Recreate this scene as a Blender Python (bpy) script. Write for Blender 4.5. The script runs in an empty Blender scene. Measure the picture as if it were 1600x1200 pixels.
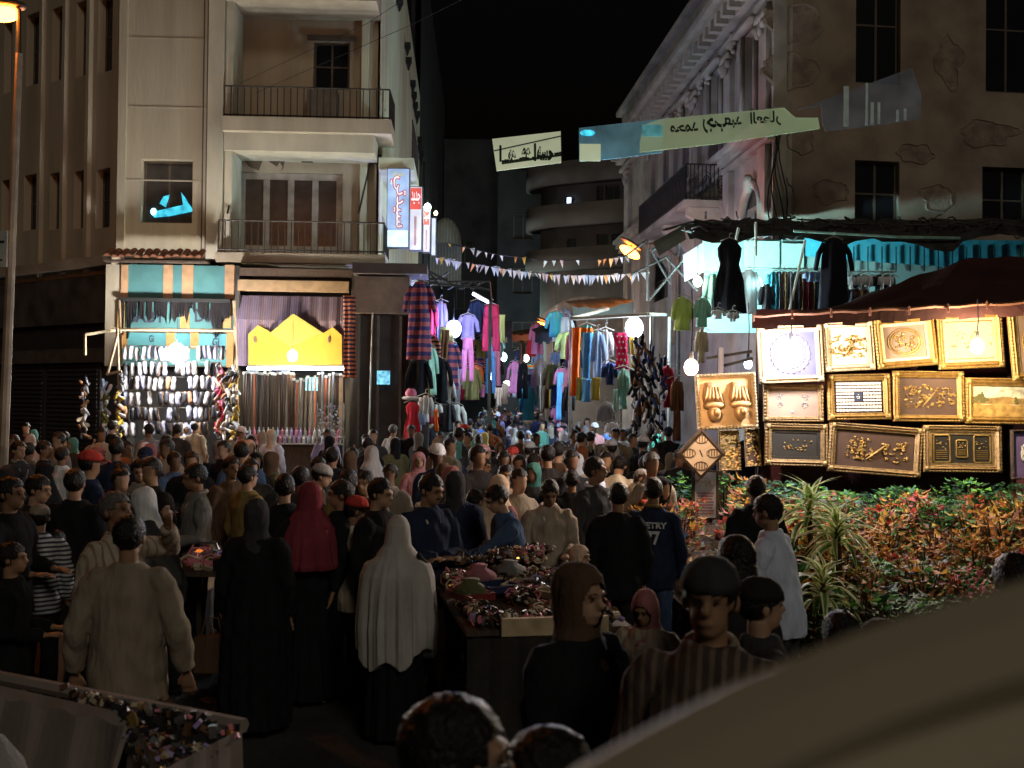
import bpy, math, random
import numpy as np
from mathutils import Vector, Matrix, Euler, noise
from math import sin, cos, pi, radians

R = random.Random(7)
SC = bpy.context.scene
COL = SC.collection

# ------------------------------------------------------------------ camera, world, street lighting fill, exposure
CAMH = 2.3
PITCH, ROLL = radians(0.75), radians(0.6)
F = 1600.0
cam_d = bpy.data.cameras.new('camera')
cam = bpy.data.objects.new('camera', cam_d)
COL.objects.link(cam)
CM = Matrix.Rotation(0, 4, 'Z') @ Matrix.Rotation(pi / 2 + PITCH, 4, 'X') @ Matrix.Rotation(ROLL, 4, 'Z')
cam.matrix_world = Matrix.Translation((0, 0, CAMH)) @ CM
cam_d.sensor_width = 36
cam_d.lens = 36
cam_d.clip_start = 0.05
cam_d.clip_end = 600
cam_d.dof.use_dof = True
cam_d.dof.focus_distance = 13
cam_d.dof.aperture_fstop = 3.6
SC.camera = cam
w = bpy.data.worlds.new('World')
SC.world = w
w.use_nodes = True
bg = w.node_tree.nodes['Background']
sky = w.node_tree.nodes.new('ShaderNodeTexSky')
sky.sky_type = 'NISHITA'
sky.sun_disc = False
sky.sun_elevation = radians(-4)
sky.sun_rotation = radians(200)
w.node_tree.links.new(sky.outputs[0], bg.inputs[0])
bg.inputs[1].default_value = 0.1
street_fill_d = bpy.data.lights.new('street_fill', 'SUN')  # warm fill from behind the camera, standing in for unseen street lighting
street_fill_d.energy = 0.37
street_fill_d.angle = radians(14)
street_fill_d.color = (1.0, 0.90, 0.73)
street_fill = bpy.data.objects.new('street_fill', street_fill_d)
COL.objects.link(street_fill)
street_fill.rotation_euler = Euler((radians(58), 0, radians(22)))
SC.view_settings.view_transform = 'Standard'
SC.view_settings.look = 'None'
SC.view_settings.exposure = 0
SC.view_settings.gamma = 1
cy = SC.cycles
cy.max_bounces = 4
cy.diffuse_bounces = 2
cy.glossy_bounces = 2
cy.transparent_max_bounces = 8
cy.transmission_bounces = 2
cy.sample_clamp_indirect = 2.0
cy.sample_clamp_direct = 12.0
cy.use_denoising = True
cy.caustics_reflective = False
cy.caustics_refractive = False
cy.use_light_tree = True


# ------------------------------------------------------------------ helpers
def ray(px, py):
    return CM.to_3x3() @ Vector(((px - 800) / F, -(py - 600) / F, -1))


def P(px, py, Y):
    d = ray(px, py)
    return Vector((0, 0, CAMH)) + d * (Y / d.y)


def Pz(px, py, z):
    d = ray(px, py)
    return Vector((0, 0, CAMH)) + d * ((z - CAMH) / d.z)


_mats = {}


def mat(name, col, rough=0.8, metal=0.0, var=0.25, vs=4.0, bump=0.0, bs=30.0, emit=0.0, ecol=None, alpha=1.0, stripes=None, spec=0.3, stretch=None, col2=None, sheen=0.0, transl=0.0):
    if name in _mats:
        return _mats[name]
    m = bpy.data.materials.new(name)
    _mats[name] = m
    m.use_nodes = True
    nt = m.node_tree
    b = nt.nodes['Principled BSDF']
    N = nt.nodes.new
    L = nt.links.new
    b.inputs['Roughness'].default_value = rough
    b.inputs['Metallic'].default_value = metal
    b.inputs['Specular IOR Level'].default_value = spec
    b.inputs['Alpha'].default_value = alpha
    tc = N('ShaderNodeTexCoord')
    mp = N('ShaderNodeMapping')
    L(tc.outputs['Object'], mp.inputs[0])
    if stretch:
        mp.inputs['Scale'].default_value = stretch
    nz = N('ShaderNodeTexNoise')
    nz.inputs['Scale'].default_value = vs
    nz.inputs['Detail'].default_value = 5
    L(mp.outputs[0], nz.inputs[0])
    rp = N('ShaderNodeValToRGB')
    c2 = col2 or tuple(min(1, c * (1 + var)) for c in col)
    c1 = tuple(c * (1 - var) for c in col) if not col2 else col
    rp.color_ramp.elements[0].position = 0.3
    rp.color_ramp.elements[1].position = 0.7
    rp.color_ramp.elements[0].color = (*c1, 1)
    rp.color_ramp.elements[1].color = (*c2, 1)
    L(nz.outputs[0], rp.inputs[0])
    out = rp.outputs[0]
    if stripes:   # (axis, scale, colour, width)
        ax, sc, sc_col, wd = stripes[:4]
        wv = N('ShaderNodeTexWave')
        wv.wave_type = 'BANDS'
        wv.bands_direction = ax
        wv.inputs['Scale'].default_value = sc
        wv.inputs['Distortion'].default_value = 0.6
        L(tc.outputs['Object'], wv.inputs[0])
        r2 = N('ShaderNodeValToRGB')
        r2.color_ramp.elements[0].position = wd
        r2.color_ramp.elements[1].position = wd + 0.08
        L(wv.outputs[0], r2.inputs[0])
        mx = N('ShaderNodeMixRGB')
        L(r2.outputs[0], mx.inputs[0])
        L(out, mx.inputs[1])
        mx.inputs[2].default_value = (*sc_col, 1)
        out = mx.outputs[0]
    L(out, b.inputs['Base Color'])
    if bump:
        bn = N('ShaderNodeTexNoise')
        bn.inputs['Scale'].default_value = bs
        bn.inputs['Detail'].default_value = 4
        L(mp.outputs[0], bn.inputs[0])
        bu = N('ShaderNodeBump')
        bu.inputs['Strength'].default_value = bump
        bu.inputs['Distance'].default_value = 0.03
        L(bn.outputs[0], bu.inputs['Height'])
        L(bu.outputs[0], b.inputs['Normal'])
    if emit:
        b.inputs['Emission Strength'].default_value = emit
        if ecol:
            b.inputs['Emission Color'].default_value = (*ecol, 1)
        else:
            L(out, b.inputs['Emission Color'])
    if transl:
        tr = N('ShaderNodeBsdfTranslucent')
        L(out, tr.inputs[0])
        ms = N('ShaderNodeMixShader')
        ms.inputs[0].default_value = transl
        L(b.outputs[0], ms.inputs[1])
        L(tr.outputs[0], ms.inputs[2])
        L(ms.outputs[0], nt.nodes['Material Output'].inputs[0])
    return m


class MB:
    def __init__(s):
        s.v, s.f, s.m = [], [], []
        s.cur = 0

    def add(s, vs, fs):
        o = len(s.v)
        s.v.extend([tuple(v) for v in vs])
        s.f.extend([tuple(i + o for i in f) for f in fs])
        s.m.extend([s.cur] * len(fs))
        return s

    def box(s, x0, x1, y0, y1, z0, z1, M=None):
        vs = [Vector((x, y, z)) for z in (z0, z1) for y in (y0, y1) for x in (x0, x1)]
        if M:
            vs = [M @ v for v in vs]
        return s.add(vs, [(0, 2, 3, 1), (4, 5, 7, 6), (0, 1, 5, 4), (2, 6, 7, 3), (0, 4, 6, 2), (1, 3, 7, 5)])

    def quad(s, a, b, c, d):
        return s.add([a, b, c, d], [(0, 1, 2, 3)])

    def rings(s, rings, cap=True):
        n = len(rings[0])
        vs = [p for r in rings for p in r]
        fs = []
        for i in range(len(rings) - 1):
            for j in range(n):
                k = (j + 1) % n
                fs.append((i * n + j, i * n + k, (i + 1) * n + k, (i + 1) * n + j))
        if cap:
            fs.append(tuple(range(n - 1, -1, -1)))
            fs.append(tuple((len(rings) - 1) * n + j for j in range(n)))
        return s.add(vs, fs)

    def tube(s, pts, r, n=8, flat=1.0, cap=True):
        pts = [Vector(p) for p in pts]
        rr = r if isinstance(r, (list, tuple)) else [r] * len(pts)
        rings = []
        up = Vector((0, 0, 1))
        d0 = (pts[-1] - pts[0]).normalized()
        if abs(d0.z) > 0.9:
            up = Vector((0, 1, 0))
        for i, p in enumerate(pts):
            d = (pts[min(i + 1, len(pts) - 1)] - pts[max(i - 1, 0)])
            d = d.normalized() if d.length > 1e-9 else d0
            a = d.cross(up)
            a = a.normalized() if a.length > 1e-6 else Vector((1, 0, 0))
            b = d.cross(a).normalized()
            rings.append([p + a * (cos(2 * pi * j / n) * rr[i]) + b * (sin(2 * pi * j / n) * rr[i] * flat) for j in range(n)])
        return s.rings(rings, cap)

    def ell(s, c, r, n=10, m=7, M=None):
        c = Vector(c)
        rings = []
        for i in range(1, m):
            t = pi * i / m
            ring = [Vector((r[0] * sin(t) * cos(2 * pi * j / n), r[1] * sin(t) * sin(2 * pi * j / n), -r[2] * cos(t))) for j in range(n)]
            rings.append([(M @ p if M else p) + c for p in ring])
        return s.rings(rings)

    def hr(s, rs, n=20, M=None):  # horizontal rings (z, rx, ry, yoff)
        rings = []
        for q in rs:
            z, rx, ry = q[:3]
            yo = q[3] if len(q) > 3 else 0
            rings.append([Vector((rx * cos(2 * pi * j / n), ry * sin(2 * pi * j / n) + yo, z)) for j in range(n)])
        if M:
            rings = [[M(p) for p in r] for r in rings]
        return s.rings(rings)

    def mesh(s, name, smooth=False):
        me = bpy.data.meshes.new(name)
        me.from_pydata(s.v, [], s.f)
        if smooth:
            me.polygons.foreach_set('use_smooth', [True] * len(s.f))
        if any(s.m):
            me.polygons.foreach_set('material_index', s.m)
        me.update()
        return me

    def build(s, name, m, parent=None, smooth=False, kind=None, loc=None):
        return mkobj(name, s.mesh(name, smooth), m, parent, kind, loc)


def mkobj(name, me, m, parent=None, kind=None, loc=None, objmat=False):
    if not objmat:
        for q in (m if isinstance(m, (list, tuple)) else [m]):
            me.materials.append(q)
    o = bpy.data.objects.new(name, me)
    COL.objects.link(o)
    if parent:
        o.parent = parent
    if kind:
        o['kind'] = kind
    if loc is not None:
        o.location = loc
    if objmat:
        ms = m if isinstance(m, (list, tuple)) else [m]
        while len(me.materials) < len(ms):
            me.materials.append(ms[0])
        for i, q in enumerate(ms):
            o.material_slots[i].link = 'OBJECT'
            o.material_slots[i].material = q
    return o


USED = set()


def tag(o, label, cat, group=None):
    o['label'] = label
    o['category'] = cat
    if group:
        o['group'] = group
    USED.add(label)
    return o


def thing(name, label, cat, loc=(0, 0, 0), rz=0.0, group=None):
    o = bpy.data.objects.new(name, None)
    o.empty_display_size = 0.1
    COL.objects.link(o)
    o.location = loc
    o.rotation_euler = (0, 0, rz)
    return tag(o, label, cat, group)


def copy_tree(o, parent=None):
    c = o.copy()
    COL.objects.link(c)
    c.parent = parent
    for ch in o.children:
        copy_tree(ch, c)
    return c


def remesh(me, voxel):
    o = bpy.data.objects.new('tmp', me)
    COL.objects.link(o)
    md = o.modifiers.new('r', 'REMESH')
    md.mode = 'VOXEL'
    md.voxel_size = voxel
    md.use_smooth_shade = True
    sm = o.modifiers.new('s', 'SMOOTH')
    sm.iterations = 2
    sm.factor = 0.5
    dg = bpy.context.evaluated_depsgraph_get()
    out = bpy.data.meshes.new_from_object(o.evaluated_get(dg))
    bpy.data.objects.remove(o)
    bpy.data.meshes.remove(me)
    out.materials.clear()
    return out


def co_of(me):
    a = np.empty(len(me.vertices) * 3, np.float32)
    me.vertices.foreach_get('co', a)
    return a.reshape(-1, 3)


def set_co(me, a):
    me.vertices.foreach_set('co', a.astype(np.float32).ravel())
    me.update()


# Arabic shaping (presentation forms)
AR = {'ا': 'ﺍﺎﺍﺎ', 'ب': 'ﺏﺐﺑﺒ', 'ت': 'ﺕﺖﺗﺘ', 'ج': 'ﺝﺞﺟﺠ', 'ح': 'ﺡﺢﺣﺤ', 'د': 'ﺩﺪﺩﺪ', 'ر': 'ﺭﺮﺭﺮ', 'ش': 'ﺵﺶﺷﺸ', 'ع': 'ﻉﻊﻋﻌ', 'ك': 'ﻙﻚﻛﻜ', 'ل': 'ﻝﻞﻟﻠ', 'م': 'ﻡﻢﻣﻤ', 'ن': 'ﻥﻦﻧﻨ', 'ة': 'ﺓﺔﺓﺔ', 'ط': 'ﻁﻂﻃﻄ', 'ي': 'ﻱﻲﻳﻴ', 'س': 'ﺱﺲﺳﺴ', 'و': 'ﻭﻮﻭﻮ', 'ه': 'ﻩﻪﻫﻬ', 'ى': 'ﻯﻰﻯﻰ', 'ق': 'ﻕﻖﻗﻘ', 'ف': 'ﻑﻒﻓﻔ'}
NOJOIN = set('ادروةى')


def arabic(t):
    out = ''
    for i, c in enumerate(t):
        if c not in AR:
            out += c
            continue
        prev = i > 0 and t[i - 1] in AR and t[i - 1] not in NOJOIN
        nxt = i + 1 < len(t) and t[i + 1] in AR and c not in NOJOIN
        out += AR[c][(3 if nxt else 1) if prev else (2 if nxt else 0)]
    return out[::-1]


def text(s, name, m, parent, loc, w, h, rot=(pi / 2, 0, 0), depth=0.01, mirror=False, bold=0.0):
    cu = bpy.data.curves.new('t', 'FONT')
    cu.body = s
    cu.extrude = 0.0
    cu.offset = bold
    cu.resolution_u = 3
    o = bpy.data.objects.new('t', cu)
    COL.objects.link(o)
    me = bpy.data.meshes.new_from_object(o.evaluated_get(bpy.context.evaluated_depsgraph_get()))
    bpy.data.objects.remove(o)
    a = co_of(me)
    mn, mx = a.min(0), a.max(0)
    a = (a - (mn + mx) / 2) / np.maximum(mx - mn, 1e-6)
    a[:, 0] *= w * (-1 if mirror else 1)
    a[:, 1] *= h
    a[:, 2] = 0
    set_co(me, a)
    o = mkobj(name, me, m, parent)
    o.location = loc
    o.rotation_euler = rot
    return o


class Fr:
    """a facade plane: u runs along the wall, local y goes into the wall, z up"""

    def __init__(s, a, b, name=None, label=None, cat=None, root=None):
        s.o = Vector((a.x, a.y, 0))
        d = Vector((b.x - a.x, b.y - a.y, 0)).normalized()
        s.d = d
        s.n = Vector((d.y, -d.x, 0))       # towards camera side
        s.rz = math.atan2(d.y, d.x)
        s.root = root
        if name:
            s.root = thing(name, label, cat, s.o, s.rz)
        s.M = Matrix.Translation(s.o) @ Matrix.Rotation(s.rz, 4, 'Z')

    def uz(s, px, py, off=0.0):
        d = ray(px, py)
        c = Vector((0, 0, CAMH))
        o = s.o + s.n * off
        t = (o - c).dot(s.n) / d.dot(s.n)
        p = c + d * t
        return (p - s.o).dot(s.d), p.z

    def rect(s, x0, y0, x1, y1, off=0.0):
        a, b = s.uz(x0, y0, off), s.uz(x1, y1, off)
        return min(a[0], b[0]), max(a[0], b[0]), min(a[1], b[1]), max(a[1], b[1])

    def pt(s, u, y, z):
        return s.M @ Vector((u, y, z))


def wall(fr, u0, u1, z0, z1, holes, m, root, depth=0.28, name='wall', y=0.0):
    """front sheet with real openings and reveals"""
    us = sorted({u0, u1, *[h[0] for h in holes], *[h[1] for h in holes]})
    zs = sorted({z0, z1, *[h[2] for h in holes], *[h[3] for h in holes]})
    us = [u for u in us if u0 <= u <= u1]
    zs = [z for z in zs if z0 <= z <= z1]
    b = MB()
    for i in range(len(us) - 1):
        for j in range(len(zs) - 1):
            cu, cz = (us[i] + us[i + 1]) / 2, (zs[j] + zs[j + 1]) / 2
            if any(h[0] < cu < h[1] and h[2] < cz < h[3] for h in holes):
                continue
            b.quad((us[i], y, zs[j]), (us[i + 1], y, zs[j]), (us[i + 1], y, zs[j + 1]), (us[i], y, zs[j + 1]))
    for h in holes:
        a, c, d, e = h
        b.quad((a, y, d), (a, y, e), (a, y + depth, e), (a, y + depth, d))
        b.quad((c, y, e), (c, y, d), (c, y + depth, d), (c, y + depth, e))
        b.quad((a, y, e), (c, y, e), (c, y + depth, e), (a, y + depth, e))
        b.quad((c, y, d), (a, y, d), (a, y + depth, d), (c, y + depth, d))
    b.box(u0, u1, y + depth + 0.02, y + depth + 0.2, z0, z1)
    return b.build(name, m, root)


def window(root, u0, u1, z0, z1, y, mf, mg, cols=2, rows=1, fw=0.05, panes=True, label=None):
    b = MB()
    b.box(u0, u1, y, y + 0.06, z1 - fw, z1)
    b.box(u0, u1, y, y + 0.06, z0, z0 + fw)
    b.box(u0, u0 + fw, y, y + 0.06, z0 + fw, z1 - fw)
    b.box(u1 - fw, u1, y, y + 0.06, z0 + fw, z1 - fw)
    cw = (u1 - u0 - fw) / cols
    rh = (z1 - z0 - fw) / rows
    for i in range(1, cols):
        b.box(u0 + i * cw, u0 + i * cw + fw, y + .002, y + 0.05, z0 + fw, z1 - fw)
    for j in range(1, rows):
        b.box(u0 + fw, u1 - fw, y + 0.005, y + 0.045, z0 + j * rh, z0 + j * rh + fw * .7)
    w_ = b.build('window', mf, root)
    if label:
        w_['label'] = label
    if panes:
        for i in range(cols):
            for j in range(rows):
                p = MB().box(u0 + i * cw + fw * .9, u0 + (i + 1) * cw + fw * .1, y + 0.02, y + 0.03, z0 + j * rh + fw * .7, z0 + (j + 1) * rh + fw * .1)
                p.build('pane', mg, w_)
    return w_


def railing(root, pts, z0, z1, m, step=0.14, r=0.012):
    """iron railing along local polyline pts: every bar is a part"""
    b = MB()
    for a, c in zip(pts, pts[1:]):
        a, c = Vector((*a, 0)), Vector((*c, 0))
        for z in (z0 + .06, z1):
            b.tube([a + Vector((0, 0, z)), c + Vector((0, 0, z))], r * 1.7, 6)
    rl = b.build('railing', m, root)
    bar = MB().box(-r, r, -r, r, z0, z1 - 0.01).mesh('bar')
    bar.materials.append(m)
    for a, c in zip(pts, pts[1:]):
        a, c = Vector((*a, 0)), Vector((*c, 0))
        n = max(1, int((c - a).length / step))
        for i in range(n + 1):
            o = bpy.data.objects.new('bar', bar)
            COL.objects.link(o)
            o.parent = rl
            o.location = a.lerp(c, i / n)
    return rl


# ------------------------------------------------------------------ materials
plasterL = mat('plaster_left', (.33, .285, .21), .9, bump=.35, bs=14, vs=1.6, stretch=(1, 1, .16), col2=(.46, .40, .30))
plasterLt = mat('plaster_light', (.50, .46, .36), .9, var=.24, vs=1.3, bump=.2, bs=14, stretch=(1, 1, .4))
plasterG = mat('plaster_greenish', (.62, .64, .48), .9, var=.22, vs=.9, bump=.3, bs=10, stretch=(1, 1, .3))
plasterR = mat('plaster_right', (.27, .215, .165), .95, var=.34, vs=.9, bump=.6, bs=5)
plasterRB = mat('plaster_bare', (.235, .19, .145), .98, var=.35, vs=3, bump=1, bs=12)
plasterW = mat('plaster_ornate', (.33, .30, .25), .9, var=.3, vs=1.2, bump=.5, bs=8)
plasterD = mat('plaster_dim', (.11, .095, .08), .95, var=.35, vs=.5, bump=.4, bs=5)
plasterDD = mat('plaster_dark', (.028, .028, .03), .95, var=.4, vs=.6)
concrete = mat('concrete', (.33, .27, .20), .9, var=.25, vs=1.5, bump=.4, bs=10)
dark_metal = mat('dark_iron', (.05, .045, .04), .6, .6, spec=.4)
black = mat('black_paint', (.012, .012, .012), .7)
shutter_dark = mat('shutter_dark', (.03, .027, .025), .7, bump=.1)
glass_dark = mat('glass_dark', (.012, .012, .014), .12, spec=.5, var=.1)
glass_dim = mat('glass_dim', (.05, .045, .04), .3, spec=.5, var=.3)
frame_w = mat('frame_white', (.42, .38, .33), .6)
frame_d = mat('frame_dark', (.10, .08, .06), .7)
wood_d = mat('wood_dark', (.06, .04, .03), .7, var=.4, vs=6, stretch=(8, 1, 1))
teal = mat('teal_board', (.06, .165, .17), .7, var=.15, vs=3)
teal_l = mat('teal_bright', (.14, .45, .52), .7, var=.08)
orange_b = mat('orange_band', (.60, .33, .12), .7)
tile_m = mat('roof_tile', (.22, .09, .05), .85, var=.4, vs=5)
pipe_m = mat('pipe_metal', (.35, .35, .33), .45, .7)
rust = mat('rust_pipe', (.17, .075, .045), .6, .4, var=.4)
asphalt = mat('asphalt', (.040, .038, .035), .95, var=.35, vs=2, bump=.6, bs=40)
gold = mat('gold', (.60, .39, .13), .38, .85, var=.3, vs=20, spec=.5)
gold_l = mat('gold_pale', (.72, .58, .36), .45, .6, var=.2, vs=20, spec=.5)
gold_d = mat('gold_dull', (.34, .23, .11), .45, .7, var=.4, vs=25)

# ------------------------------------------------------------------ ground
g = MB()
g.quad((-150, -30, 0), (150, -30, 0), (150, 260, 0), (-150, 260, 0))
g.build('ground', asphalt, kind='structure')

# ------------------------------------------------------------------ left corner building
A, B = P(185, 600, 25), P(600, 600, 25.3)
LB = Fr(A, B, 'corner_building', 'tan plaster corner building with railed balconies above the shoe and belt shops', 'building')
rt = LB.root
ZT = 15.0
# block A (flat, one window)
uA0, uA1, zl, _ = LB.rect(185, 403, 330, 0)
uA1b = LB.uz(347, 400)[0]
wn = LB.rect(221, 248, 300, 349)
hole2 = (wn[0], wn[1], wn[2] + 3.6, wn[3] + 3.6 + .2)
wall(LB, uA0, uA1b, zl, ZT, [wn], plasterL, rt)
window(rt, wn[0] + .01, wn[1] - .01, wn[2] + .01, wn[3] - .01, .2, frame_d, glass_dim, 2, 1)
MB().box(uA1 - .02, uA1b, -.12, -.002, zl, ZT).build('pilaster', plasterLt, rt)
MB().box(uA0 - .03, uA0 + .16, -.10, -.002, zl - .1, ZT).build('pilaster', plasterL, rt)
b = MB()
for pxx in (316, 322):
    u = LB.uz(pxx, 300)[0]
    b.box(u - .012, u + .012, -.03, -.003, zl, ZT)
b.build('conduit', frame_d, rt)
for zz in (1.9, 3.7, 5.4, 7.2):
    MB().box(uA0 + .16, uA1 - .03, -.012, -.002, zl + zz, zl + zz + .035).build('string_course', plasterL, rt)
# lit reflection in the window: its glow put into emissive shapes behind the glass
blue_refl = mat('blue_reflection', (.05, .5, .75), emit=1.1, var=.5, vs=9)
blue_white_refl = mat('blue_white_reflection', (.35, .85, 1), emit=7)
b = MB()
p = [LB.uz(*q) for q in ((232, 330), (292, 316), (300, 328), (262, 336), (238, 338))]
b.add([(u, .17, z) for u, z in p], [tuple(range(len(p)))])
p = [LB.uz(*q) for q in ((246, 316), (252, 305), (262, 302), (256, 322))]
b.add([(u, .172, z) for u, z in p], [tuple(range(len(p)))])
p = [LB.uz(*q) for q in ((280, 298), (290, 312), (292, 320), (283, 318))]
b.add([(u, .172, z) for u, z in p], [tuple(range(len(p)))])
b.build('window_reflection', blue_refl, rt)
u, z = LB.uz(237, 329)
MB().ell((u, .15, z), (.07, .03, .09)).build('bulb', blue_white_refl, rt)  # bright core of the painted reflection, no real bulb here

# block B (recessed, balconies)
uB0, uB1 = uA1b, LB.uz(588, 300)[0]
dB = 1.15
zB0 = LB.uz(400, 400, -dB)[1] - .1


def rB(x0, y0, x1, y1):
    return LB.rect(x0, y0, x1, y1, -dB)


w1 = rB(490, 64, 546, 141)
dr = rB(372, 268, 534, 398)
dr = (dr[0], dr[1], dr[2] + .05, dr[3])
uB1 = LB.uz(588, 300, -dB)[0]
wall(LB, uB0 + .01, uB1, zB0, ZT, [w1, dr], plasterL, rt, y=dB)
window(rt, w1[0] + .01, w1[1] - .01, w1[2] + .01, w1[3] - .01, dB + .12, frame_d, glass_dark, 2, 2)
MB().box(w1[0] - .15, w1[1] + .15, dB - .12, dB - .002, w1[3] + .01, w1[3] + .12).build('lintel', frame_d, rt)
window(rt, dr[0] + .01, dr[1] - .01, dr[2] + .01, dr[3] - .01, dB + .1, frame_w, glass_dim, 4, 1, .16)
MB().box(uB0 + .012, uB0 + .2, .02, dB - .01, zl, ZT).build('return_wall', plasterLt, rt)
# balconies: slabs, fascia, railings
sl = LB.rect(345, 185, 612, 213)
sl2 = LB.rect(349, 213, 585, 240)
for nm, (z0, z1) in {'a': (sl[2], sl[3])}.items():
    MB().box(uB0 + .01, sl[1], -.25, dB - .01, z0, z1).build('balcony_slab', plasterL, rt)
    MB().box(uB0 + .01, sl2[1], -.05, dB - .01, sl2[2], z0 - .003).build('balcony_beam', plasterLt, rt)
sb = LB.rect(337, 396, 600, 415)
MB().box(uB0 - .1, sb[1] + .05, -.25, dB - .01, sb[2], sb[3]).build('balcony_slab', concrete, rt)
st = LB.rect(345, -28, 590, 8)
MB().box(uB0 + .01, st[1], -.25, dB - .01, st[2], st[3] + .3).build('balcony_slab', plasterL, rt)
zr0, zr1 = LB.uz(400, 187)[1], LB.uz(400, 139)[1]
railing(rt, [(uB0 + .05, -.2), (sl[1] - .05, -.2), (sl[1] - .02, dB)], zr0, zr1, dark_metal, .155)
zr0, zr1 = LB.uz(400, 396)[1], LB.uz(400, 347)[1]
railing(rt, [(uB0 - .05, -.2), (sb[1], -.2), (sb[1] + .02, dB)], zr0, zr1, dark_metal, .155)
# clutter on the upper balcony: AC box and crates
x = rB(484, 148, 530, 184)
MB().box(x[0], x[1], dB - .45, dB - .05, zr0 + 3.03, x[3]).build('air_conditioner', mat('ac_box', (.20, .19, .17), .6), rt)
# diagonal rods of the old awning
for (a, c) in (((374, 240), (357, 334)), ((578, 255), (561, 335))):
    u0, z0 = LB.uz(*a, -dB + .1)
    u1, z1 = LB.uz(*c)
    MB().tube([(u0, dB - .08, z0), (u1, -.1, z1)], .025, 6).build('awning_rod', dark_metal, rt)
x = rB(350, 238, 588, 246)
b = MB()
rr = random.Random(3)
u = x[0]
while u < x[1]:
    n = rr.uniform(.1, .4)
    b.box(u, u + n, dB - .16, dB - .006, x[2] - rr.uniform(0, .2), x[3])
    u += n
b.build('torn_blind', black, rt)
b = MB()
for a in ((378, 246, 412, 268), (412, 248, 440, 262), (432, 246, 446, 270)):
    q = rB(*a)
    b.add([(q[0], dB - .05, q[3]), (q[1], dB - .1, q[3] - .05), (q[1] - .1, dB - .1, q[2]), (q[0] + .2, dB - .1, q[2] + .1)], [(0, 1, 2, 3)])
b.build('torn_cloth', mat('rag', (.09, .07, .05)), rt)

# left wing receding along the side street
wa, wb = P(185, 600, 25), P(0, 600, 28.2)
far = wa + (wb - wa) * 2.1
LW = Fr(far, wa, 'wing_building', 'shadowy side wing with fins between narrow windows above the closed shutters', 'building')
rt = LW.root
uE = (wa - far).length
zw = LW.uz(150, 412)[1]
holes = []
for x0, x1 in ((38, 57), (78, 96), (116, 133), (150, 171)):
    q = LW.rect(x0, 275 - (x0 - 38) * .08, x1, 358 - (x0 - 38) * .03)
    holes.append((q[0], q[1], q[2], q[3]))
    holes.append((q[0], q[1], q[2] + 3.9, q[3] + 4.35))
for k in range(5):
    q = holes[0]
    holes.append((q[0] - 1.15 * (k + 1), q[1] - 1.15 * (k + 1), q[2], q[3]))
    holes.append((q[0] - 1.15 * (k + 1), q[1] - 1.15 * (k + 1), q[2] + 3.9, q[3] + 4.35))
wall(LW, 0, uE - .02, zw - .3, ZT, holes, plasterL, rt)
for h in holes[:12]:
    window(rt, h[0] + .01, h[1] - .01, h[2] + .01, h[3] - .01, .2, frame_d, glass_dark, 1, 2, .05)
for pxx in (140, 102, 66, 24):
    u = LW.uz(pxx, 300)[0]
    MB().box(u - .07, u + .07, -.12, -.002, zw - .2, ZT).build('fin', plasterL, rt)
MB().box(0, uE + .1, -.3, -.004, zw - .12, zw + .12).build('ledge', concrete, rt)
# ground floor of the wing: dark shutters built of slats, beam between
wall(LW, 0, uE - .02, 0, zw - .31, [], shutter_dark, rt, name='ground_wall')
zb = LW.uz(80, 568)[1]
MB().box(0, uE - .3, -.18, -.004, zb, zb + .35).build('beam', mat('beam_dark', (.075, .06, .05)), rt)
MB().box(0, uE - .05, -.12, -.004, zw - 1.5, zw - .31).build('sign_fascia', mat('fascia_dark', (.065, .055, .048), var=.5, vs=2), rt)
for k in range(3):
    s0 = uE - .5 - (k + 1) * 2.5
    sh = MB().box(s0 - .05, s0 + 2.3, -.05, -.004, .02, zb - .01).build('roller_shutter', shutter_dark, rt)
    sm = MB().box(0, 2.2, -.035, 0, 0, .07).mesh('slat')
    sm.materials.append(shutter_dark)
    for j in range(26):
        o = bpy.data.objects.new('slat', sm)
        COL.objects.link(o)
        o.parent = sh
        o.location = (s0, -.052, .08 + j * .115)

# street side of the corner building
sa = P(588, 600, 26.3)
sbp = P(651, 600, 50)
LS = Fr(sa, sbp, 'street_side_facade', 'pale plaster side wall with rows of hook brackets above the lit shop signs', 'building')
rt = LS.root
Ls = (sbp - sa).length
wall(LS, 0, Ls, 5.2, 17, [(1.0, 2.0, 8.2, 10.2), (1.2, 2.6, 5.6, 7.2)], plasterG, rt)
for k in range(13):
    u = 3.2 + k * 1.35
    z = 12.9 - (k % 5) * .9
for (px_, py_) in ((632, 75), (634, 98), (641, 134), (643, 152), (645, 168), (648, 182), (652, 222), (653, 233), (655, 246), (656, 256), (660, 268), (619, 6)):
    u, z = LS.uz(px_, py_)
    u = min(max(u, .5), Ls - .3)
    s = .10 + u * .004
    b = MB()
    b.box(u - s, u + s, -.22, -.003, z, z + s * 1.2)
    b.rings([[Vector((u - s * .7, -.2, z - .003)), Vector((u + s * .7, -.2, z - .003)), Vector((u + s * .7, -.02, z - .003)), Vector((u - s * .7, -.02, z - .003))],
             [Vector((u - s * .1, -.12, z - s * 2)), Vector((u + s * .1, -.12, z - s * 2)), Vector((u + s * .1, -.08, z - s * 2)), Vector((u - s * .1, -.08, z - s * 2))]])
    b.build('bracket', black, rt)
for z in (5.25, 8.1):
    MB().box(-.2, 3.5, -.9, -.004, z, z + .3).build('balcony_slab', plasterG, rt)
railing(rt, [(-.1, -.85), (3.4, -.85)], 8.4, 9.4, dark_metal, .16)
wall(LS, 0, Ls, 0, 5.19, [], shutter_dark, rt, name='ground_wall')
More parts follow.
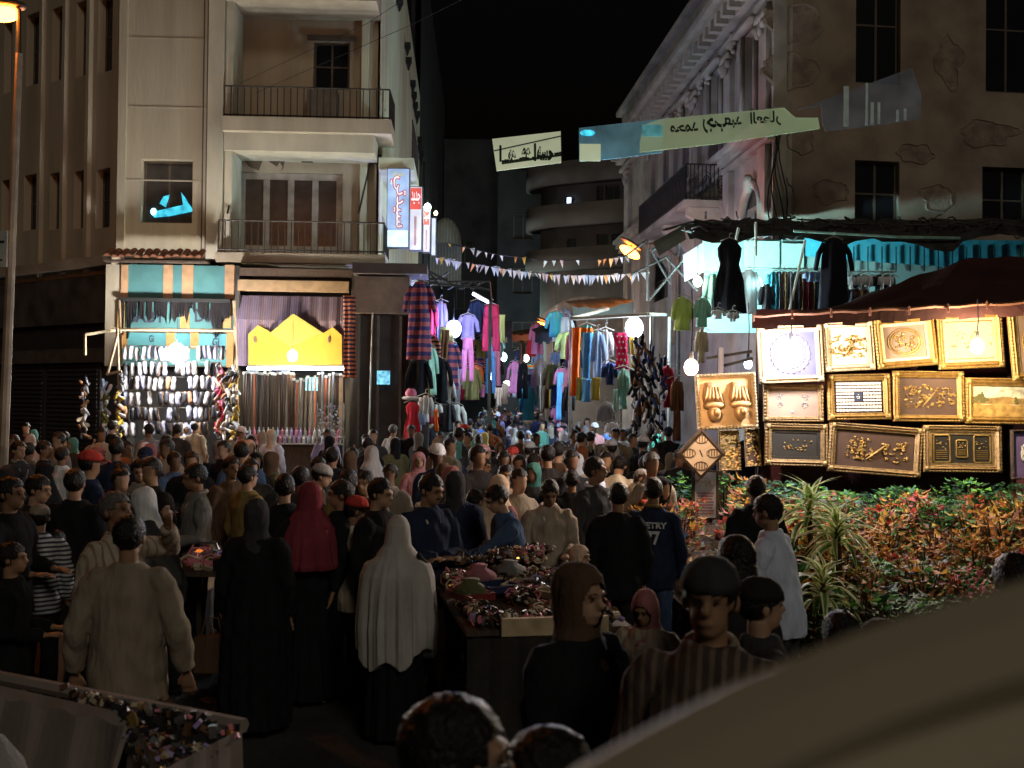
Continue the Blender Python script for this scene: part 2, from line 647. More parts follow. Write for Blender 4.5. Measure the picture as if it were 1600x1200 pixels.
# next building further along
na, nb = P(651, 600, 50.3), P(690, 600, 80)
LN = Fr(na, nb, 'distant_block', 'dim tall block beyond the bracket wall on the street', 'building')
wall(LN, 0, (nb - na).length, 0, 25, [(3, 5, 9, 11), (9, 11, 9, 11), (3, 5, 13, 15), (9, 11, 13, 15)], plasterDD, LN.root)
u, z = LN.uz(691, 266)
wp = mat('lit_pane', (.7, .8, 1), emit=6)
MB().box(2.9, 5.1, -.05, -.01, 9, 9.2).build('sill', plasterD, LN.root)

# shoe shop front under block A
SH = Fr(P(165, 600, 24.75), P(368, 600, 24.9), 'shoe_shop_front', 'teal shop front with orange bands above the hanging shoes', 'shop')
rt = SH.root


def sr(x0, y0, x1, y1, o=0):
    return SH.rect(x0, y0, x1, y1, o)


q = sr(165, 413, 368, 700)
MB().box(q[0], q[1], .03, .25, SH.uz(200, 572)[1], q[3]).build('wall', plasterL, rt)
MB().box(q[0], q[1], .9, 1.1, 0, SH.uz(200, 572)[1] - .003).build('dark_interior', shutter_dark, rt)
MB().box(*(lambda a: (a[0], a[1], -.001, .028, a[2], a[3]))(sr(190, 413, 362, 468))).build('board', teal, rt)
for (x0, x1) in ((190, 200), (256, 270), (285, 302), (352, 366)):
    a = sr(x0, 414, x1, 467)
    MB().box(a[0], a[1], -.03, -.004, a[2], a[3]).build('band', mat('tan_band', (.42, .25, .14)), rt)
a = sr(188, 470, 364, 514)
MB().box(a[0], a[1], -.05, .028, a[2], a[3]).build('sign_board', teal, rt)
for (x0, x1) in ((186, 196), (283, 297), (350, 362)):
    a = sr(x0, 472, x1, 513)
    MB().box(a[0], a[1], -.08, -.055, a[2], a[3]).build('band', orange_b, rt)
ltr = mat('dark_lettering', (.03, .03, .05))
u, z = SH.uz(229, 495, .09)
text('BABY', 'lettering', ltr, rt, (u, -.09, z), .9, .28, bold=.02)
u, z = SH.uz(328, 494, .09)
text('D1SS', 'lettering', ltr, rt, (u, -.09, z), .72, .3, bold=.02)
a = sr(194, 520, 364, 572)
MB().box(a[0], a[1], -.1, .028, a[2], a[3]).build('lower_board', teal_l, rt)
for (x0, x1) in ((193, 201), (262, 275), (300, 312), (356, 366)):
    a = sr(x0, 520, x1, 545 if x0 < 350 else 574)
    MB().box(a[0], a[1], -.13, -.105, a[2], a[3]).build('band', orange_b, rt)
for (px_, py_, t, ww, hh) in ((237, 529, 'Gi', .12, .17), (337, 534, 'Gi', .16, .2), (340, 552, 'OULET', .45, .16), (345, 543, '~', .2, .1)):
    u, z = SH.uz(px_, py_, .11)
    text(t, 'lettering', ltr, rt, (u, -.115, z), ww, hh, bold=.02)
# torn black valance on the sign
b = MB()
a = sr(190, 466, 362, 474)
b.box(a[0], a[1], -.2, -.1, a[2], a[3])
b.build('valance_bar', black, rt)
b = MB()
u0, u1, zt = a[0], a[1], a[2]
prev = None
rr = random.Random(5)
n = 44
pts = []
for i in range(n + 1):
    t = i / n
    dep = .35 + .25 * abs(sin(t * 17)) * rr.random() + (.35 if t < .1 or .85 < t < .93 else 0) - (.25 if .62 < t < .72 else 0)
    pts.append((u0 + (u1 - u0) * t, dep))
for (a1, d1), (a2, d2) in zip(pts, pts[1:]):
    if rr.random() < .12:
        continue
    b.quad((a1, -.14, zt), (a2, -.13, zt), (a2, -.17 - .05 * rr.random(), zt - d2), (a1, -.17, zt - d1))
b.build('torn_valance', mat('black_plastic', (.012, .012, .014), .35), rt)
# little tiled canopy
a = sr(173, 390, 332, 411)
cp = MB().box(a[0], a[1], -.55, -.26, a[2] - .06, a[2] - .02).build('tile_canopy', wood_d, rt)
tl = MB()
tl.rings([[Vector((x * .085, 0, sin(pi * (x + 1) / 2) * .05)) for x in (-1, -.5, 0, .5, 1)] + [Vector((.085, 0, -.02)), Vector((-.085, 0, -.02))],
          [Vector((x * .075, -.36, sin(pi * (x + 1) / 2) * .05 - .2)) for x in (-1, -.5, 0, .5, 1)] + [Vector((.075, -.36, -.22)), Vector((-.075, -.36, -.22))]])
tm = tl.mesh('tile')
tm.materials.append(tile_m)
n = int((a[1] - a[0]) / .18)
for i in range(n):
    o = bpy.data.objects.new('tile', tm)
    COL.objects.link(o)
    o.parent = cp
    o.location = (a[0] + .09 + i * .18, -.2, a[3] - .02 + R.uniform(-.015, .015))
    o.rotation_euler = (R.uniform(-.05, .05), 0, R.uniform(-.06, .06))

# belt shop: dark awning, violet valance with yellow zigzag
BS = Fr(P(368, 600, 24.6), P(552, 600, 24.8), 'belt_shop_front', 'belt shop front with yellow zigzag cloth under a dark awning', 'shop')
rt = BS.root


def br(x0, y0, x1, y1, o=0):
    return BS.rect(x0, y0, x1, y1, o)


a = br(368, 412, 552, 700)
MB().box(a[0], a[1], 1.2, 1.4, 0, a[3]).build('back_wall', shutter_dark, rt)
for s in (a[0], a[1] - .1):
    MB().box(s, s + .1, .0, 1.19, 0, a[3] - .05).build('side_wall', shutter_dark, rt)
a = br(372, 437, 545, 457)
MB().box(a[0], a[1], -.05, .12, a[2], a[3]).build('lintel_beam', mat('beam_brown', (.22, .15, .09), .9), rt)
a = br(368, 418, 550, 434)
MB().box(a[0], a[1], -.0, .2, a[2], a[3]).build('roller_box', wood_d, rt)
violet = mat('violet_cloth', (.06, .04, .065), .9, stripes=('X', 6, (.10, .08, .11), .6))
yellow = mat('yellow_cloth', (.44, .29, .045), .8, var=.12, bump=.3, bs=3)
olive = mat('olive_cloth', (.24, .21, .05), .8, var=.12)
a = br(368, 460, 548, 575, .1)
b = MB()
n = 30
for i in range(n):
    x0, x1 = a[0] + (a[1] - a[0]) * i / n, a[0] + (a[1] - a[0]) * (i + 1) / n
    y0, y1 = -.1 + .03 * sin(i * 1.9), -.1 + .03 * sin((i + 1) * 1.9)
    zz = BS.uz(400, 500)[1]
    b.quad((x0, .1, a[3]), (x1, .1, a[3]), (x1, y1, zz), (x0, y0, zz))
    b.quad((x0, y0, zz), (x1, y1, zz), (x1, y1 + .02, a[2] + .02), (x0, y0 + .02, a[2] + .02))
b.build('violet_valance', violet, rt, True)


def poly(pts, y, m, nm, th=.02):
    q = [BS.uz(px_, py_, -y) for px_, py_ in pts]
    k = len(q)
    bb = MB()
    bb.add([(u, y, z) for u, z in q] + [(u, y + th, z) for u, z in q],
           [tuple(range(k)), tuple(range(2 * k - 1, k - 1, -1))] + [(i, (i + 1) % k, k + (i + 1) % k, k + i) for i in range(k)])
    return bb.build(nm, m, rt)


poly([(388, 570), (388, 522), (403, 508), (455, 536), (506, 520), (520, 511), (534, 524), (534, 570)], -.17, yellow, 'yellow_panel')
poly([(421, 521), (458, 490), (505, 520), (455, 542)], -.21, olive, 'yellow_diamond')
for px_ in (399, 514):
    u, z = BS.uz(px_, 530, .2)
    MB().ell((u, -.19, z), (.03, .012, .09)).build('emblem', wood_d, rt)

# brown sign box and dark kiosk
KB = Fr(P(553, 600, 24.0), P(668, 600, 24.1), 'corner_kiosk', 'dark boarded kiosk with a large brown sign box at the street corner', 'kiosk')
rt = KB.root
a = KB.rect(553, 412, 668, 700)
MB().box(a[0], a[1], .05, 1.6, 0, KB.uz(600, 492)[1]).build('body', shutter_dark, rt)
a = KB.rect(555, 432, 640, 491)
MB().box(a[0], a[1], -.1, .8, a[2], a[3]).build('sign_box', mat('brown_board', (.13, .085, .06), .8), rt)
a = KB.rect(553, 413, 668, 431)
MB().box(a[0], a[1], -.35, .9, a[2], a[3]).build('roof', mat('roof_brown', (.05, .035, .03), .8), rt)
for px_ in (560, 590, 625, 640):
    u = KB.uz(px_, 600)[0]
    MB().box(u - .03, u + .03, -.02, .045, 0, KB.uz(600, 493)[1]).build('post', wood_d, rt)
MB().tube([(KB.uz(584, 490)[0], -.3, KB.uz(584, 490)[1]), (KB.uz(577, 640)[0], -.3, .2)], .02, 6).build('pole', pipe_m, rt)

# vertical lit signs on the street side
SIGNS = [
    (605, 262, 639, 388, 26.0, 'blue upright lit sign with looping red and white script at the building corner', (.30, .42, .66), 'سيدتي', .95),
    (640, 291, 659, 392, 27.5, 'red topped lit panel with garment pictures behind the blue sign', (.62, .60, .62), 'جديد', .9),
    (661, 327, 672, 395, 29.5, 'narrow bright sign with a red head further down the wall', (.60, .56, .60), 'سيد', .8),
    (674, 340, 681, 400, 31.5, 'thinnest white blue sign of the row along the wall', (.60, .66, .80), '', .8),
]
for (x0, y0, x1, y1, Y, lb, c, t, e) in SIGNS:
    f = Fr(P(x0, 600, Y), P(x1, 600, Y))
    s = thing('hanging_sign', lb, 'sign', f.o, f.rz, 'lit signs on the street wall')
    a = f.rect(x0, y0, x1, y1)
    MB().box(a[0], a[1], 0, .2, a[2], a[3]).build('sign_case', mat('sign_case', (.2, .2, .22), .5, .4), s)
    pm = mat('sign_face_%d' % x0, c, .4, emit=e, var=.35, vs=1.6)
    pw = a[1] - a[0]
    MB().box(a[0] + .02, a[1] - .02, -.02, -.003, a[2] + .03, a[3] - .03).build('sign_face', pm, s)
    cx_, cz = (a[0] + a[1]) / 2, (a[2] + a[3]) / 2
    H_ = a[3] - a[2]
    if x0 == 605:
        text(arabic('شركة'), 'lettering', mat('yellow_lettering', (.8, .7, .1), emit=.5), s, (cx_, -.032, a[3] - .17), .28, .14, bold=.01)
        text(arabic('سيدتي'), 'lettering', mat('red_lettering', (.6, .06, .05), emit=.3), s, (cx_, -.03, cz + .15), 1.35, .42, rot=(pi / 2, pi / 2, 0), bold=.05)
        text(arabic('سيدتي'), 'lettering', mat('white_lettering', (.9, .9, .9), emit=.9), s, (cx_, -.036, cz + .15), 1.3, .38, rot=(pi / 2, pi / 2, 0), bold=.0)
        MB().box(a[0] + .03, a[1] - .03, -.026, -.021, a[2] + .04, a[2] + .45).build('pale_foot', mat('sign_pale', (.6, .8, .8), emit=1.2), s)
    elif t:
        MB().box(a[0] + .03, a[1] - .03, -.026, -.021, a[3] - H_ * .36, a[3] - .05).build('red_head', mat('red_sign', (.6, .08, .06), emit=.8), s)
        text(arabic(t), 'lettering', mat('white_lettering', (.9, .9, .9), emit=.9), s, (cx_, -.034, a[3] - H_ * .18), pw * .7, H_ * .2, bold=.01)
        for k, cc in enumerate(((.7, .7, .8), (.5, .3, .3), (.9, .9, .9))):
            MB().box(a[0] + pw * (.12 + .28 * k), a[0] + pw * (.3 + .28 * k), -.03, -.0215, a[2] + H_ * .08, a[3] - H_ * (.42 + .05 * k)).build('picture', mat('pic_%d' % k, cc, emit=.6), s)

# dome awning further along
f = P(697, 350, 36)
s = thing('dome_awning', 'dull green half dome awning projecting past the lit signs', 'awning', (f.x, f.y, 0))
b = MB()
rg = []
for i in range(7):
    t = i / 6 * pi / 2
    rg.append([Vector((.55 * cos(a_) * cos(t) * 1.0, -.9 * sin(a_) * cos(t), 5 + 3.6 + 1.0 * sin(t) - 1.0)) for a_ in [pi * j / 10 for j in range(11)]])
b.rings(rg, False)
b.build('cover', mat('awning_green', (.13, .15, .11), .8, stripes=('X', 3, (.09, .1, .08), .5)), s, True)
b = MB()
b.box(-.55, .55, -.02, .02, 6.2, 7.6)
b.build('skirt', mat('awning_green', ()), s)

# ------------------------------------------------------------------ background building with curved balconies, and dark blocks
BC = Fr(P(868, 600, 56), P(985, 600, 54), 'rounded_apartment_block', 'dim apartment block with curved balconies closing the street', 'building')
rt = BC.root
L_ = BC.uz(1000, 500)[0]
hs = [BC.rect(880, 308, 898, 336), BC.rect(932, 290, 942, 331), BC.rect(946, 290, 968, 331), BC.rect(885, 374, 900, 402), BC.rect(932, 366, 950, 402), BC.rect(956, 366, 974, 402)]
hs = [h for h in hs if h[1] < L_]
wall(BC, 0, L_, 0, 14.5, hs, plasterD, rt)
for h in hs:
    window(rt, h[0] + .02, h[1] - .02, h[2] + .02, h[3] - .02, .18, frame_d, glass_dark, 2, 1)
b = MB()
rg = []
for z in (0, 14.5):
    rg.append([Vector((-1.6 * sin(t), 1.6 - 1.6 * cos(t), z)) for t in [pi / 2 * j / 8 for j in range(9)]] + [Vector((-1.6, 6, z)), Vector((0, 6, z))])
b.rings(rg)
b.build('rounded_corner', plasterD, rt, True)
for py_ in (352, 420, 286):
    z = BC.uz(900, py_)[1]
    b = MB()
    rg = []
    for zz in (z - .1, z + 1.05):
        rg.append([Vector((L_ - .05, -.9, zz))] + [Vector((-2.4 * sin(t), 1.5 - 2.4 * cos(t), zz)) for t in [pi / 2 * j / 8 for j in range(9)]] + [Vector((-1.5, 1.5, zz)), Vector((-.05, -.02, zz)), Vector((L_ - .05, -.02, zz))])
    b.rings(rg)
    b.build('curved_balcony', plasterD, rt, True)
pl = mat('lit_pane_blue', (.45, .6, .9), emit=3)
for (px_, py_, ww, hh) in ((889, 323, .12, .5), (893, 262, .13, .3), (899, 262, .1, .3)):
    u, z = BC.uz(px_, py_, .3)
    MB().box(u - ww, u + ww, -.32, -.28, z - hh, z + hh).build('lit_pane', pl, rt)
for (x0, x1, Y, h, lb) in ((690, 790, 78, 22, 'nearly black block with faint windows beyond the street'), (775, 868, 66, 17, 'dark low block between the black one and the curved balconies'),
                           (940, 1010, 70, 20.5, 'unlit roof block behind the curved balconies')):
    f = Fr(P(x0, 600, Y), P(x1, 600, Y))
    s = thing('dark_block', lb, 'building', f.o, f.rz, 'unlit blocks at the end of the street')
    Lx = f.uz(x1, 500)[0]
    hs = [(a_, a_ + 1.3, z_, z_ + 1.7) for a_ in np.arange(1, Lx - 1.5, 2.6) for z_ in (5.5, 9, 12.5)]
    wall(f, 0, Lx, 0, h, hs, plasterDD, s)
    for h_ in hs:
        window(s, h_[0] + .02, h_[1] - .02, h_[2] + .02, h_[3] - .02, .18, frame_d, glass_dark, 2, 1, panes=False)
# low stone portal at the end (x 805-980, y 440-500)
f = Fr(P(845, 600, 46), P(985, 600, 46))
s = thing('stone_portal', 'dim wide stone arch hood behind the dress stall', 'portal', f.o, f.rz)
b = MB()
a = f.rect(848, 462, 985, 500)
n = 12
for i in range(n):
    t0, t1 = i / n, (i + 1) / n
    zf = lambda t: a[2] + (a[3] - a[2]) * (1 - (2 * t - 1) ** 2 * .8)
    x0, x1 = a[0] + (a[1] - a[0]) * t0, a[0] + (a[1] - a[0]) * t1
    b.rings([[Vector((x0, 0, a[2] - .6)), Vector((x0, 0, zf(t0))), Vector((x0, 1.5, zf(t0))), Vector((x0, 1.5, a[2] - .6))],
             [Vector((x1, 0, a[2] - .6)), Vector((x1, 0, zf(t1))), Vector((x1, 1.5, zf(t1))), Vector((x1, 1.5, a[2] - .6))]])
b.build('hood', mat('portal_stone', (.2, .19, .16), bump=.4), s)
for u in (a[0] + .2, a[1] - .4):
    MB().box(u, u + .3, .1, .5, 0, a[2] - .61).build('column', plasterD, s)

# ------------------------------------------------------------------ right building: rough gable wall
RB = Fr(P(1205, 600, 25), P(1600, 600, 25.8), 'plastered_building', 'brown wall of cracked plaster with dark windows above the clothes racks', 'building')
rt = RB.root
LR = RB.uz(1800, 500)[0]
wr = [RB.rect(1338, -60, 1407, 133), RB.rect(1541, -60, 1612, 147), RB.rect(1336, 250, 1405, 352), RB.rect(1535, 260, 1606, 362)]
wall(RB, 0, LR, 3.2, 16, wr, plasterR, rt)
for i, h in enumerate(wr):
    window(rt, h[0] + .01, h[1] - .01, h[2] + .01, h[3] - .01, .14, frame_d, glass_dark, 2, 2, .06)
for i, (c, rr_) in enumerate((((1245, 40), (45, 28)), ((1240, 110), (42, 25)), ((1482, 95), (24, 38)), ((1545, 208), (48, 20)), ((1250, 220), (20, 22)), ((1430, 240), (30, 14)), ((1300, 300), (30, 18)), ((1465, 310), (26, 22)), ((1228, 310), (14, 30)))):
    u, z = RB.uz(*c)
    ru, rz_ = rr_[0] * 25.3 / 1600, rr_[1] * 25.3 / 1600
    k = 48
    rr = random.Random(i)
    o_, n_ = [], []
    for j in range(k):
        t = 2 * pi * j / k
        q = 1 + .5 * noise.noise(Vector((cos(t) * 1.2 + i * 7, sin(t) * 1.2, i))) + .14 * noise.noise(Vector((cos(t) * 4, sin(t) * 4, i * 3)))
        o_.append(Vector((u + ru * q * cos(t), -.03, z + rz_ * q * sin(t))))
        n_.append(Vector((u + ru * .93 * q * cos(t), -.006, z + rz_ * .93 * q * sin(t))))
    b = MB()
    b.rings([[Vector((p_.x * 1.0, -.003, p_.z)) + Vector(((p_.x - u) * .1, 0, (p_.z - z) * .1)) for p_ in o_], o_, n_], False)
    b.build('plaster_blister', plasterR, rt)
    MB().add(n_, [tuple(range(k))]).build('bare_patch', plasterRB, rt)
wall(RB, 0, LR, 0, 3.19, [], shutter_dark, rt, name='ground_wall')
MB().box(-.02, .32, -.06, -.003, 3.2, 16).build('corner_strip', plasterW, rt)
b = MB()
rr = random.Random(9)
for k in range(4):
    pts = [RB.uz(1207 + k * 4, 200, .1)]
    u = pts[0][0]
    pp = [(u + .12 * sin(j * .8 + k) + .02 * k, -.1 - .02 * k, 9.2 - j * .35) for j in range(13)]
    b.tube(pp, .018, 5)
b.build('cable', black, rt)

# ornate street facade
VP = ray(674, 617)
ra = P(1205, 600, 25)
rb = ra + Vector((VP.x / VP.y, 1, 0)) * 19.5
RS = Fr(rb, ra, 'ornate_building', 'ornate pale facade with cornices arches and an iron balcony facing the alley', 'building')
rt = RS.root
LL = (rb - ra).length


def rs(x0, y0, x1, y1):
    return RS.rect(x0, y0, x1, y1)


hs = []
for (x0, x1) in ((1163, 1181), (1110, 1127), (1070, 1082), (1040, 1050)):
    u0, u1 = RS.uz(x0, 300)[0], RS.uz(x1, 300)[0]
    hs.append((u0, u1, 9.15, 12.0))
for (x0, x1) in ((1168, 1194), (1120, 1140)):
    u0, u1 = RS.uz(x0, 300)[0], RS.uz(x1, 300)[0]
    hs.append((u0, u1, 5.2, 7.3))
dbx = rs(1012, 300, 1060, 300)
hs.append((dbx[0] + .6, dbx[1] - .6, 5.9, 8.2))
hs = [(max(h[0], .1), min(h[1], LL - .1), h[2], h[3]) for h in hs]
wall(RS, 0, LL - .01, 0, 13.0, hs, plasterW, rt)
for h in hs:
    window(rt, h[0] + .02, h[1] - .02, h[2] + .02, h[3] - .02, .18, frame_d, glass_dark, 2, 3, .06)
# stepped cornices
for (z, dpt, hh) in ((9.0, .45, .16), (8.82, .32, .17), (8.62, .2, .14), (13.05, .8, .2), (12.82, .62, .22), (12.5, .35, .3), (12.15, .2, .14), (14.6, .35, .2)):
    MB().box(-.2, LL + dpt * .9, -dpt, -.004, z, z + hh - .006).build('cornice', plasterW, rt)
MB().box(0, LL, -.12, .2, 13.26, 14.59).build('parapet', plasterW, rt)
# modillions, pilasters with capitals, window surrounds
md_ = MB().box(-.11, .11, -.32, 0, -.3, 0).mesh('modillion')
md_.materials.append(plasterW)
for k in range(32):
    o = bpy.data.objects.new('modillion', md_)
    COL.objects.link(o)
    o.parent = rt
    o.location = (LL - .4 - k * .6, -.36, 12.8)
rosette = MB()
rosette.ell((0, 0, 0), (.26, .12, .26))
for k in range(8):
    rosette.ell((.3 * cos(k * pi / 4), 0, .3 * sin(k * pi / 4)), (.09, .07, .09), 6, 4)
rm = rosette.mesh('rosette', True)
rm.materials.append(plasterW)
for k, (px_, py_) in enumerate(((1148, 32), (1112, 72), (1098, 92), (1080, 112), (1068, 132), (1050, 158), (1040, 175))):
    u, z = RS.uz(px_, py_)
    o = bpy.data.objects.new('rosette', rm)
    COL.objects.link(o)
    o.parent = rt
    o.location = (min(u, LL - .4), -.1, min(max(z, 11.0), 12.1))
for px_ in (1198, 1142, 1092, 1055, 1020, 985):
    u = min(max(RS.uz(px_, 300)[0], .3), LL - .3)
    MB().box(u - .28, u + .28, -.14, -.005, 9.17, 12.1).build('pilaster', plasterW, rt)
    b = MB()
    b.box(u - .36, u + .36, -.26, -.145, 11.7, 11.95)
    for s_ in (-1, 1):
        b.ell((u + s_ * .3, -.22, 11.6), (.13, .1, .13), 8, 6)
        b.ell((u + s_ * .12, -.24, 11.5), (.09, .08, .2), 8, 6)
    b.build('capital', plasterW, rt, True)
    MB().box(u - .3, u + .3, -.16, -.005, 4.2, 8.6).build('pilaster', plasterW, rt)
for h in hs[:6]:
    arch = h[3] < 9
    uc, hw = (h[0] + h[1]) / 2, (h[1] - h[0]) / 2
    b = MB()
    if arch:
        pts = [(h[0] - .12, -.1, h[2])] + [(uc - (hw + .12) * cos(t), -.1, h[3] - .2 + .75 * sin(t)) for t in [pi * j / 12 for j in range(13)]] + [(h[1] + .12, -.1, h[2])]
        b.tube(pts, .13, 8)
        b.ell((uc, -.2, h[3] + .55), (.18, .15, .28), 8, 6)
        MB().add([(uc - hw * cos(t) * .99, -.006, h[3] + .5 * sin(t)) for t in [pi * j / 12 for j in range(13)]], [tuple(range(13))]).build('arch_head', glass_dark, rt)
    else:
        for s_ in (h[0] - .13, h[1] + .01):
            b.box(s_, s_ + .12, -.12, -.006, h[2], h[3])
        b.box(h[0] - .3, h[1] + .3, -.3, -.006, h[3] + .01, h[3] + .13)
    b.build('arch_moulding' if arch else 'window_surround', plasterW, rt, True)
# iron balcony
ub0, ub1 = RS.uz(1000, 320)[0], RS.uz(1084, 330)[0]
ub0, ub1 = RS.uz(990, 300, 1.2)[0] + 1.0, RS.uz(1072, 300, 1.2)[0]
zb0 = 2.3 + (617 - 304) / 1600 * RS.pt(ub1, -1.2, 0).y
MB().box(ub0, ub1, -1.25, -.005, zb0 - .18, zb0).build('balcony_slab', plasterW, rt)
for u in (ub0 + .3, (ub0 + ub1) / 2, ub1 - .3):
    b = MB()
    b.rings([[Vector((u - .15, -1.1, zb0 - .19)), Vector((u + .15, -1.1, zb0 - .19)), Vector((u + .15, -1.1, zb0 - .4)), Vector((u - .15, -1.1, zb0 - .4))],
             [Vector((u - .15, -.5, zb0 - .19)), Vector((u + .15, -.5, zb0 - .19)), Vector((u + .15, -.5, zb0 - .8)), Vector((u - .15, -.5, zb0 - .8))],
             [Vector((u - .15, -.006, zb0 - .19)), Vector((u + .15, -.006, zb0 - .19)), Vector((u + .15, -.006, zb0 - 1.5)), Vector((u - .15, -.006, zb0 - 1.5))]])
    b.build('corbel', plasterW, rt)
rl = railing(rt, [(ub0, -1.2), (ub1, -1.2), (ub1, -.05)], zb0, zb0 + 1.0, black, .11)
b = MB()
for k in range(int((ub1 - ub0) / .45)):
    u = ub0 + .22 + k * .45
    for s_ in (-1, 1):
        b.tube([(u + s_ * .16 * sin(t) * (1 - t / 9), -1.2, zb0 + .5 + s_ * .3 * cos(t) * (1 - t / 9)) for t in [j * .6 for j in range(12)]], .014, 5)
for k in range(3):
    y = -.2 - k * .4
    for s_ in (-1, 1):
        b.tube([(ub1, y + s_ * .14 * sin(t) * (1 - t / 9), zb0 + .5 + s_ * .3 * cos(t) * (1 - t / 9)) for t in [j * .6 for j in range(12)]], .014, 5)
b.build('scrollwork', black, rl, kind='stuff')

# ------------------------------------------------------------------ lamps, with two bulbs added to brighten the deep street


def emit_mat(name, col, st):
    return mat(name, col, .5, emit=st, ecol=col, var=0)


def lamp(label, px, py, Y, col, watts, r=.07, kind='bulb', group='bare bulbs over the stalls', cable=.7, shape=None, p=None):
    p = p if p is not None else P(px, py, Y)
    t = thing('hanging_lamp' if kind == 'bulb' else 'tube_lamp' if kind == 'tube' else 'street_lamp', label, 'lamp', p, 0, group)
    if kind == 'bulb':
        e = watts / (4 * pi * pi * r * r)
        m = emit_mat('bulb_%s' % label[:40], col, e)
        MB().ell((0, 0, 0), (r, r, r * 1.2), 10, 8).build('bulb', m, t, True)
        MB().tube([(0, 0, r * 1.25), (0, 0, r * 1.25 + .07)], .02, 6).build('socket', black, t)
        if cable:
            MB().tube([(0, 0, r * 1.25 + .07), (.01, 0, r + cable * .5), (0, 0, r + cable)], .006, 5).build('cable', black, t)
    elif kind == 'tube':
        l = shape[0]
        e = watts / (pi * 2 * pi * .03 * l * 2)
        m = emit_mat('tube_%s' % label[:40], col, e)
        d = Vector((cos(shape[1]), 0, sin(shape[1])))
        MB().tube([-d * l, d * l], .03, 8).build('tube', m, t, True)
        MB().tube([-d * l + Vector((0, .05, .05)), d * l + Vector((0, .05, .05))], .035, 4).build('batten', frame_w, t)
    return t


WHITE, BLUEW, CYANW, WARM, SOD = (1, .98, .95), (.55, .66, 1), (.55, .95, 1), (1, .72, .36), (1, .25, .025)
lamp('white bulb in front of the hanging shoe rows', 276, 552, 23.0, WHITE, 1250, .2)
lamp('warm bulb before the yellow zigzag cloth', 457, 556, 23.9, (1, .80, .48), 520, .12)
for (x_, l_, lb) in ((405, .28, 'short lit tube above the belts on the shoe shop side'), (460, .9, 'long lit tube in the middle above the belts'), (526, .28, 'short lit tube above the belts beside the kiosk')):
    lamp(lb, x_, 576, 23.95, (.75, .85, 1), 26 * l_ / .5, kind='tube', group='lit tubes over the belt shop', shape=(l_, 0))
lamp('blue white bulb among the clothes beyond the kiosk', 709, 514, 27, (.38, .44, 1), 700, .2)
lamp('tilted lit tube above the red trousers', 751, 466, 29, BLUEW, 40, kind='tube', group='lit tubes in the street', shape=(.26, -.5))
lamp('teal white bulb deep in the street under an awning', 792, 602, 52, WHITE, 900, .2)
lamp('upper teal bulb deep in the street', 786, 558, 58, CYANW, 900, .22)
lamp('small bulb deep in the street beside the blue sheets', 806, 604, 60, WHITE, 300, .2)
lamp('bright blue white bulb under the pipe of the dress stall', 991, 512, 22.6, (.72, .84, 1), 850, .2)
lamp('smaller blue white bulb among the hanging dresses', 947, 543, 23.2, (.5, .75, 1), 220, .10)
lamp('cyan white lamp behind the long black dress', 1178, 446, 23.2, (.45, .95, 1), 900, .2)
lamp('small bulb beside the white board of the upper rack', 1090, 440, 22.6, (.8, 1, .85), 220, .10)
lamp('warm bulb above the clock and mask picture', 1080, 574, 10.0, (1, .66, .42), 90, .07)
lamp('white bulb in front of the dark blue picture', 1236, 546, 10.95, (1, .93, .97), 300, .08)
lamp('small blue bulb behind the mask picture', 1169, 569, 12.5, BLUEW, 14, .05)
lamp('warm hanging bulb before the top row frame', 1527, 541, 10.75, (1, .78, .48), 190, .07, cable=.42)
lamp('blue bulb low between the deep stalls', 765, 588, 36, (.45, .6, 1), 260, .12)  # extra bulb put in to brighten the deep stalls
lamp('white bulb under the small brown street awning', 822, 560, 44, WHITE, 260, .13)  # extra bulb put in to light the far street
lamp('greenish lamp fixed beside the red topped sign', 668, 324, 29, (.75, 1, .9), 40, .1)
lamp('small amber lamp beside the dome awning', 681, 333, 33, WARM, 14, .06)


def street_lamp(label, px, py, Y, watts, axis, p2=None, base=None, r=(.30, .16, .12)):
    p = P(px, py, Y)
    t = thing('street_lamp', label, 'street lamp', (p.x, p.y, 0), 0, 'orange street lamps')
    m = emit_mat('sodium_%d' % px, SOD, watts / (4 * pi * pi * .16 * .2))
    M = Matrix.Rotation(axis, 3, 'Y')
    MB().ell((0, 0, p.z), r, 12, 8, M).build('lens', m, t, True)
    b = MB()
    b.ell((.05, .1, p.z + .24), (r[0] * 1.15, .18, .07), 12, 8, M)
    b.build('hood', dark_metal, t, True)
    if base is not None:
        bx, bz = base
        MB().tube([(0, 0, p.z + .15), (bx * .5, .1, p.z + .25), (bx, .1, p.z - .1)], .035, 6).build('arm', dark_metal, t)
        MB().tube([(bx, .1, bz), (bx, .1, p.z)], [.09, .06], 8).build('pole', dark_metal, t)
    return t


street_lamp('orange street lamp on the ornate facade above the flags', 984, 394, 27, 260, .55, base=(1.3, 0))
street_lamp('smaller orange street lamp deeper in the street', 848, 509, 43, 110, .4, base=(.5, 0))
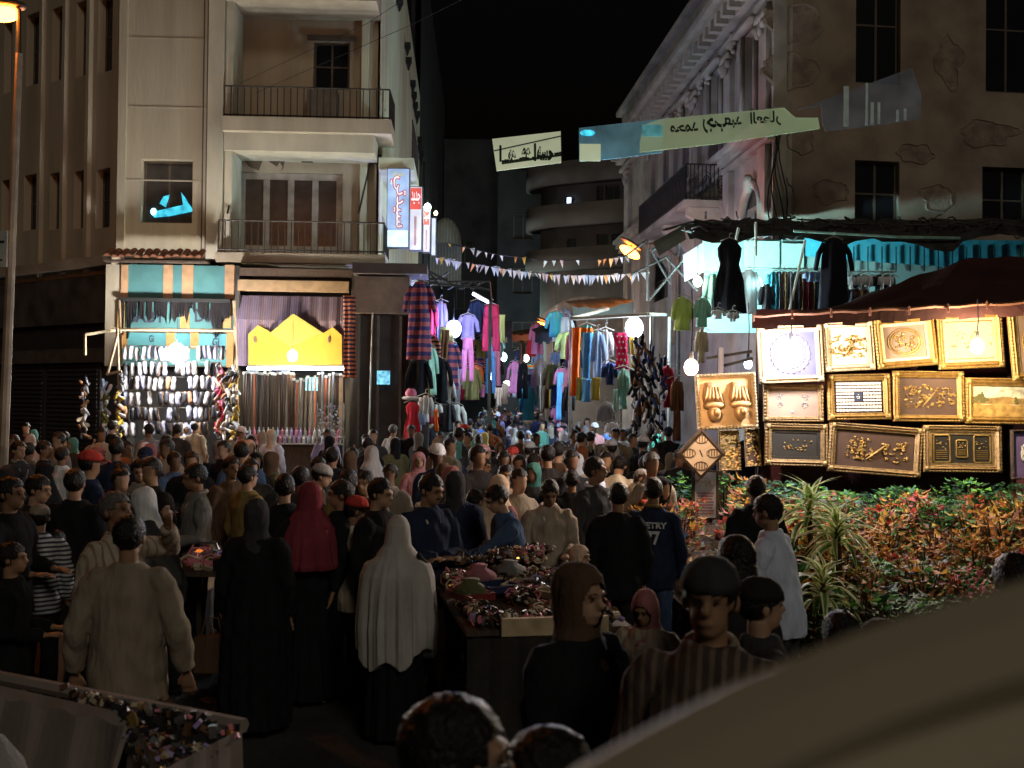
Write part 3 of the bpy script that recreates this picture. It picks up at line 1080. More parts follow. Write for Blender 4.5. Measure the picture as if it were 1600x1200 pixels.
# near lamp, top corner, on its own tall pole
pp = P(2, 22, 13.5)
t = thing('street_lamp', 'orange street lamp on a tall thin pole beside the wing', 'street lamp', (pp.x, pp.y, 0), 0, 'orange street lamps')
MB().ell((0, 0, pp.z), (.24, .14, .1), 12, 8).build('lens', emit_mat('sodium_near', SOD, 420), t, True)
MB().ell((0, .03, pp.z + .13), (.32, .18, .08), 12, 8).build('hood', dark_metal, t, True)
q0, q1 = P(4, 720, 13.5) - pp, P(30, 84, 13.5) - pp
MB().tube([(q0.x - .03, 0, 0), (q1.x, 0, pp.z + q1.z)], [.075, .045], 8).build('pole', mat('pole_paint', (.35, .27, .2), .5, .3), t)
MB().tube([(q1.x, 0, pp.z + q1.z), (q1.x, -.02, pp.z + .05), (.1, 0, pp.z + .18)], .03, 6).build('arm', dark_metal, t)
# wall sign on the pole at the picture edge
f = Fr(P(-40, 600, 13.3), P(12, 600, 13.3))
s = thing('street_sign', 'pale square street sign cut by the picture edge on the tall pole', 'sign', f.o, f.rz)
a = f.rect(-40, 360, 10, 417)
MB().box(a[0], a[1], 0, .03, a[2], a[3]).build('plate', mat('plate_pale', (.32, .32, .29), .6), s)
b = MB()
b.box(a[0] + .03, a[1] - .03, -.008, -.002, a[3] - .16, a[3] - .13)
b.box(a[0] + .1, a[1] - .05, -.008, -.002, a[2] + .08, a[2] + .1)
b.build('lettering', black, s)

# ------------------------------------------------------------------ window glass reflections, built as glowing sheets over the street mouth
refl_e = mat('reflection_green', (.42, .52, .32), .9, emit=.24, alpha=.52, var=.12, vs=.7)
refl_g = mat('reflection_pale', (.62, .72, .50), .9, emit=.38, var=.2, vs=.9)
refl_b = mat('reflection_blue', (.14, .30, .38), .9, emit=.2, alpha=.75, var=.5, vs=1.2)
refl_d = mat('reflection_faint', (.13, .15, .17), .9, emit=.12, alpha=.45, var=.5, vs=1.5)
inkm = mat('reflection_ink', (.02, .045, .03), .9)


def pane_reflection(label, pts, Y, m, nm='pane_reflection', th=.03, frame=True):
    c = P(sum(p[0] for p in pts) / len(pts), sum(p[1] for p in pts) / len(pts), Y)
    t = thing(nm, label, 'pane_reflection', c, 0, 'window reflections over the street')
    q = [P(x_, y_, Y) - c for x_, y_ in pts]
    k = len(q)
    b = MB()
    b.add([(v.x, 0, v.z) for v in q] + [(v.x, th, v.z) for v in q], [tuple(range(k)), tuple(range(2 * k - 1, k - 1, -1))] + [(i, (i + 1) % k, k + (i + 1) % k, k + i) for i in range(k)])
    b.build('cloth', m, t)  # emissive see-through sheet standing for a reflection in the window glass
    return t, c


t, c = pane_reflection('pale window reflection with dark lettering and silhouettes, built as a glowing sheet', [(769, 217), (876, 205), (877, 254), (776, 267)], 20, refl_g)
for s_, x0, y0, w_, h_ in (('ا', 782, 240, 4, 26), ('هه', 800, 243, 12, 18), ('ﻣﻢ', 822, 241, 14, 20), ('ا', 836, 238, 4, 28), ('حسه', 852, 240, 26, 22)):
    q = P(x0, y0, 20) - c
    text(arabic(s_) if s_[0] in AR else s_, 'lettering', inkm, t, (q.x, -.012, q.z), w_ * 20 / 1600, h_ * 20 / 1600, bold=.05)
b = MB()
pr = None
for i in range(24):
    x_ = 784 + i * 3.9
    y_ = 257 - i * .55
    hh = 3 + 5 * abs(noise.noise(Vector((i * .45, 2, 0)))) + (3 if i % 7 < 3 else 0)
    q, q2 = P(x_, y_, 20) - c, P(x_ + 3.9, y_ - .55 - hh, 20) - c
    b.quad((q.x, -.014, q.z), (q2.x, -.014, q.z), (q2.x, -.014, q2.z), (q.x, -.014, q2.z))
b.build('silhouettes', inkm, t)
q, q2 = P(772, 236, 20) - c, P(876, 213, 20) - c
MB().tube([(q.x, -.02, q.z), (q2.x, -.02, q2.z)], .012, 4).build('cord', inkm, t)
t, c = pane_reflection('blue sheer window reflection between the lettered one and the green one', [(905, 200), (958, 194), (1036, 186), (1036, 238), (960, 248), (905, 252)], 21.5, refl_b)
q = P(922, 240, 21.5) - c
MB().box(q.x - .22, q.x + .22, -.02, -.002, q.z - .16, q.z + .2).build('pale_reflection', refl_g, t)
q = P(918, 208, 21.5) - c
MB().ell((q.x, -.02, q.z), (.16, .01, .07)).build('glow_patch', blue_refl, t)
t, c = pane_reflection('long pale green window reflection with dark Arabic lettering over the ornate facade', [(1000, 222), (1006, 195), (1034, 186), (1225, 168), (1243, 184), (1278, 184), (1281, 201), (1110, 226), (1000, 238)], 21, refl_e)
for s_, x0, y0, w_, h_ in (('محمد', 1069, 199, 44, 15), ('رجب', 1117, 196, 38, 24), ('عبد', 1146, 191, 26, 18), ('العطار', 1196, 186, 48, 24)):
    q = P(x0, y0, 21) - c
    text(arabic(s_), 'lettering', inkm, t, (q.x, -.012, q.z), w_ * 21 / 1600, h_ * 21 / 1600, rot=(pi / 2, -.08, 0), mirror=True, bold=.03)
q, q2 = P(1003, 222, 21) - c, P(1035, 199, 21) - c
MB().box(q.x, q2.x, -.02, -.002, q.z + .12, q2.z + .05).build('cyan_patch', mat('reflection_cyan', (.12, .42, .46), .9, emit=.35, var=.4), t)
t, c = pane_reflection('faint sheer blue grey window reflection over the cracked wall', [(1285, 190), (1283, 165), (1245, 172), (1425, 106), (1440, 150), (1438, 186), (1360, 197), (1290, 205)], 22.5, refl_d)
for (x0, x1, y0, y1) in ((1318, 1326, 135, 198), (1352, 1356, 130, 196), (1360, 1365, 160, 195), (1371, 1375, 160, 194), (1400, 1404, 172, 190), (1412, 1416, 170, 188)):
    q, q2 = P(x0, y1, 22.5) - c, P(x1, y0, 22.5) - c
    MB().box(q.x, q2.x, -.02, -.002, q.z, q2.z).build('pale_strip', mat('reflection_strip', (.25, .3, .27), .9, emit=.18), t)

# ------------------------------------------------------------------ bunting: two strings, each flag a part
FLC = [mat('flag_%d' % i, c_, .8, transl=.3) for i, c_ in enumerate([(.85, .85, .85), (.75, .78, .85), (.8, .6, .15), (.5, .65, .75), (.85, .8, .7), (.8, .4, .15)])]


def bunting(label, pts, Y0, Y1, n, sz):
    a = P(*pts[0], Y0)
    t = thing('bunting_string', label, 'bunting', (a.x, a.y, 0), 0, 'bunting over the street')
    line = []
    for i in range(n + 1):
        s_ = i / n
        k = s_ * (len(pts) - 1)
        j = min(int(k), len(pts) - 2)
        fx = k - j
        x_ = pts[j][0] * (1 - fx) + pts[j + 1][0] * fx
        y_ = pts[j][1] * (1 - fx) + pts[j + 1][1] * fx
        line.append(P(x_, y_, Y0 + (Y1 - Y0) * s_) - Vector((a.x, a.y, 0)))
    MB().tube(line, .008, 4).build('string', black, t)
    rr = random.Random(n)
    for i in range(n):
        if rr.random() < .16:
            continue
        p = line[i]
        s_ = sz * rr.uniform(.75, 1.2)
        b = MB()
        fl = rr.uniform(-.25, .25)
        b.add([(0, 0, 0), (s_ * .55, .01, 0), (s_ * .28 + fl * .1, fl * .3, -s_), (s_ * .28, .05 * fl, -s_ * .5)], [(0, 3, 1), (0, 2, 3), (3, 2, 1)])
        o = b.build('flag', FLC[rr.choices(range(6), (6, 3, 1.4, 1.5, 4, 1 + 3 * (i > n * .75)))[0]], t)
        o.location = p + Vector((0, -.01, 0))
        o.rotation_euler = (rr.uniform(-.5, .5), rr.uniform(-.25, .25), rr.uniform(-1.0, 1.0))


bunting('upper sparse string of small pennants across the street', [(700, 380), (775, 398), (850, 407), (930, 406), (985, 400)], 28, 24, 26, .2)
bunting('lower dense string of white and orange pennants across the street', [(680, 402), (740, 412), (800, 422), (870, 430), (940, 430), (1012, 425)], 28, 24, 62, .23)
t = thing('overhead_cable', 'pair of thin wires slanting over the upper balcony', 'cable', P(345, 150, 24))
c = Vector(t.location)
for (a_, b_, e_) in (((375, 130), (575, 36), (690, -40)), ((400, 145), (640, 40), (760, -20))):
    MB().tube([P(*a_, 24) - c, P(*b_, 23.5) - c, P(*e_, 23) - c], .006, 5).build('wire', black, t)

# ------------------------------------------------------------------ garments
PAL = {}


def cloth(name, col, **k):
    k.setdefault('transl', .25)
    PAL[name] = mat('cloth_' + name.replace(' ', '_'), col, .9, var=.15, vs=3, bump=.4, bs=9, spec=.1, **k)


for n_, c_ in (('black', (.015, .015, .02)), ('charcoal', (.05, .05, .06)), ('navy', (.03, .045, .12)), ('white', (.75, .75, .75)), ('pale blue', (.35, .48, .7)), ('sky blue', (.12, .35, .65)),
               ('lilac', (.42, .36, .6)), ('pink', (.7, .25, .38)), ('red', (.5, .04, .06)), ('dark red', (.28, .02, .04)), ('orange', (.75, .16, .03)), ('mustard', (.5, .34, .06)), ('cream', (.65, .58, .42)),
               ('lime', (.5, .6, .22)), ('olive', (.2, .2, .07)), ('teal', (.06, .28, .33)), ('brown', (.16, .08, .04)), ('grey', (.25, .25, .26)), ('mint', (.35, .6, .48)), ('beige', (.42, .34, .25))):
    cloth(n_, c_)
cloth('plaid', (.32, .09, .10), stripes=('Z', 1.6, (.05, .04, .12), .5))
cloth('striped', (.55, .2, .1), stripes=('Z', 3.2, (.03, .03, .06), .5))
cloth('rainbow striped', (.10, .45, .42), stripes=('Z', 1.5, (.6, .15, .03), .5))
cloth('red dotted', (.6, .03, .1))


def garment_mesh(kind, w_, h_, seed=0, hw=None):
    rr = random.Random(seed)
    b = MB()

    def sheet(xc, wf, z1, z0, th, n=10, k=8, ph=0.0, sway=0.0):
        rings = []
        for j in range(k + 1):
            t = j / k
            z = z1 + (z0 - z1) * t
            hwid = wf(t) / 2
            ring = []
            for i in range(n):
                u = i / (n - 1)
                x = xc + (2 * u - 1) * hwid + sway * t
                y = -th * sin(pi * u) ** .5 - .035 * sin(u * 11 + ph + t * 1.5) * min(1, t * 2 + .2)
                ring.append(Vector((x, y, z)))
            for i in range(n - 2, 0, -1):
                u = i / (n - 1)
                x = xc + (2 * u - 1) * hwid + sway * t
                y = th * sin(pi * u) ** .5 + .02 * sin(u * 9 + ph + 1 + t)
                ring.append(Vector((x, y, z)))
            rings.append(ring)
        b.rings(rings)
    ph = rr.uniform(0, 6)
    if kind in ('robe', 'shirt', 'dress', 'coat'):
        flare = {'robe': .85, 'shirt': .62, 'dress': 1.0, 'coat': .75}[kind]

        def wf(t):
            sh = w_ * (.30 + .30 * min(1, t * 9))
            if kind == 'dress':
                return sh * (1 - .25 * math.exp(-((t - .35) / .12) ** 2)) + w_ * .4 * max(0, t - .35)
            return sh + w_ * (flare - .6) * t
        sheet(0, wf, 0, -h_, .05, 12, 9, ph)
        if kind != 'dress' or rr.random() < .4:
            sl = min(h_ * .62, .62)
            for s_ in (-1, 1):
                pts = [(s_ * w_ * .26, 0, -.05 * h_ - .02), (s_ * w_ * .42, -.01, -.05 * h_ - sl * .4), (s_ * w_ * .5, 0, -.05 * h_ - sl)]
                b.tube(pts, [.06, .062, .05], 7, .6)
    elif kind == 'trousers':
        sheet(0, lambda t: w_ * (.55 + .1 * t), 0, -h_ * .28, .05, 8, 3, ph)
        for s_ in (-1, 1):
            sheet(s_ * w_ * .17, lambda t: w_ * (.32 - .04 * t), -h_ * .26, -h_, .045, 7, 6, ph + s_, s_ * .03)
    elif kind == 'scarf':
        sheet(0, lambda t: w_ * (1 - .15 * sin(pi * t)), 0, -h_, .03, 8, 8, ph, rr.uniform(-.05, .05))
    me = b.mesh(kind, True)
    a = co_of(me)
    for i in range(len(a)):
        x, y, z = a[i]
        a[i, 1] += .018 * noise.noise(Vector((x * 7, z * 2.5, seed)))
        a[i, 0] += .015 * noise.noise(Vector((z * 3, x * 2, seed + 5)))
    set_co(me, a)
    return me


_gm = {}


def garment(kind, colr, p, w_=.6, h_=1.2, label=None, rz=0.0, group=None, seed=0, hanger=True, extra=None):
    key = (kind, round(w_, 1), round(h_, 1), seed % 3)
    if key not in _gm:
        _gm[key] = garment_mesh(kind, round(w_, 1) or .1, round(h_, 1), seed % 3 + len(_gm))
    t = thing({'robe': 'long_robe', 'shirt': 'shirt', 'dress': 'dress', 'coat': 'coat', 'trousers': 'trousers', 'scarf': 'scarf'}[kind], label, kind, p, rz, group)
    mkobj('fabric', _gm[key], PAL[colr], t, objmat=True)
    if hanger and kind != 'scarf':
        if 'hg' not in _gm:
            b = MB()
            b.tube([(-.2, 0, -.03), (0, 0, .05), (.2, 0, -.03)], .009, 4)
            b.tube([(0, 0, .05), (0, 0, .12), (.03, 0, .15), (.05, 0, .12)], .006, 4)
            _gm['hg'] = b.mesh('hanger')
            _gm['hg'].materials.append(frame_w)
        o = bpy.data.objects.new('hanger', _gm['hg'])
        COL.objects.link(o)
        o.parent = t
        o.location = (0, 0, .01)
    if extra:
        extra(t)
    return t


def hang(kind, colr, px, py, Y, pw, ph, label, group=None, rz=0.0, seed=None, extra=None):
    """px,py = top centre; pw, ph = size in the photograph"""
    s_ = Y / 1600
    return garment(kind, colr, P(px, py, Y), max(pw * s_, .15), ph * s_, label, rz, group, seed if seed is not None else int(px * 7 + py) % 97, extra=extra)


GL = 'clothes hung out on the kiosk side'
hang('scarf', 'striped', 546, 462, 23.7, 22, 125, 'orange and black striped scarf hanging at the edge of the belt shop')
hang('robe', 'plaid', 656, 440, 23.6, 50, 122, 'plaid red and purple robe hanging from the kiosk roof', GL)
hang('shirt', 'plaid', 652, 540, 24.5, 34, 22, 'small white checked cloth below the plaid robe')
hang('coat', 'black', 655, 562, 24.0, 42, 80, 'black coat hanging under the plaid robe', GL)
hang('coat', 'black', 684, 560, 25.0, 44, 72, 'black coat hanging nearest the blue bulb', GL)
hang('scarf', 'mustard', 667, 555, 24.6, 7, 65, 'narrow mustard scarf between two black coats', GL)
hang('trousers', 'dark red', 768, 476, 28.5, 42, 72, 'dark red trousers hung high under the tilted tube')
hang('shirt', 'lilac', 731, 492, 28.6, 34, 38, 'lilac top hanging high beside the blue bulb')
hang('trousers', 'pink', 731, 528, 28.3, 26, 66, 'pale pink trousers under the lilac top')
hang('trousers', 'sky blue', 767, 540, 30, 22, 74, 'sky blue trousers under the dark red ones')
hang('scarf', 'pink', 777, 540, 30.5, 9, 62, 'pink scarf beside the sky blue trousers')
hang('scarf', 'lime', 784, 492, 29.5, 10, 45, 'lime and blue scarf right of the dark red trousers')
hang('robe', 'olive', 738, 575, 29, 30, 52, 'olive and orange robe low beyond the black coats')
hang('robe', 'orange', 744, 570, 31, 22, 40, 'orange robe behind the olive robe')
hang('shirt', 'navy', 702, 560, 27.5, 24, 55, 'navy shirt under the blue bulb')
hang('shirt', 'beige', 713, 572, 29, 22, 42, 'beige shirt below the blue bulb')
hang('shirt', 'pink', 754, 600, 31, 10, 20, 'small pink top low beyond the olive robe')
hang('shirt', 'navy', 745, 470, 30.5, 26, 50, 'navy top in shade under the tilted tube')
hang('robe', 'dark red', 674, 470, 27.2, 20, 60, 'purple red robe behind the plaid robe')
hang('shirt', 'lilac', 689, 470, 27.6, 16, 70, 'lilac shirt behind the plaid robe sleeve')
hang('shirt', 'pale blue', 684, 585, 28, 12, 48, 'pale blue shirt behind the black coat')
hang('dress', 'white', 712, 632, 25.5, 34, 50, 'white flared child dress on a stand in the crowd')
hang('dress', 'red', 645, 628, 22.6, 34, 64, 'red child dress with a pink hat on a stand')
hang('shirt', 'white', 665, 618, 23.2, 18, 40, 'white shirt beside the red child dress')
hang('shirt', 'pale blue', 655, 645, 22.8, 14, 30, 'small pale blue top in front of the red dress')
hang('robe', 'charcoal', 701, 630, 25, 20, 44, 'charcoal robe beside the white flared dress')
hang('scarf', 'orange', 681, 640, 24, 6, 34, 'orange strip of cloth beside the charcoal robe')
hang('shirt', 'white', 680, 632, 24.6, 18, 18, 'small white top above the orange strip')
p_ = P(642, 622, 22.6)
t = thing('child_hat', 'pink and white child hat on top of the red dress', 'hat', p_)
MB().ell((0, 0, 0), (.2, .2, .05)).build('brim', PAL['white'], t, True)
MB().ell((0, 0, .1), (.13, .13, .12)).build('crown', PAL['pink'], t, True)

# deep street
deep = [('scarf', 'navy', 822, 585, 40, 15, 60), ('scarf', 'lilac', 833, 576, 40.5, 16, 66), ('scarf', 'teal', 815, 590, 44, 8, 50), ('scarf', 'cream', 846, 578, 37, 6, 66), ('robe', 'brown', 856, 572, 36, 14, 66),
        ('robe', 'mustard', 862, 578, 35.5, 8, 60), ('scarf', 'pale blue', 805, 590, 46, 8, 30), ('shirt', 'white', 789, 598, 48, 12, 34), ('robe', 'white', 779, 600, 46, 9, 34), ('robe', 'navy', 869, 575, 33, 20, 70),
        ('shirt', 'pale blue', 868, 550, 34, 15, 22), ('shirt', 'pink', 870, 636, 32, 16, 24), ('scarf', 'black', 883, 560, 31, 14, 100), ('robe', 'charcoal', 780, 560, 42, 12, 44), ('shirt', 'mint', 798, 575, 50, 10, 18),
        ('scarf', 'white', 870, 491, 30, 14, 44), ('scarf', 'red', 881, 490, 30, 11, 26)]
for i, (k_, c_, x_, y_, Y_, w_, h_) in enumerate(deep):
    zone = 'beside the deep bulbs' if x_ < 812 else 'in the middle of the deep street stalls' if x_ < 852 else 'before the dress stall'
    lb = '%s %s hanging %s' % (c_, {'robe': 'robe', 'scarf': 'length of cloth', 'shirt': 'top'}[k_], zone)
    hang(k_, c_, x_, y_, Y_, w_, h_, lb, 'garments deep in the street')

rr = random.Random(42)
seen_l = set()
xs_ = [(690, 735, 26, 34, 560), (735, 800, 30, 48, 520), (800, 870, 34, 52, 545), (860, 900, 26, 34, 530), (660, 700, 24.5, 27, 560)]
ci = 0
for zi, (xa, xb, ya, yb, ytop) in enumerate(xs_):
    for j in range(11):
        c_ = rr.choice([q for q in PAL if q not in ('red dotted',)])
        k_ = rr.choice(['robe', 'shirt', 'trousers', 'scarf', 'dress', 'coat'])
        Y_ = rr.uniform(ya, yb)
        sz_ = 26 / Y_
        lb = '%s %s hung %s' % (c_, {'scarf': 'cloth length', 'coat': 'coat'}.get(k_, k_), ['low behind the black coats', 'beyond the truss post', 'in the deep stalls at mid street', 'behind the first dresses of the pipe frame', 'at the back of the kiosk clothes'][zi])
        if lb in seen_l:
            continue
        seen_l.add(lb)
        hang(k_, c_, rr.uniform(xa, xb), ytop + rr.uniform(-50, 60), Y_, {'scarf': 12}.get(k_, 34) * sz_, {'shirt': 40, 'coat': 60}.get(k_, 74) * sz_, lb, 'garments deep in the street', rz=rr.uniform(-.8, .8))
# awnings closing the street over the stalls
for (x0, y0, x1, y1, Y0, Y1, cc_, lb) in ((735, 500, 800, 512, 34, 38, (.05, .05, .09), 'dark blue street awning beyond the truss'), (800, 522, 838, 516, 44, 50, (.10, .06, .04), 'small brown street awning far off'), (836, 520, 895, 500, 30, 36, (.03, .03, .035), 'black street awning left of the pipe frame'), (895, 478, 990, 470, 27, 31, (.07, .07, .06), 'dusty grey street awning behind the pipe frame')):
    p0, p1 = P(x0, y0, Y0), P(x1, y1, Y0)
    t = thing('street_awning', lb, 'awning', p0, 0, 'awnings over the street stalls')
    bb = MB()
    k_ = 10
    for i in range(k_):
        a0, a1 = (p1 - p0) * (i / k_), (p1 - p0) * ((i + 1) / k_)
        sg0, sg1 = Vector((0, 0, -.12 * sin(pi * i / k_) - .03 * sin(i * 2.2))), Vector((0, 0, -.12 * sin(pi * (i + 1) / k_) - .03 * sin((i + 1) * 2.2)))
        bk_ = Vector((0, Y1 - Y0, .5))
        bb.quad(a0 + sg0, a1 + sg1, a1 + bk_, a0 + bk_)
        dr_ = Vector((0, 0, -.28 - .06 * (i % 2)))
        bb.quad(a0 + sg0 + dr_, a1 + sg1 + dr_, a1 + sg1, a0 + sg0)
    bb.build('cover', mat('awning_%d' % x0, cc_, .9), t)

# dress stall on the right: pipe frame
t = thing('stall_frame', 'white pipe stall frame hung with dresses and a bright bulb', 'stall', P(950, 700, 23) * Vector((1, 1, 0)) if False else (P(950, 600, 23).x, 23, 0))
c = Vector(t.location)
for (a_, b_) in (((892, 498, 22.6), (1012, 491, 22.2)), ((892, 498, 22.6), (950, 483, 26)), ((1012, 491, 22.2), (1040, 492, 25))):
    MB().tube([P(*a_) - c, P(*b_) - c], .04, 8).build('pipe', frame_w, t)
for (x_, Y_) in ((892, 22.6), (1018, 22.3), (1046, 23)):
    q = P(x_, 495, Y_) - c
    MB().tube([(q.x, q.y, 0), q], .035, 8).build('post', pipe_m, t)
dress = [('scarf', 'orange', 901, 512, 22.5, 13, 104, 'bright orange scarf hung first on the pipe frame'), ('robe', 'pink', 893, 520, 22.9, 12, 60, 'pink robe at the post of the pipe frame'),
         ('scarf', 'sky blue', 918, 520, 22.4, 12, 108, 'long sky blue cloth next to the orange scarf'), ('dress', 'rainbow striped', 917, 508, 22.6, 16, 30, 'rainbow striped top above the sky blue cloth'),
         ('scarf', 'olive', 907, 590, 22.3, 11, 36, 'olive towel below the orange scarf'), ('scarf', 'sky blue', 917, 592, 22.2, 17, 38, 'sky blue towel with pale edge below the stall'), ('scarf', 'mustard', 932, 590, 22.4, 17, 36, 'mustard brown towel below the stall'),
         ('shirt', 'pale blue', 934, 518, 22.7, 20, 76, 'pale blue patterned dress in the pipe frame'), ('shirt', 'white', 946, 515, 22.9, 18, 60, 'white blouse lit behind the smaller bulb'), ('scarf', 'red dotted', 970, 520, 22.5, 20, 58, 'pink red cloth with white dots beside the bright bulb'),
         ('shirt', 'navy', 953, 566, 22.6, 18, 34, 'navy shorts hanging under the smaller bulb'), ('scarf', 'mustard', 987, 526, 22.5, 10, 48, 'yellow cloth right of the dotted cloth'), ('robe', 'mint', 974, 575, 22.3, 16, 62, 'mint green gown under the bright bulb'),
         ('scarf', 'mint', 962, 608, 22.2, 8, 36, 'narrow mint cloth in front of the crowd'), ('shirt', 'grey', 946, 632, 21.2, 22, 34, 'grey child jacket hanging low at the stall'), ('shirt', 'white', 956, 660, 20.6, 18, 24, 'white child shirt hanging lowest at the stall'),
         ('robe', 'charcoal', 889, 600, 23.2, 12, 60, 'charcoal trousers below the orange scarf'), ('robe', 'dark red', 1043, 570, 21.5, 12, 70, 'dark red robe beside the beaded strings'), ('robe', 'brown', 1058, 590, 21, 16, 100, 'brown robe hanging beside the mask picture'),
         ('robe', 'cream', 1096, 515, 21.5, 14, 55, 'cream robe below the green gowns'), ('robe', 'lime', 1066, 464, 21.4, 30, 50, 'lime yellow gown hanging under the upper rack'), ('robe', 'mint', 1097, 466, 21.4, 26, 46, 'grey mint gown hanging beside the lime one'),
         ('shirt', 'white', 1122, 484, 21.8, 20, 14, 'small white flared top under the black dress'), ('shirt', 'white', 1145, 488, 21.9, 18, 12, 'second small white top under the black dress')]
for d_ in dress:
    k_, c_, x_, y_, Y_, w_, h_, lb = d_

    def ex(t, y_=y_):
        pass
    o = hang(k_, c_, x_, y_, Y_, w_, h_, lb, 'clothes of the pipe frame stall')
    if c_ == 'red dotted':
        s_ = 22.5 / 1600
        b = MB()
        rr = random.Random(2)
        for i in range(6):
            for j in range(3):
                b.ell(((-6 + 6 * j + (i % 2) * 3) * s_, -.075, -(6 + i * 9) * s_), (.022, .012, .03), 6, 4)
        b.build('dots', PAL['white'], o, kind='stuff')

# strings of shoes and bags hanging right of the bright bulb
shoe = MB()
shoe.rings([[Vector((x_ * sx, y_ * 1.0, z_)) for x_, y_ in ((-.04, 0), (0, -.035), (.04, 0), (0, .035))] for sx, z_ in ((.6, .13), (1.1, .07), (.8, 0), (1.15, -.08), (.5, -.13))])
shoe_me = shoe.mesh('shoe', True)
sole_me = MB().box(-.045, .045, .03, .045, -.135, .135).mesh('sole')
for x_, y_, Y_, n_, lb in ((1000, 528, 21.6, 40, 'thick hanging string of dark shoes beside the bright bulb'), (1016, 545, 21.4, 36, 'hanging string of dark and white shoes nearest the crowd post'), (1031, 560, 21.2, 30, 'hanging string of pale shoes beside the dark red robe'), (992, 560, 21.9, 26, 'thin hanging string of brown shoes behind the thick one')):
    p_ = P(x_, y_, Y_)
    t = thing('shoe_string', lb, 'shoes', p_, 0, 'strings of shoes at the pipe frame stall')
    MB().tube([(0, 0, .1), (0, 0, -2.0)], .01, 4).build('cord', black, t)
    rr = random.Random(x_)
    for i in range(n_):
        o = mkobj('shoe', shoe_me, PAL[rr.choice(['black', 'brown', 'charcoal', 'white', 'grey', 'navy', 'black', 'pale blue' if x_ > 1025 else 'brown'])], t, objmat=True)
        o.location = (rr.uniform(-.11, .11), rr.uniform(-.12, .0), -i * 2.0 / n_ - .05)
        o.rotation_euler = (rr.uniform(-.5, .5), rr.uniform(-.7, .7), rr.uniform(0, 6))

# upper clothes rack on the mezzanine of the plastered building
UR = Fr(P(1100, 600, 24.0), P(1600, 600, 24.6), 'upper_rack_bay', 'raised shop bay with cyan wall and rails of hanging clothes', 'shop bay')
rt = UR.root
cyan = mat('cyan_wall', (.06, .40, .50), .8, stripes=('X', .9, (.08, .42, .52), .55))
greenw = mat('green_white_wall', (.42, .56, .46), .8, var=.1)


def quadp(fr, pts, y, m, nm, parent, th=.03):
    q = [fr.uz(px_, py_, -y) for px_, py_ in pts]
    k = len(q)
    bb = MB()
    bb.add([(u, y, z) for u, z in q] + [(u, y + th, z) for u, z in q],
           [tuple(range(k)), tuple(range(2 * k - 1, k - 1, -1))] + [(i, (i + 1) % k, k + (i + 1) % k, k + i) for i in range(k)])
    return bb.build(nm, m, parent)


quadp(UR, [(1100, 373), (1268, 375), (1600, 382), (1640, 500), (1640, 520), (1100, 520)], .45, mat('rack_back', (.26, .36, .33), .85, var=.3, vs=1), 'back_wall', rt)
quadp(UR, [(1258, 372), (1640, 376), (1640, 410), (1500, 418), (1380, 410), (1258, 400)], .40, cyan, 'cyan_band', rt)
for (x0, y0, x1, y1) in ((1098, 376, 1126, 425), (1162, 376, 1218, 420), (1222, 380, 1256, 420)):
    quadp(UR, [(x0, y0), (x1, y0 + 1), (x1, y1), (x0, y1 - 2)], .36, greenw, 'white_board', rt)
for x_ in range(1290, 1600, 22):
    quadp(UR, [(x_, 385), (x_ + 1.2, 385), (x_ + 1.2, 424), (x_, 424)], .33, black, 'hook_rod', rt)
# dark torn roof mesh above, with rods and a green pipe
b = MB()
rr = random.Random(12)
for i in range(150):
    x_ = rr.uniform(1080, 1640)
    y0 = 356 + (x_ - 1080) * .0 + rr.gauss(0, 7)
    a_, c2 = P(x_, y0, rr.uniform(22.6, 23.8)), P(x_ + rr.uniform(-40, 40), y0 + rr.gauss(0, 5), rr.uniform(22.6, 23.8))
    b.tube([a_, (a_ + c2) / 2 + Vector((0, 0, rr.uniform(-.1, .1))), c2], rr.uniform(.008, .03), 4)
t = thing('torn_roof_net', 'dark tangle of netting rods and rags over the upper clothes rack', 'roof')
o = b.build('rods', mat('tangle', (.06, .055, .05), .8), t)
o['kind'] = 'stuff'
b = MB()
n = 40
rows = []
for i in range(n + 1):
    x_ = 1085 + 560 * i / n
    sag = 8 * sin(i * .5) + (10 if 20 < i < 30 else 0) + rr.uniform(-3, 3)
    rows.append((P(x_, 343 + rr.uniform(-3, 3), 24.93), P(x_, 362 + rr.uniform(-3, 3), 22.8), P(x_, 374 + sag, 22.6)))  # back edge carried to the wall to block the cyan lamp's light
for r0, r1 in zip(rows, rows[1:]):
    b.quad(r0[0], r1[0], r1[1], r0[1])
    b.quad(r0[1], r1[1], r1[2], r0[2])
b.build('net_sheet', mat('net_sheet', (.035, .032, .03), .9, var=.6, vs=3, bump=1), t)
t = thing('pipe_rail', 'green white metal pipe over the upper rack', 'pipe', P(1240, 361, 22.5))
c = Vector(t.location)
MB().tube([Vector((0, 0, 0)), P(1400, 370, 22.5) - c, P(1500, 372, 22.6) - c], .03, 6).build('pipe', mat('pipe_green', (.25, .4, .32), .5, .3), t)
for (a_, b_, lb) in (((1258, 375, 22.4), (1232, 492, 22.0), 'leaning white pole in front of the upper rack'), ((1181, 347, 22.4), (1181, 400, 22.4), 'thin upright white rod above the white boards'), ((1154, 356, 22.4), (1150, 374, 22.4), 'short upright white rod on the torn roof')):
    a__, b__ = P(*a_), P(*b_)
    t = thing('metal_pole', lb, 'pole', b__)
    MB().tube([(0, 0, 0), a__ - b__], .03, 6).build('pole', mat('pole_pale', (.55, .6, .55), .5, .3), t)
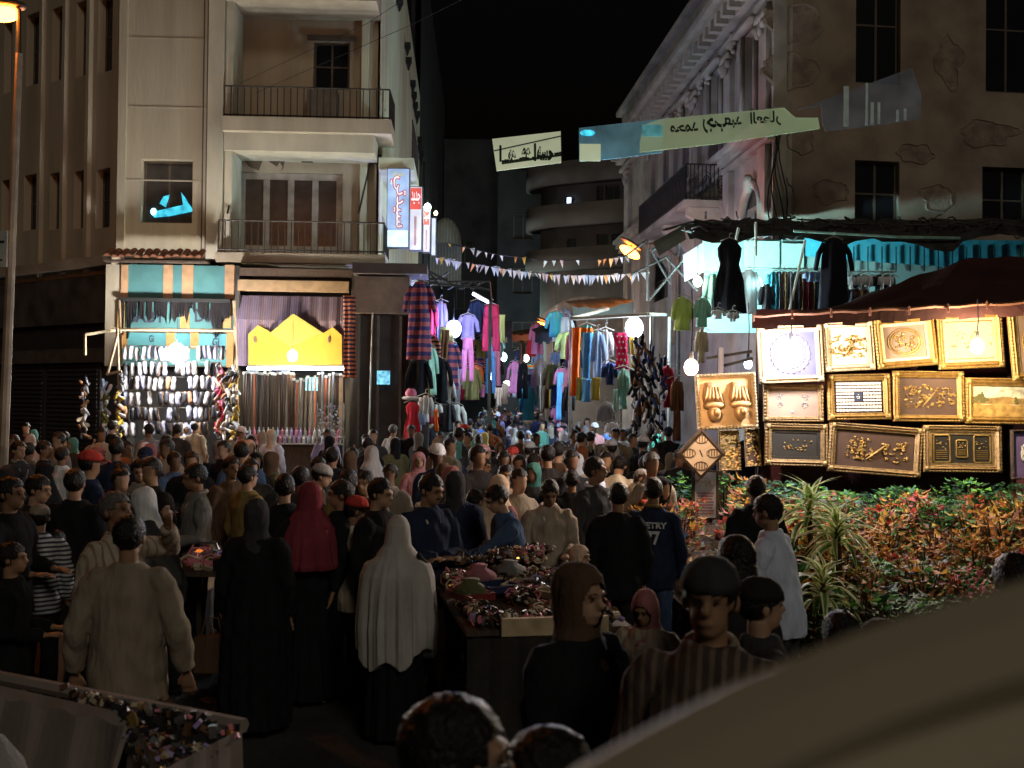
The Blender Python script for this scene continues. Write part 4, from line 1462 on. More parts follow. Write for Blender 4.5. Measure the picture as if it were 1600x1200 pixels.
# hanging rails with clothes
for (x0, x1, y_, lb) in ((1165, 1290, 419, 'hanger rail with dark coats behind the leaning pole'), (1312, 1400, 424, 'hanger rail with small jackets beside the black robe')):
    a__, b__ = P(x0, y_, 23.2), P(x1, y_ + 1, 23.3)
    t = thing('hanger_rail', lb, 'rail', a__, 0, 'hanger rails of the upper rack')
    MB().tube([(0, 0, 0), b__ - a__], .018, 6).build('rail', pipe_m, t)
wide = [('dress', 'black', 1140, 375, 22.3, 52, 114, 'long sleeveless black dress hanging before the cyan lamp'), ('robe', 'black', 1303, 373, 22.4, 46, 118, 'long black robe hanging right of the leaning pole')]
for k_, c_, x_, y_, Y_, w_, h_, lb in wide:
    Z = Y_ / 1600
    o = hang(k_, c_, x_, y_, Y_, w_ * 1.3, h_, lb, 'black gowns of the upper rack')
hang('coat', 'charcoal', 1198, 444, 22.9, 22, 48, 'dark jacket on a bust beside the cyan lamp', 'clothes of the upper rack')
hang('robe', 'white', 1170, 421, 23.0, 34, 70, 'white gown glaring behind the black dress', 'clothes of the upper rack')
hang('robe', 'mint', 1114, 428, 22.8, 28, 66, 'pale mint gown left of the long black dress', 'clothes of the upper rack')
rr = random.Random(21)
for i, x_ in enumerate(range(1208, 1290, 9)):
    hang('coat', ['teal', 'charcoal', 'brown', 'grey', 'charcoal', 'brown', 'dark red', 'brown', 'charcoal', 'grey'][i % 10], x_, 425, 23.2, 20, 64 + rr.uniform(-6, 6),
         '%s coat, number %s from the cyan lamp, on the hanger rail' % (['teal', 'charcoal', 'brown', 'grey', 'dark', 'brown', 'dark red', 'brown', 'dark', 'grey'][i % 10], ['one', 'two', 'three', 'four', 'five', 'six', 'seven', 'eight', 'nine', 'ten'][i]) if i > 20 else
         '%s coat hanging %s on the rail beside the leaning pole' % (['teal', 'charcoal', 'brown', 'grey', 'charcoal', 'brown', 'dark red', 'brown', 'charcoal', 'grey'][i % 10], ['first', 'second', 'third', 'fourth', 'fifth', 'sixth', 'seventh', 'eighth', 'ninth', 'tenth'][i % 10]), 'coats on the long hanger rail')
    if i >= 6:
        hang('shirt', 'pale blue', x_ + 2, 426, 22.9, 17, 16, 'striped pale top over the %s coat of the rail' % ['', '', '', '', '', '', 'seventh', 'eighth', 'ninth', 'tenth'][i], 'coats on the long hanger rail')
for i, x_ in enumerate((1326, 1340, 1352, 1374, 1386)):
    hang('shirt', ['grey', 'navy', 'white', 'charcoal', 'navy'][i], x_, 429, 23.2, 20, 28, '%s jacket with white front hanging %s on the short rail' % (['grey', 'navy', 'white', 'charcoal', 'navy'][i], ['first', 'second', 'third', 'fourth', 'fifth'][i]), 'jackets on the short hanger rail')
    hang('shirt', 'white', x_ + 4, 431, 23.0, 9, 20, 'white collar panel hanging %s on the short rail' % ['first', 'second', 'third', 'fourth', 'fifth'][i], 'jackets on the short hanger rail')
for i, x_ in enumerate((1329, 1345)):
    hang('robe', ['charcoal', 'brown'][i], x_, 452, 23.1, 18, 22, '%s skirt hanging below the short rail' % ['charcoal', 'brown'][i])
# glare board & bent awning ribs at the corner
f = Fr(P(1066, 600, 22.8), P(1102, 600, 23))
s = thing('white_board', 'tall white board glaring under the corner awning', 'board', f.o, f.rz)
quadp(f, [(1068, 398), (1100, 378), (1100, 425), (1070, 440)], 0, mat('board_lilac', (.62, .62, .75), .7), 'board', s)
t = thing('awning_frame', 'bent dark awning frame jutting from the ornate facade', 'awning', P(1060, 400, 24))
c = Vector(t.location)
for pts in (((975, 402), (1011, 375), (1018, 392), (1052, 370), (1062, 378), (1060, 400)), ((1018, 392), (1048, 445), (1044, 400)), ((985, 430), (1040, 402), (1090, 455)), ((1035, 360), (1090, 345), (1120, 352)), ((1013, 470), (1068, 405)), ((1011, 375), (1011, 470))):
    MB().tube([P(x_, y_, 24) - c for x_, y_ in pts], .03, 5).build('rib', dark_metal, t)
b = MB()
for (x0, y0, x1, y1) in ((1020, 378, 1068, 352), (1068, 352, 1115, 345)):
    b.quad(P(x0, y0, 24.3) - c, P(x1, y1, 24.3) - c, P(x1 + 4, y1 + 22, 23.4) - c, P(x0 + 10, y0 + 22, 23.4) - c)
b.build('torn_cover', mat('awning_dark', (.10, .11, .09), .9), t)
# truss over the blue-lit clothes on the left
t = thing('truss_frame', 'dark iron lattice truss over the street clothes beyond the kiosk', 'truss', P(700, 440, 26))
c = Vector(t.location)
q = lambda x_, y_: P(x_, y_, 26) - c
for a_, b_ in (((668, 422), (700, 440)), ((660, 440), (765, 452)), ((668, 422), (690, 450)), ((700, 425), (668, 448)), ((700, 440), (765, 440)), ((765, 440), (768, 470)), ((700, 440), (718, 452)), ((720, 440), (738, 452)), ((738, 440), (756, 452)), ((718, 440), (700, 452)), ((738, 440), (720, 452)), ((756, 440), (738, 452)), ((640, 436), (700, 436))):
    MB().tube([q(*a_), q(*b_)], .025, 5).build('bar', dark_metal, t)
x_ = P(766, 470, 26) - c
MB().box(x_.x - .04, x_.x + .04, 0, .08, -c.z, x_.z).build('post', dark_metal, t)

# ------------------------------------------------------------------ hanging shoes of the shoe stall
MB_ = MB()
t = thing('pipe_stand', 'pipe stand carrying the rows of hanging shoes', 'stand', (P(275, 600, 23.4).x, 23.4, 0))
c = Vector(t.location)
for pts in (((133, 523, 22.6), (186, 515, 23.2), (366, 516, 23.4)), ((183, 514, 23.0), (186, 600, 22.8), (184, 700, 22.8)), ((366, 470, 23.6), (371, 660, 23.4)), ((186, 470, 23.4), (188, 520, 23.2)), ((166, 585, 22.8), (190, 580, 22.8)), ((183, 525, 22.9), (168, 585, 22.8)), ((133, 523, 22.6), (133, 555, 22.6))):
    MB().tube([P(*q) - c for q in pts], .035, 6).build('pipe', mat('pipe_tan', (.38, .30, .2), .5, .4, var=.3), t)
for j in range(5):
    MB().tube([P(192, 540 + j * 24, 23.45) - c, P(345 - j * 2, 542 + j * 24, 23.45) - c], .012, 4).build('rail', pipe_m, t)
sm_ = MB()
sm_.rings([[Vector((x_ * sx, y_ * sy, z_)) for x_, y_ in ((-.055, 0), (-.04, -.045), (.04, -.045), (.055, 0), (.04, .02), (-.04, .02))] for sx, sy, z_ in ((.55, .9, .155), (.95, 1.2, .10), (.78, 1.3, .02), (1.1, .8, -.07), (.95, .6, -.13), (.4, .4, -.16))])
shoe2 = sm_.mesh('upper', True)
sl_ = MB()
sl_.rings([[Vector((x_ * sx, y_, z_)) for x_, y_ in ((-.06, .02), (.06, .02), (.06, .04), (-.06, .04))] for sx, z_ in ((.5, .16), (.9, .1), (.7, 0), (1.05, -.08), (.8, -.14), (.3, -.17))])
sole2 = sl_.mesh('sole')
shoe_w = mat('shoe_white', (.72, .72, .76), .5)
shoe_b = mat('shoe_blueish', (.42, .44, .62), .5)
shoe_k = mat('shoe_black', (.02, .02, .025), .35)
shoe_br = mat('shoe_brown', (.22, .12, .07), .45)
rr = random.Random(4)
n_sh = 0
LBL = {0: 'white shoe hanging in the lit rows of the shoe stall', 1: 'bluish shoe hanging in the lit rows of the shoe stall', 2: 'black shoe hanging in the lit rows of the shoe stall', 3: 'brown shoe hanging in the lit rows of the shoe stall'}
for row in range(6):
    x_ = 196
    while x_ < 352 - row * 2:
        y_ = 552 + row * 23.5 + rr.uniform(-2, 2)
        if rr.random() < (.05 + .03 * row):
            x_ += 9
            continue
        k = rr.choices((0, 1, 2, 3), (5 - row * .7, 3, 1.5 + row * .9, .6))[0]
        rn = ['top', 'second', 'third', 'fourth', 'fifth', 'lowest'][row]
        zn = 'near the stand post' if x_ < 240 else 'under the white bulb' if x_ < 300 else 'below the orange bands'
        kn = LBL[k].split(' ')[0]
        s = thing('shoe', '%s shoe in the %s hanging row, %s' % (kn, rn, zn), 'shoe', P(x_, y_, 23.35 + rr.uniform(-.05, .02)), 0, 'shoes hanging in the rows of the shoe stall')
        mkobj('upper', shoe2, (shoe_w, shoe_b, shoe_k, shoe_br)[k], s, objmat=True)
        mkobj('sole', sole2, (shoe_k, shoe_w, shoe_br, shoe_k)[k], s, objmat=True)
        s.rotation_euler = (rr.uniform(-.2, .2), pi * (rr.random() < .3) + rr.uniform(-.12, .12), rr.uniform(-.5, .5))
        x_ += rr.choice((8.5, 9, 11))
# strings of slippers at both sides and the far string lights of goods
for (x_, y0, y1, Y_, pal, lb) in ((187, 590, 700, 22.8, 'mix', 'hanging string of mixed slippers at the stand post'), (166, 600, 708, 22.8, 'blue', 'thin hanging string of bluish slippers below the short pipe'), (133, 596, 686, 22.6, 'tan', 'lone hanging string of pale slippers against the dark shutter'),
                                 (345, 575, 690, 23.2, 'red', 'hanging string of red brown slippers beside the teal board'), (357, 580, 690, 23.1, 'tan', 'hanging string of pink and tan slippers near the belts'), (368, 578, 695, 23.0, 'mix', 'hanging string of slippers next to the first belts')):
    p_ = P(x_, y0, Y_)
    ln = (y1 - y0) * Y_ / 1600
    t = thing('slipper_string', lb, 'slippers', p_, 0, 'strings of slippers at the shoe stall')
    MB().tube([(0, 0, .1), (0, 0, -ln)], .01, 4).build('cord', black, t)
    for i in range(int(ln / .055)):
        cc = {'mix': [shoe_w, shoe_br, PAL['mustard'], shoe_k, PAL['grey']], 'blue': [shoe_b, PAL['pale blue'], shoe_w, PAL['olive']], 'tan': [PAL['beige'], shoe_w, PAL['brown'], shoe_k], 'red': [PAL['dark red'], shoe_br, PAL['pink'], shoe_k]}[pal]
        o = mkobj('shoe', shoe2, rr.choice(cc), t, objmat=True)
        o.location = (rr.uniform(-.07, .07), rr.uniform(-.08, .02), -i * .055)
        o.rotation_euler = (rr.uniform(-.6, .6), rr.uniform(-1.2, 1.2), rr.uniform(0, 6))
        o.scale = (.75,) * 3

# belts of the belt shop
bm = MB().box(-.02, .02, -.004, .004, -1.45, 0).mesh('strap')
bk = MB()
bk.box(-.035, .035, -.012, .012, -.01, .05)
bk = bk.mesh('buckle')
bk.materials.append(pipe_m)
belt_m = [mat('belt_dark', (.035, .02, .015), .4), mat('belt_black', (.012, .011, .012), .35), mat('belt_red', (.26, .07, .03), .45), mat('belt_tan', (.45, .28, .15), .5), mat('belt_grey', (.28, .25, .24), .5)]
rr = random.Random(8)
bt = [(381 + i * 4.1, 585 + rr.uniform(-2, 2), rr.choice((0, 0, 0, 1, 1, 2 if i in (4, 15) else 0)), 1) for i in range(20)] + [(459 + i * 5.6, 592 + rr.uniform(-4, 6) - i * .6, rr.choice((3, 4, 4, 2, 0)), 0) for i in range(15)]
names = ['dark brown', 'black', 'reddish', 'tan', 'grey']
for (x_, y_, k, d_) in bt:
    s = thing('belt', '%s belt hanging in the %s of the belt shop' % (names[k], 'dark rows' if d_ else 'brighter rows'), 'belt', P(x_, y_, 24.1 + rr.uniform(-.2, .3)), 0, '%s belts of the belt shop %s' % (names[k], 'dark rows' if d_ else 'bright rows'))
    o = mkobj('strap', bm, belt_m[k], s, objmat=True)
    o.scale = (rr.uniform(.7, 1.3), 1, rr.uniform(.85, 1.05))
    o2 = bpy.data.objects.new('buckle', bk)
    COL.objects.link(o2)
    o2.parent = s
    s.rotation_euler = (0, rr.uniform(-.03, .03), rr.uniform(-.7, .7))
s = thing('belt', 'long pale tan belt hanging at the kiosk end of the belts', 'belt', P(533, 590, 23.8), 0)
MB().box(-.045, .045, -.006, .006, -1.45, 0).build('strap', mat('belt_pale', (.6, .42, .26), .5), s)
o2 = bpy.data.objects.new('buckle', bk)
COL.objects.link(o2)
o2.parent = s
# counter with wares under the belts
t = thing('shop_counter', 'low counter with rows of small bottles under the belts', 'counter', (P(455, 600, 23.6).x, 23.6, 0))
MB().box(-1.3, 1.2, -.05, .5, 0, 1.15).build('counter_body', wood_d, t)
for k in range(2):
    MB().box(-1.3, 1.2, -.12 + k * .2, .1 + k * .2, 1.16 + k * .16, 1.19 + k * .16).build('shelf', pipe_m, t)
bo = MB()
bo.hr([(0, .03, .03), (.12, .032, .032), (.15, .012, .012), (.2, .012, .012)], 6)
bo = bo.mesh('bottle')
for i in range(44):
    nm = rr.choice(['white', 'pink', 'lilac', 'pale blue', 'pale blue', 'grey'])
    s = thing('bottle', '%s bottle standing on the counter under the belts' % nm, 'bottle', c * 0 + Vector(t.location) + Vector((-1.2 + (i % 22) * .108, -.04 + (i // 22) * .2, 1.19 + (i // 22) * .16)), 0, '%s bottles on the belt shop counter' % nm)
    mkobj('glass', bo, mat('bottle_' + nm, {'white': (.7, .7, .75), 'pink': (.6, .2, .35), 'lilac': (.4, .3, .6), 'pale blue': (.4, .5, .75), 'grey': (.3, .3, .3)}[nm], .3), s, objmat=True)
t = thing('trinket_rack', 'upright rack glittering with white and blue trinkets under the belts', 'rack', P(516, 640, 23.2))
b = MB()
for i in range(120):
    b.cur = rr.randint(0, 2)
    x_, z_ = rr.uniform(-.28, .28), rr.uniform(-.75, .1)
    b.ell((x_, rr.uniform(-.08, .05), z_), (rr.uniform(.015, .035),) * 3, 5, 4)
b.build('trinkets', [shoe_w, shoe_b, pipe_m], t, kind='stuff')
b = MB()
for x_ in (-.3, 0, .3):
    b.tube([(x_, .06, .15), (x_, .06, -1.3)], .012, 4)
b.build('rack_wire', pipe_m, t)
for (x_, y_, Y_, lb) in ((487, 600, 24.9, 'small lit blue poster inside the belt shop'), (599, 590, 23.9, 'small lit blue screen on the dark kiosk')):
    s = thing('lit_poster', lb, 'poster', P(x_, y_, Y_))
    MB().box(-.15, .15, 0, .03, -.16, .16).build('panel', mat('poster_blue', (.15, .45, .75), emit=1.2, var=.7, vs=12), s)

# ------------------------------------------------------------------ picture frame stall
t = thing('frame_stall', 'stall with dark red cloth roof and maroon wall hung with gilt pictures', 'stall', (P(1400, 600, 11.9).x, 11.9, 0))
rt = t
c = Vector(t.location)
maroon = mat('maroon_cloth', (.13, .045, .06), .95, var=.4, vs=2, bump=.4)
redc = mat('red_roof_cloth', (.045, .014, .012), .95, var=.35, vs=1.5, bump=.7, bs=4)
b = MB()
q0, q1 = P(1180, 500, 12.0) - c, P(1700, 470, 12.0) - c
b.box(q0.x, q1.x, 0, .06, .9, q0.z + .12)
b.build('back_cloth', maroon, t)
# roof: front edge, ridge behind
n = 26
fr_, rg_ = [], []
for i in range(n + 1):
    s_ = i / n
    x0 = 1175 + 525 * s_
    fr_.append(P(x0, 494 - 26 * s_ + 1.2 * sin(i * 1.7), 10.9) - c)
    xr = 1300 + 400 * s_
    yr = 486 - 82 * min(1, s_ / .52) if s_ < .52 else 404 + 2 * sin(i)
    yr = 486 - 84 * min(1, s_ / .55) ** .85 + 2 * sin(i * 1.3)
    rg_.append(P(xr, yr, 12.9) - c)
b = MB()
for i in range(n):
    m0, m1 = (fr_[i] * .5 + rg_[i] * .5), (fr_[i + 1] * .5 + rg_[i + 1] * .5)
    m0 = m0 - Vector((0, 0, .06 + .04 * sin(i * .9)))
    m1 = m1 - Vector((0, 0, .06 + .04 * sin((i + 1) * .9)))
    b.quad(fr_[i], fr_[i + 1], m1, m0)
    b.quad(m0, m1, rg_[i + 1], rg_[i])
    dz = Vector((0, 0, -.13 - .02 * sin(i * 2)))
    b.quad(fr_[i] + dz, fr_[i + 1] + dz, fr_[i + 1], fr_[i])
    b.quad(rg_[i], rg_[i + 1], rg_[i + 1] + Vector((0, .5, -1.2)), rg_[i] + Vector((0, .5, -1.2)))
b.build('roof_cloth', redc, t, True)
b = MB()
b.tube([p_ + Vector((0, -.03, .0)) for p_ in fr_], .022, 6)
b.build('roof_rail', rust, t)
for i in range(0, n, 3):
    MB().tube([fr_[i] + Vector((0, -.05, .03)), fr_[i] + Vector((0, -.06, -.06))], .012, 5).build('tie', rust, t)
for x_ in (1188, 1125, 1440, 1576):
    q = P(x_, 600, 11.85) - c
    MB().box(q.x - .03, q.x + .03, -.1, -.04, 0, 3.2 if x_ > 1150 else 2.9).build('post', wood_d, t)
for (a_, b_) in (((1104, 560, 12.2), (1175, 549, 12.0)), ((1129, 572, 12.1), (1176, 560, 12.0))):
    MB().tube([P(*a_) - c, P(*b_) - c], .018, 5).build('roof_strut', pipe_m, t)

bead = MB()
bead.ell((0, 0, 0), (1, 1, 1), 5, 4)


def curls(b, cx, cz, s, n, rr, y=-.012, th=.012):
    for i in range(n):
        x, z = cx + rr.uniform(-s, s), cz + rr.uniform(-s, s) * .8
        a = rr.uniform(0, 6.3)
        k = rr.uniform(.4, 1.6) * rr.choice((-1, 1))
        L = s * rr.uniform(.25, .7)
        pts = []
        for j in range(6):
            pts.append((x, y - .01 * sin(j), z))
            x += cos(a) * L / 5
            z += sin(a) * L / 5
            a += k
        b.tube(pts, [th * .4, th, th * 1.2, th, th * .6, th * .2], 5, .7)


def picture(label, quad, Y, fm, pm, art='calligraphy', fw=.075, seed=0, artm=None, inner=None, nm='picture_frame', cat='picture'):
    """quad: four picture corners tl,tr,br,bl in the photograph"""
    q = [P(x_, y_, Y) for x_, y_ in quad]
    ct = sum(q, Vector()) / 4
    wv = ((q[1] - q[0]) + (q[2] - q[3])) / 2
    hv = ((q[3] - q[0]) + (q[2] - q[1])) / 2
    W, H = wv.length, hv.length
    roll = -math.atan2(wv.z, wv.x)
    t = thing(nm, label, cat, ct, 0, 'gilt framed pictures of the stall')
    t.rotation_euler = (radians(-3), roll, 0)
    b = MB()
    prof = [(0, 0), (0, -.035), (.2, -.05), (.32, -.03), (.55, -.06), (.8, -.035), (1, -.02), (1, 0)]
    for (a_, d_, l_) in ((0, H / 2, W / 2), (pi / 2, W / 2, H / 2), (pi, H / 2, W / 2), (3 * pi / 2, W / 2, H / 2)):
        M = Matrix.Rotation(a_, 3, 'Y')
        rings = []
        for s_ in (-1, 1):
            rings.append([M @ Vector((s_ * (l_ - p_ * fw), y_, d_ - p_ * fw)) for p_, y_ in prof])
        b.rings(rings)
    b.build('moulding', fm, t)
    bb = MB()
    for (off, sp, r) in ((.012, .036, .012), (fw * .93, .028, .008)):
        w2, h2 = W / 2 - off, H / 2 - off
        for (x0, z0, x1, z1) in ((-w2, h2, w2, h2), (w2, h2, w2, -h2), (w2, -h2, -w2, -h2), (-w2, -h2, -w2, h2)):
            L = math.hypot(x1 - x0, z1 - z0)
            k = int(L / sp)
            for i in range(k):
                s_ = (i + .5) / k
                bb.ell((x0 + (x1 - x0) * s_, -.045 if off < .02 else -.035, z0 + (z1 - z0) * s_), (r * 1.25, r, r * .9), 5, 4)
    for sx in (-1, 1):
        for sz in (-1, 1):
            bb.ell((sx * (W / 2 - fw * .5), -.05, sz * (H / 2 - fw * .5)), (fw * .42, .022, fw * .42), 8, 5)
    bb.build('beading', fm, t, kind='stuff')
    w2, h2 = W / 2 - fw, H / 2 - fw
    rr = random.Random(seed)
    MB().box(-w2 - .005, w2 + .005, -.012, .0, -h2 - .005, h2 + .005).build('canvas', pm, t)
    if inner:
        b = MB()
        o_ = .03
        for (x0, x1, z0, z1) in ((-w2, w2, h2 - o_, h2), (-w2, w2, -h2, -h2 + o_), (-w2, -w2 + o_, -h2 + o_, h2 - o_), (w2 - o_, w2, -h2 + o_, h2 - o_)):
            b.box(x0, x1, -.022, -.0125, z0, z1)
        b.build('slip', inner, t)
    am = artm or gold
    b = MB()
    if art == 'calligraphy':
        curls(b, -w2 * .38, .0, min(w2, h2) * .72, 46, rr)
        curls(b, w2 * .5, -h2 * .05, h2 * .66, 34, rr)
        b.tube([(-w2 * .2, -.02, -h2 * .55), (w2 * .05, -.03, -h2 * .1), (w2 * .3, -.02, h2 * .35)], [.008, .022, .006], 6, .6)
    elif art == 'oval':
        for s_ in (.95, .8):
            b.tube([(w2 * .75 * s_ * cos(t_), -.015, h2 * .75 * s_ * sin(t_)) for t_ in [2 * pi * j / 20 for j in range(21)]], .008, 5)
        curls(b, 0, 0, h2 * .5, 34, rr)
    elif art == 'ring':
        for i in range(22):
            t_ = 2 * pi * i / 22
            b.ell((w2 * .72 * cos(t_), -.03, h2 * .8 * sin(t_)), (.017, .014, .024), 7, 5)
            b.ell((w2 * .56 * cos(t_), -.025, h2 * .62 * sin(t_)), (.01, .01, .012), 6, 4)
        curls(b, 0, 0, h2 * .4, 20, rr)
    elif art == 'four':
        for sx in (-1, 1):
            for sz in (-.2, 1):
                curls(b, sx * w2 * .5, sz * h2 * .5, h2 * .24, 12, rr, th=.007)
        curls(b, 0, -h2 * .6, h2 * .12, 8, rr, th=.007)
    elif art == 'grid':
        nx, nz = 15, 9
        cw, ch = 2 * w2 * .92 / nx, 2 * h2 * .92 / nz
        pm_ = MB().box(-cw * .42, cw * .42, -.012, 0, -ch * .32, ch * .32).mesh('tile')
        for i in range(nx):
            for j in range(nz):
                x_, z_ = (i - (nx - 1) / 2) * cw, (j - (nz - 1) / 2) * ch
                if abs(x_) < w2 * .17 and abs(z_) < h2 * .28:
                    continue
                o = mkobj('tile', pm_, am, t, objmat=True)
                o.location = (x_, -.0125, z_)
        b.box(-w2 * .15, w2 * .15, -.02, -.0125, -h2 * .26, h2 * .26)
        b.build('centre_plate', mat('plate_dark', (.03, .04, .07), .4), t)
        b = MB()
        curls(b, 0, 0, h2 * .16, 7, rr, y=-.026, th=.006)
    elif art == 'tiles3':
        for (x_, hw, hh) in ((-w2 * .62, w2 * .25, h2 * .8), (0, w2 * .17, h2 * .5), (w2 * .62, w2 * .25, h2 * .8)):
            b.tube([(x_ + hw * sx, -.02, hh * sz) for sx, sz in ((-1, -.9), (-1, .9), (-.85, 1), (.85, 1), (1, .9), (1, -.9), (.85, -1), (-.85, -1), (-1, -.9))], .009, 5)
            curls(b, x_, hh * .35, hw * .7, 12, rr, th=.006)
            for k in range(5):
                b.box(x_ - hw * .7, x_ + hw * .7, -.018, -.013, -hh * (.15 + .15 * k), -hh * (.15 + .15 * k) + .006)
    elif art == 'line':
        b.tube([(w2 * .92 * sx, -.015, h2 * .85 * sz) for sx, sz in ((-1, -.9), (-1, .9), (-.92, 1), (.92, 1), (1, .9), (1, -.9), (.92, -1), (-.92, -1), (-1, -.9))], .006, 5)
        curls(b, -w2 * .3, 0, h2 * .5, 12, rr, th=.006)
        curls(b, w2 * .35, 0, h2 * .5, 12, rr, th=.006)
    elif art == 'scene':
        for k, (cc, z0, z1) in enumerate((((.42, .40, .30), .15, 1), ((.24, .15, .05), -.2, .25), ((.34, .21, .06), -1, -.2))):
            bb = MB()
            n_ = 14
            for i in range(n_):
                x0, x1 = -w2 + 2 * w2 * i / n_, -w2 + 2 * w2 * (i + 1) / n_
                f_ = lambda x: z1 * h2 + (.06 * sin(x * 19 + k) * h2 * (k > 0))
                bb.quad((x0, -.0135 - .001 * k, z0 * h2), (x1, -.0135 - .001 * k, z0 * h2), (x1, -.0135 - .001 * k, min(f_(x1), h2)), (x0, -.0135 - .001 * k, min(f_(x0), h2)))
            bb.build('paint_layer', mat('paint_%d' % k, cc, .6, var=.5, vs=12), t)
        for i in range(26):
            x_ = rr.uniform(-.95, .95) * w2
            if abs(x_) < w2 * .3:
                continue
            b.ell((x_, -.017, rr.uniform(-.1, .55) * h2), (rr.uniform(.012, .04), .002, rr.uniform(.02, .05)), 6, 4)
    elif art == 'masks':
        for s_ in (-1, 1):
            x_ = s_ * w2 * .5
            b.hr([(h2 * .0, w2 * .3, .05), (h2 * .2, w2 * .34, .06), (h2 * .5, w2 * .28, .05), (h2 * .8, w2 * .2, .03)], 10, lambda p_: p_ + Vector((x_ - .02, -.02, 0)))
            b.ell((x_, -.05, -h2 * .15), (w2 * .42, .05, h2 * .18), 10, 6)
            b.ell((x_, -.05, -h2 * .5), (w2 * .26, .06, h2 * .33), 10, 7)
            b.ell((x_ + .02, -.1, -h2 * .45), (w2 * .15, .04, h2 * .18), 8, 6)
            for k in range(5):
                b.tube([(x_ - w2 * .35 + k * w2 * .17, -.06, -h2 * .05), (x_ - w2 * .3 + k * w2 * .14, -.085, h2 * .15), (x_ - w2 * .2 + k * w2 * .1, -.05, h2 * .6)], .014, 5)
    elif art == 'mottle':
        for i in range(int(w2 * h2 * 4 / .0009)):
            b.ell((rr.uniform(-w2, w2), -.015, rr.uniform(-h2, h2)), (rr.uniform(.01, .02), .012, rr.uniform(.01, .02)), 5, 4)
    elif art == 'swirl':
        for k in range(4):
            b.tube([(w2 * (-.3 + .35 * cos(t_ + k)), -.02, h2 * (.1 + .4 * sin(t_ * 1.2 + k * .8))) for t_ in [j * .5 for j in range(9)]], .018, 6, .5)
    if b.f:
        nm_ = {'scene': 'painted_trees', 'masks': 'relief', 'mottle': 'relief'}.get(art, 'lettering')
        o = b.build(nm_, am, t, art in ('masks',))
        if art in ('mottle', 'scene', 'oval', 'ring', 'calligraphy', 'four', 'line', 'tiles3'):
            o['kind'] = 'stuff'
    return t


velv = mat('velvet_blue', (.03, .03, .07), .9)
brn = mat('canvas_brown', (.055, .03, .02), .8)
brn2 = mat('canvas_tan', (.15, .10, .07), .7)
pale = mat('canvas_pale', (.6, .5, .33), .7)
blk = mat('canvas_black', (.02, .018, .015), .5)
YF = 11.5
picture('gilt picture of dark blue cloth with a ring of beads behind the white bulb', [(1180, 512), (1283, 505), (1285, 598), (1187, 598)], YF - .1, gold_l, velv, 'ring', artm=gold_l, seed=1)
picture('washed out gilt picture right of the beaded ring picture', [(1284, 504), (1361, 500), (1366, 578), (1286, 582)], YF - .05, gold_l, pale, 'calligraphy', seed=2)
picture('gilt picture with oval gold lettering in the top row', [(1363, 498), (1456, 491), (1464, 570), (1369, 578)], YF - .05, gold, brn2, 'oval', seed=3, inner=gold_l)
picture('gilt picture of a pale scene behind the warm hanging bulb', [(1460, 490), (1562, 484), (1568, 575), (1466, 577)], YF - .05, gold, mat('canvas_straw', (.42, .36, .22), .6), 'line', seed=4, inner=gold_l)
picture('large gilt picture cut by the picture edge in the top row', [(1571, 482), (1665, 476), (1670, 590), (1582, 595)], YF - .2, gold, brn2, 'oval', seed=5, inner=gold_d)
picture('brown picture with four silvery letter motifs under the beaded ring', [(1192, 601), (1285, 601), (1285, 660), (1192, 658)], YF, gold_d, brn2, 'four', seed=6, artm=mat('silver', (.6, .6, .62), .35, .8), fw=.055)
picture('gilt picture of small mirror tiles around a dark plate', [(1291, 586), (1389, 583), (1390, 656), (1293, 656)], YF, gold, brn, 'grid', seed=7, artm=mat('mirror_tile', (.75, .72, .6), .25, .3))
picture('gilt picture with bold slanting gold lettering on brown', [(1391, 580), (1503, 580), (1506, 660), (1396, 658)], YF, gold, brn, 'calligraphy', seed=8)
picture('gilt framed painting of an autumn path between trees', [(1505, 590), (1625, 592), (1625, 664), (1508, 662)], YF, gold, pale, 'scene', seed=9, artm=mat('paint_green', (.10, .09, .03)), fw=.09)
picture('dark picture with a thin gold outline at the stall post', [(1193, 662), (1290, 661), (1293, 731), (1195, 725)], YF, gold_d, blk, 'line', seed=10, inner=blk)
picture('wide brown picture with gold lettering leaning above the shrubs', [(1291, 659), (1438, 669), (1438, 748), (1296, 735)], YF, gold_d, brn, 'calligraphy', seed=11)
picture('black picture with three gold tile panels above the shrubs', [(1440, 663), (1564, 666), (1562, 738), (1441, 738)], YF, gold_d, blk, 'tiles3', seed=12, inner=gold_d)
picture('violet picture with a white swirl at the picture edge', [(1577, 672), (1665, 672), (1665, 750), (1580, 748)], YF - .1, wood_d, mat('canvas_violet', (.13, .09, .22)), 'swirl', seed=13, artm=mat('swirl_white', (.8, .8, .8)), fw=.02)
picture('gold relief picture of two draped vases beside the warm bulb', [(1086, 585), (1180, 582), (1182, 668), (1088, 673)], 11.2, gold_l, mat('canvas_gold', (.55, .35, .16), .5, .4), 'masks', seed=14, artm=mat('relief_gold', (.55, .33, .15), .4, .6), fw=.04)
picture('narrow mottled gold panel under the vase relief', [(1122, 672), (1155, 671), (1156, 735), (1123, 736)], 11.6, gold_d, gold_d, 'mottle', seed=15, artm=gold, fw=.02)
picture('narrow darker mottled gold panel beside the maroon wall', [(1163, 669), (1187, 669), (1188, 728), (1163, 730)], 11.7, gold_d, brn, 'mottle', seed=16, fw=.02)
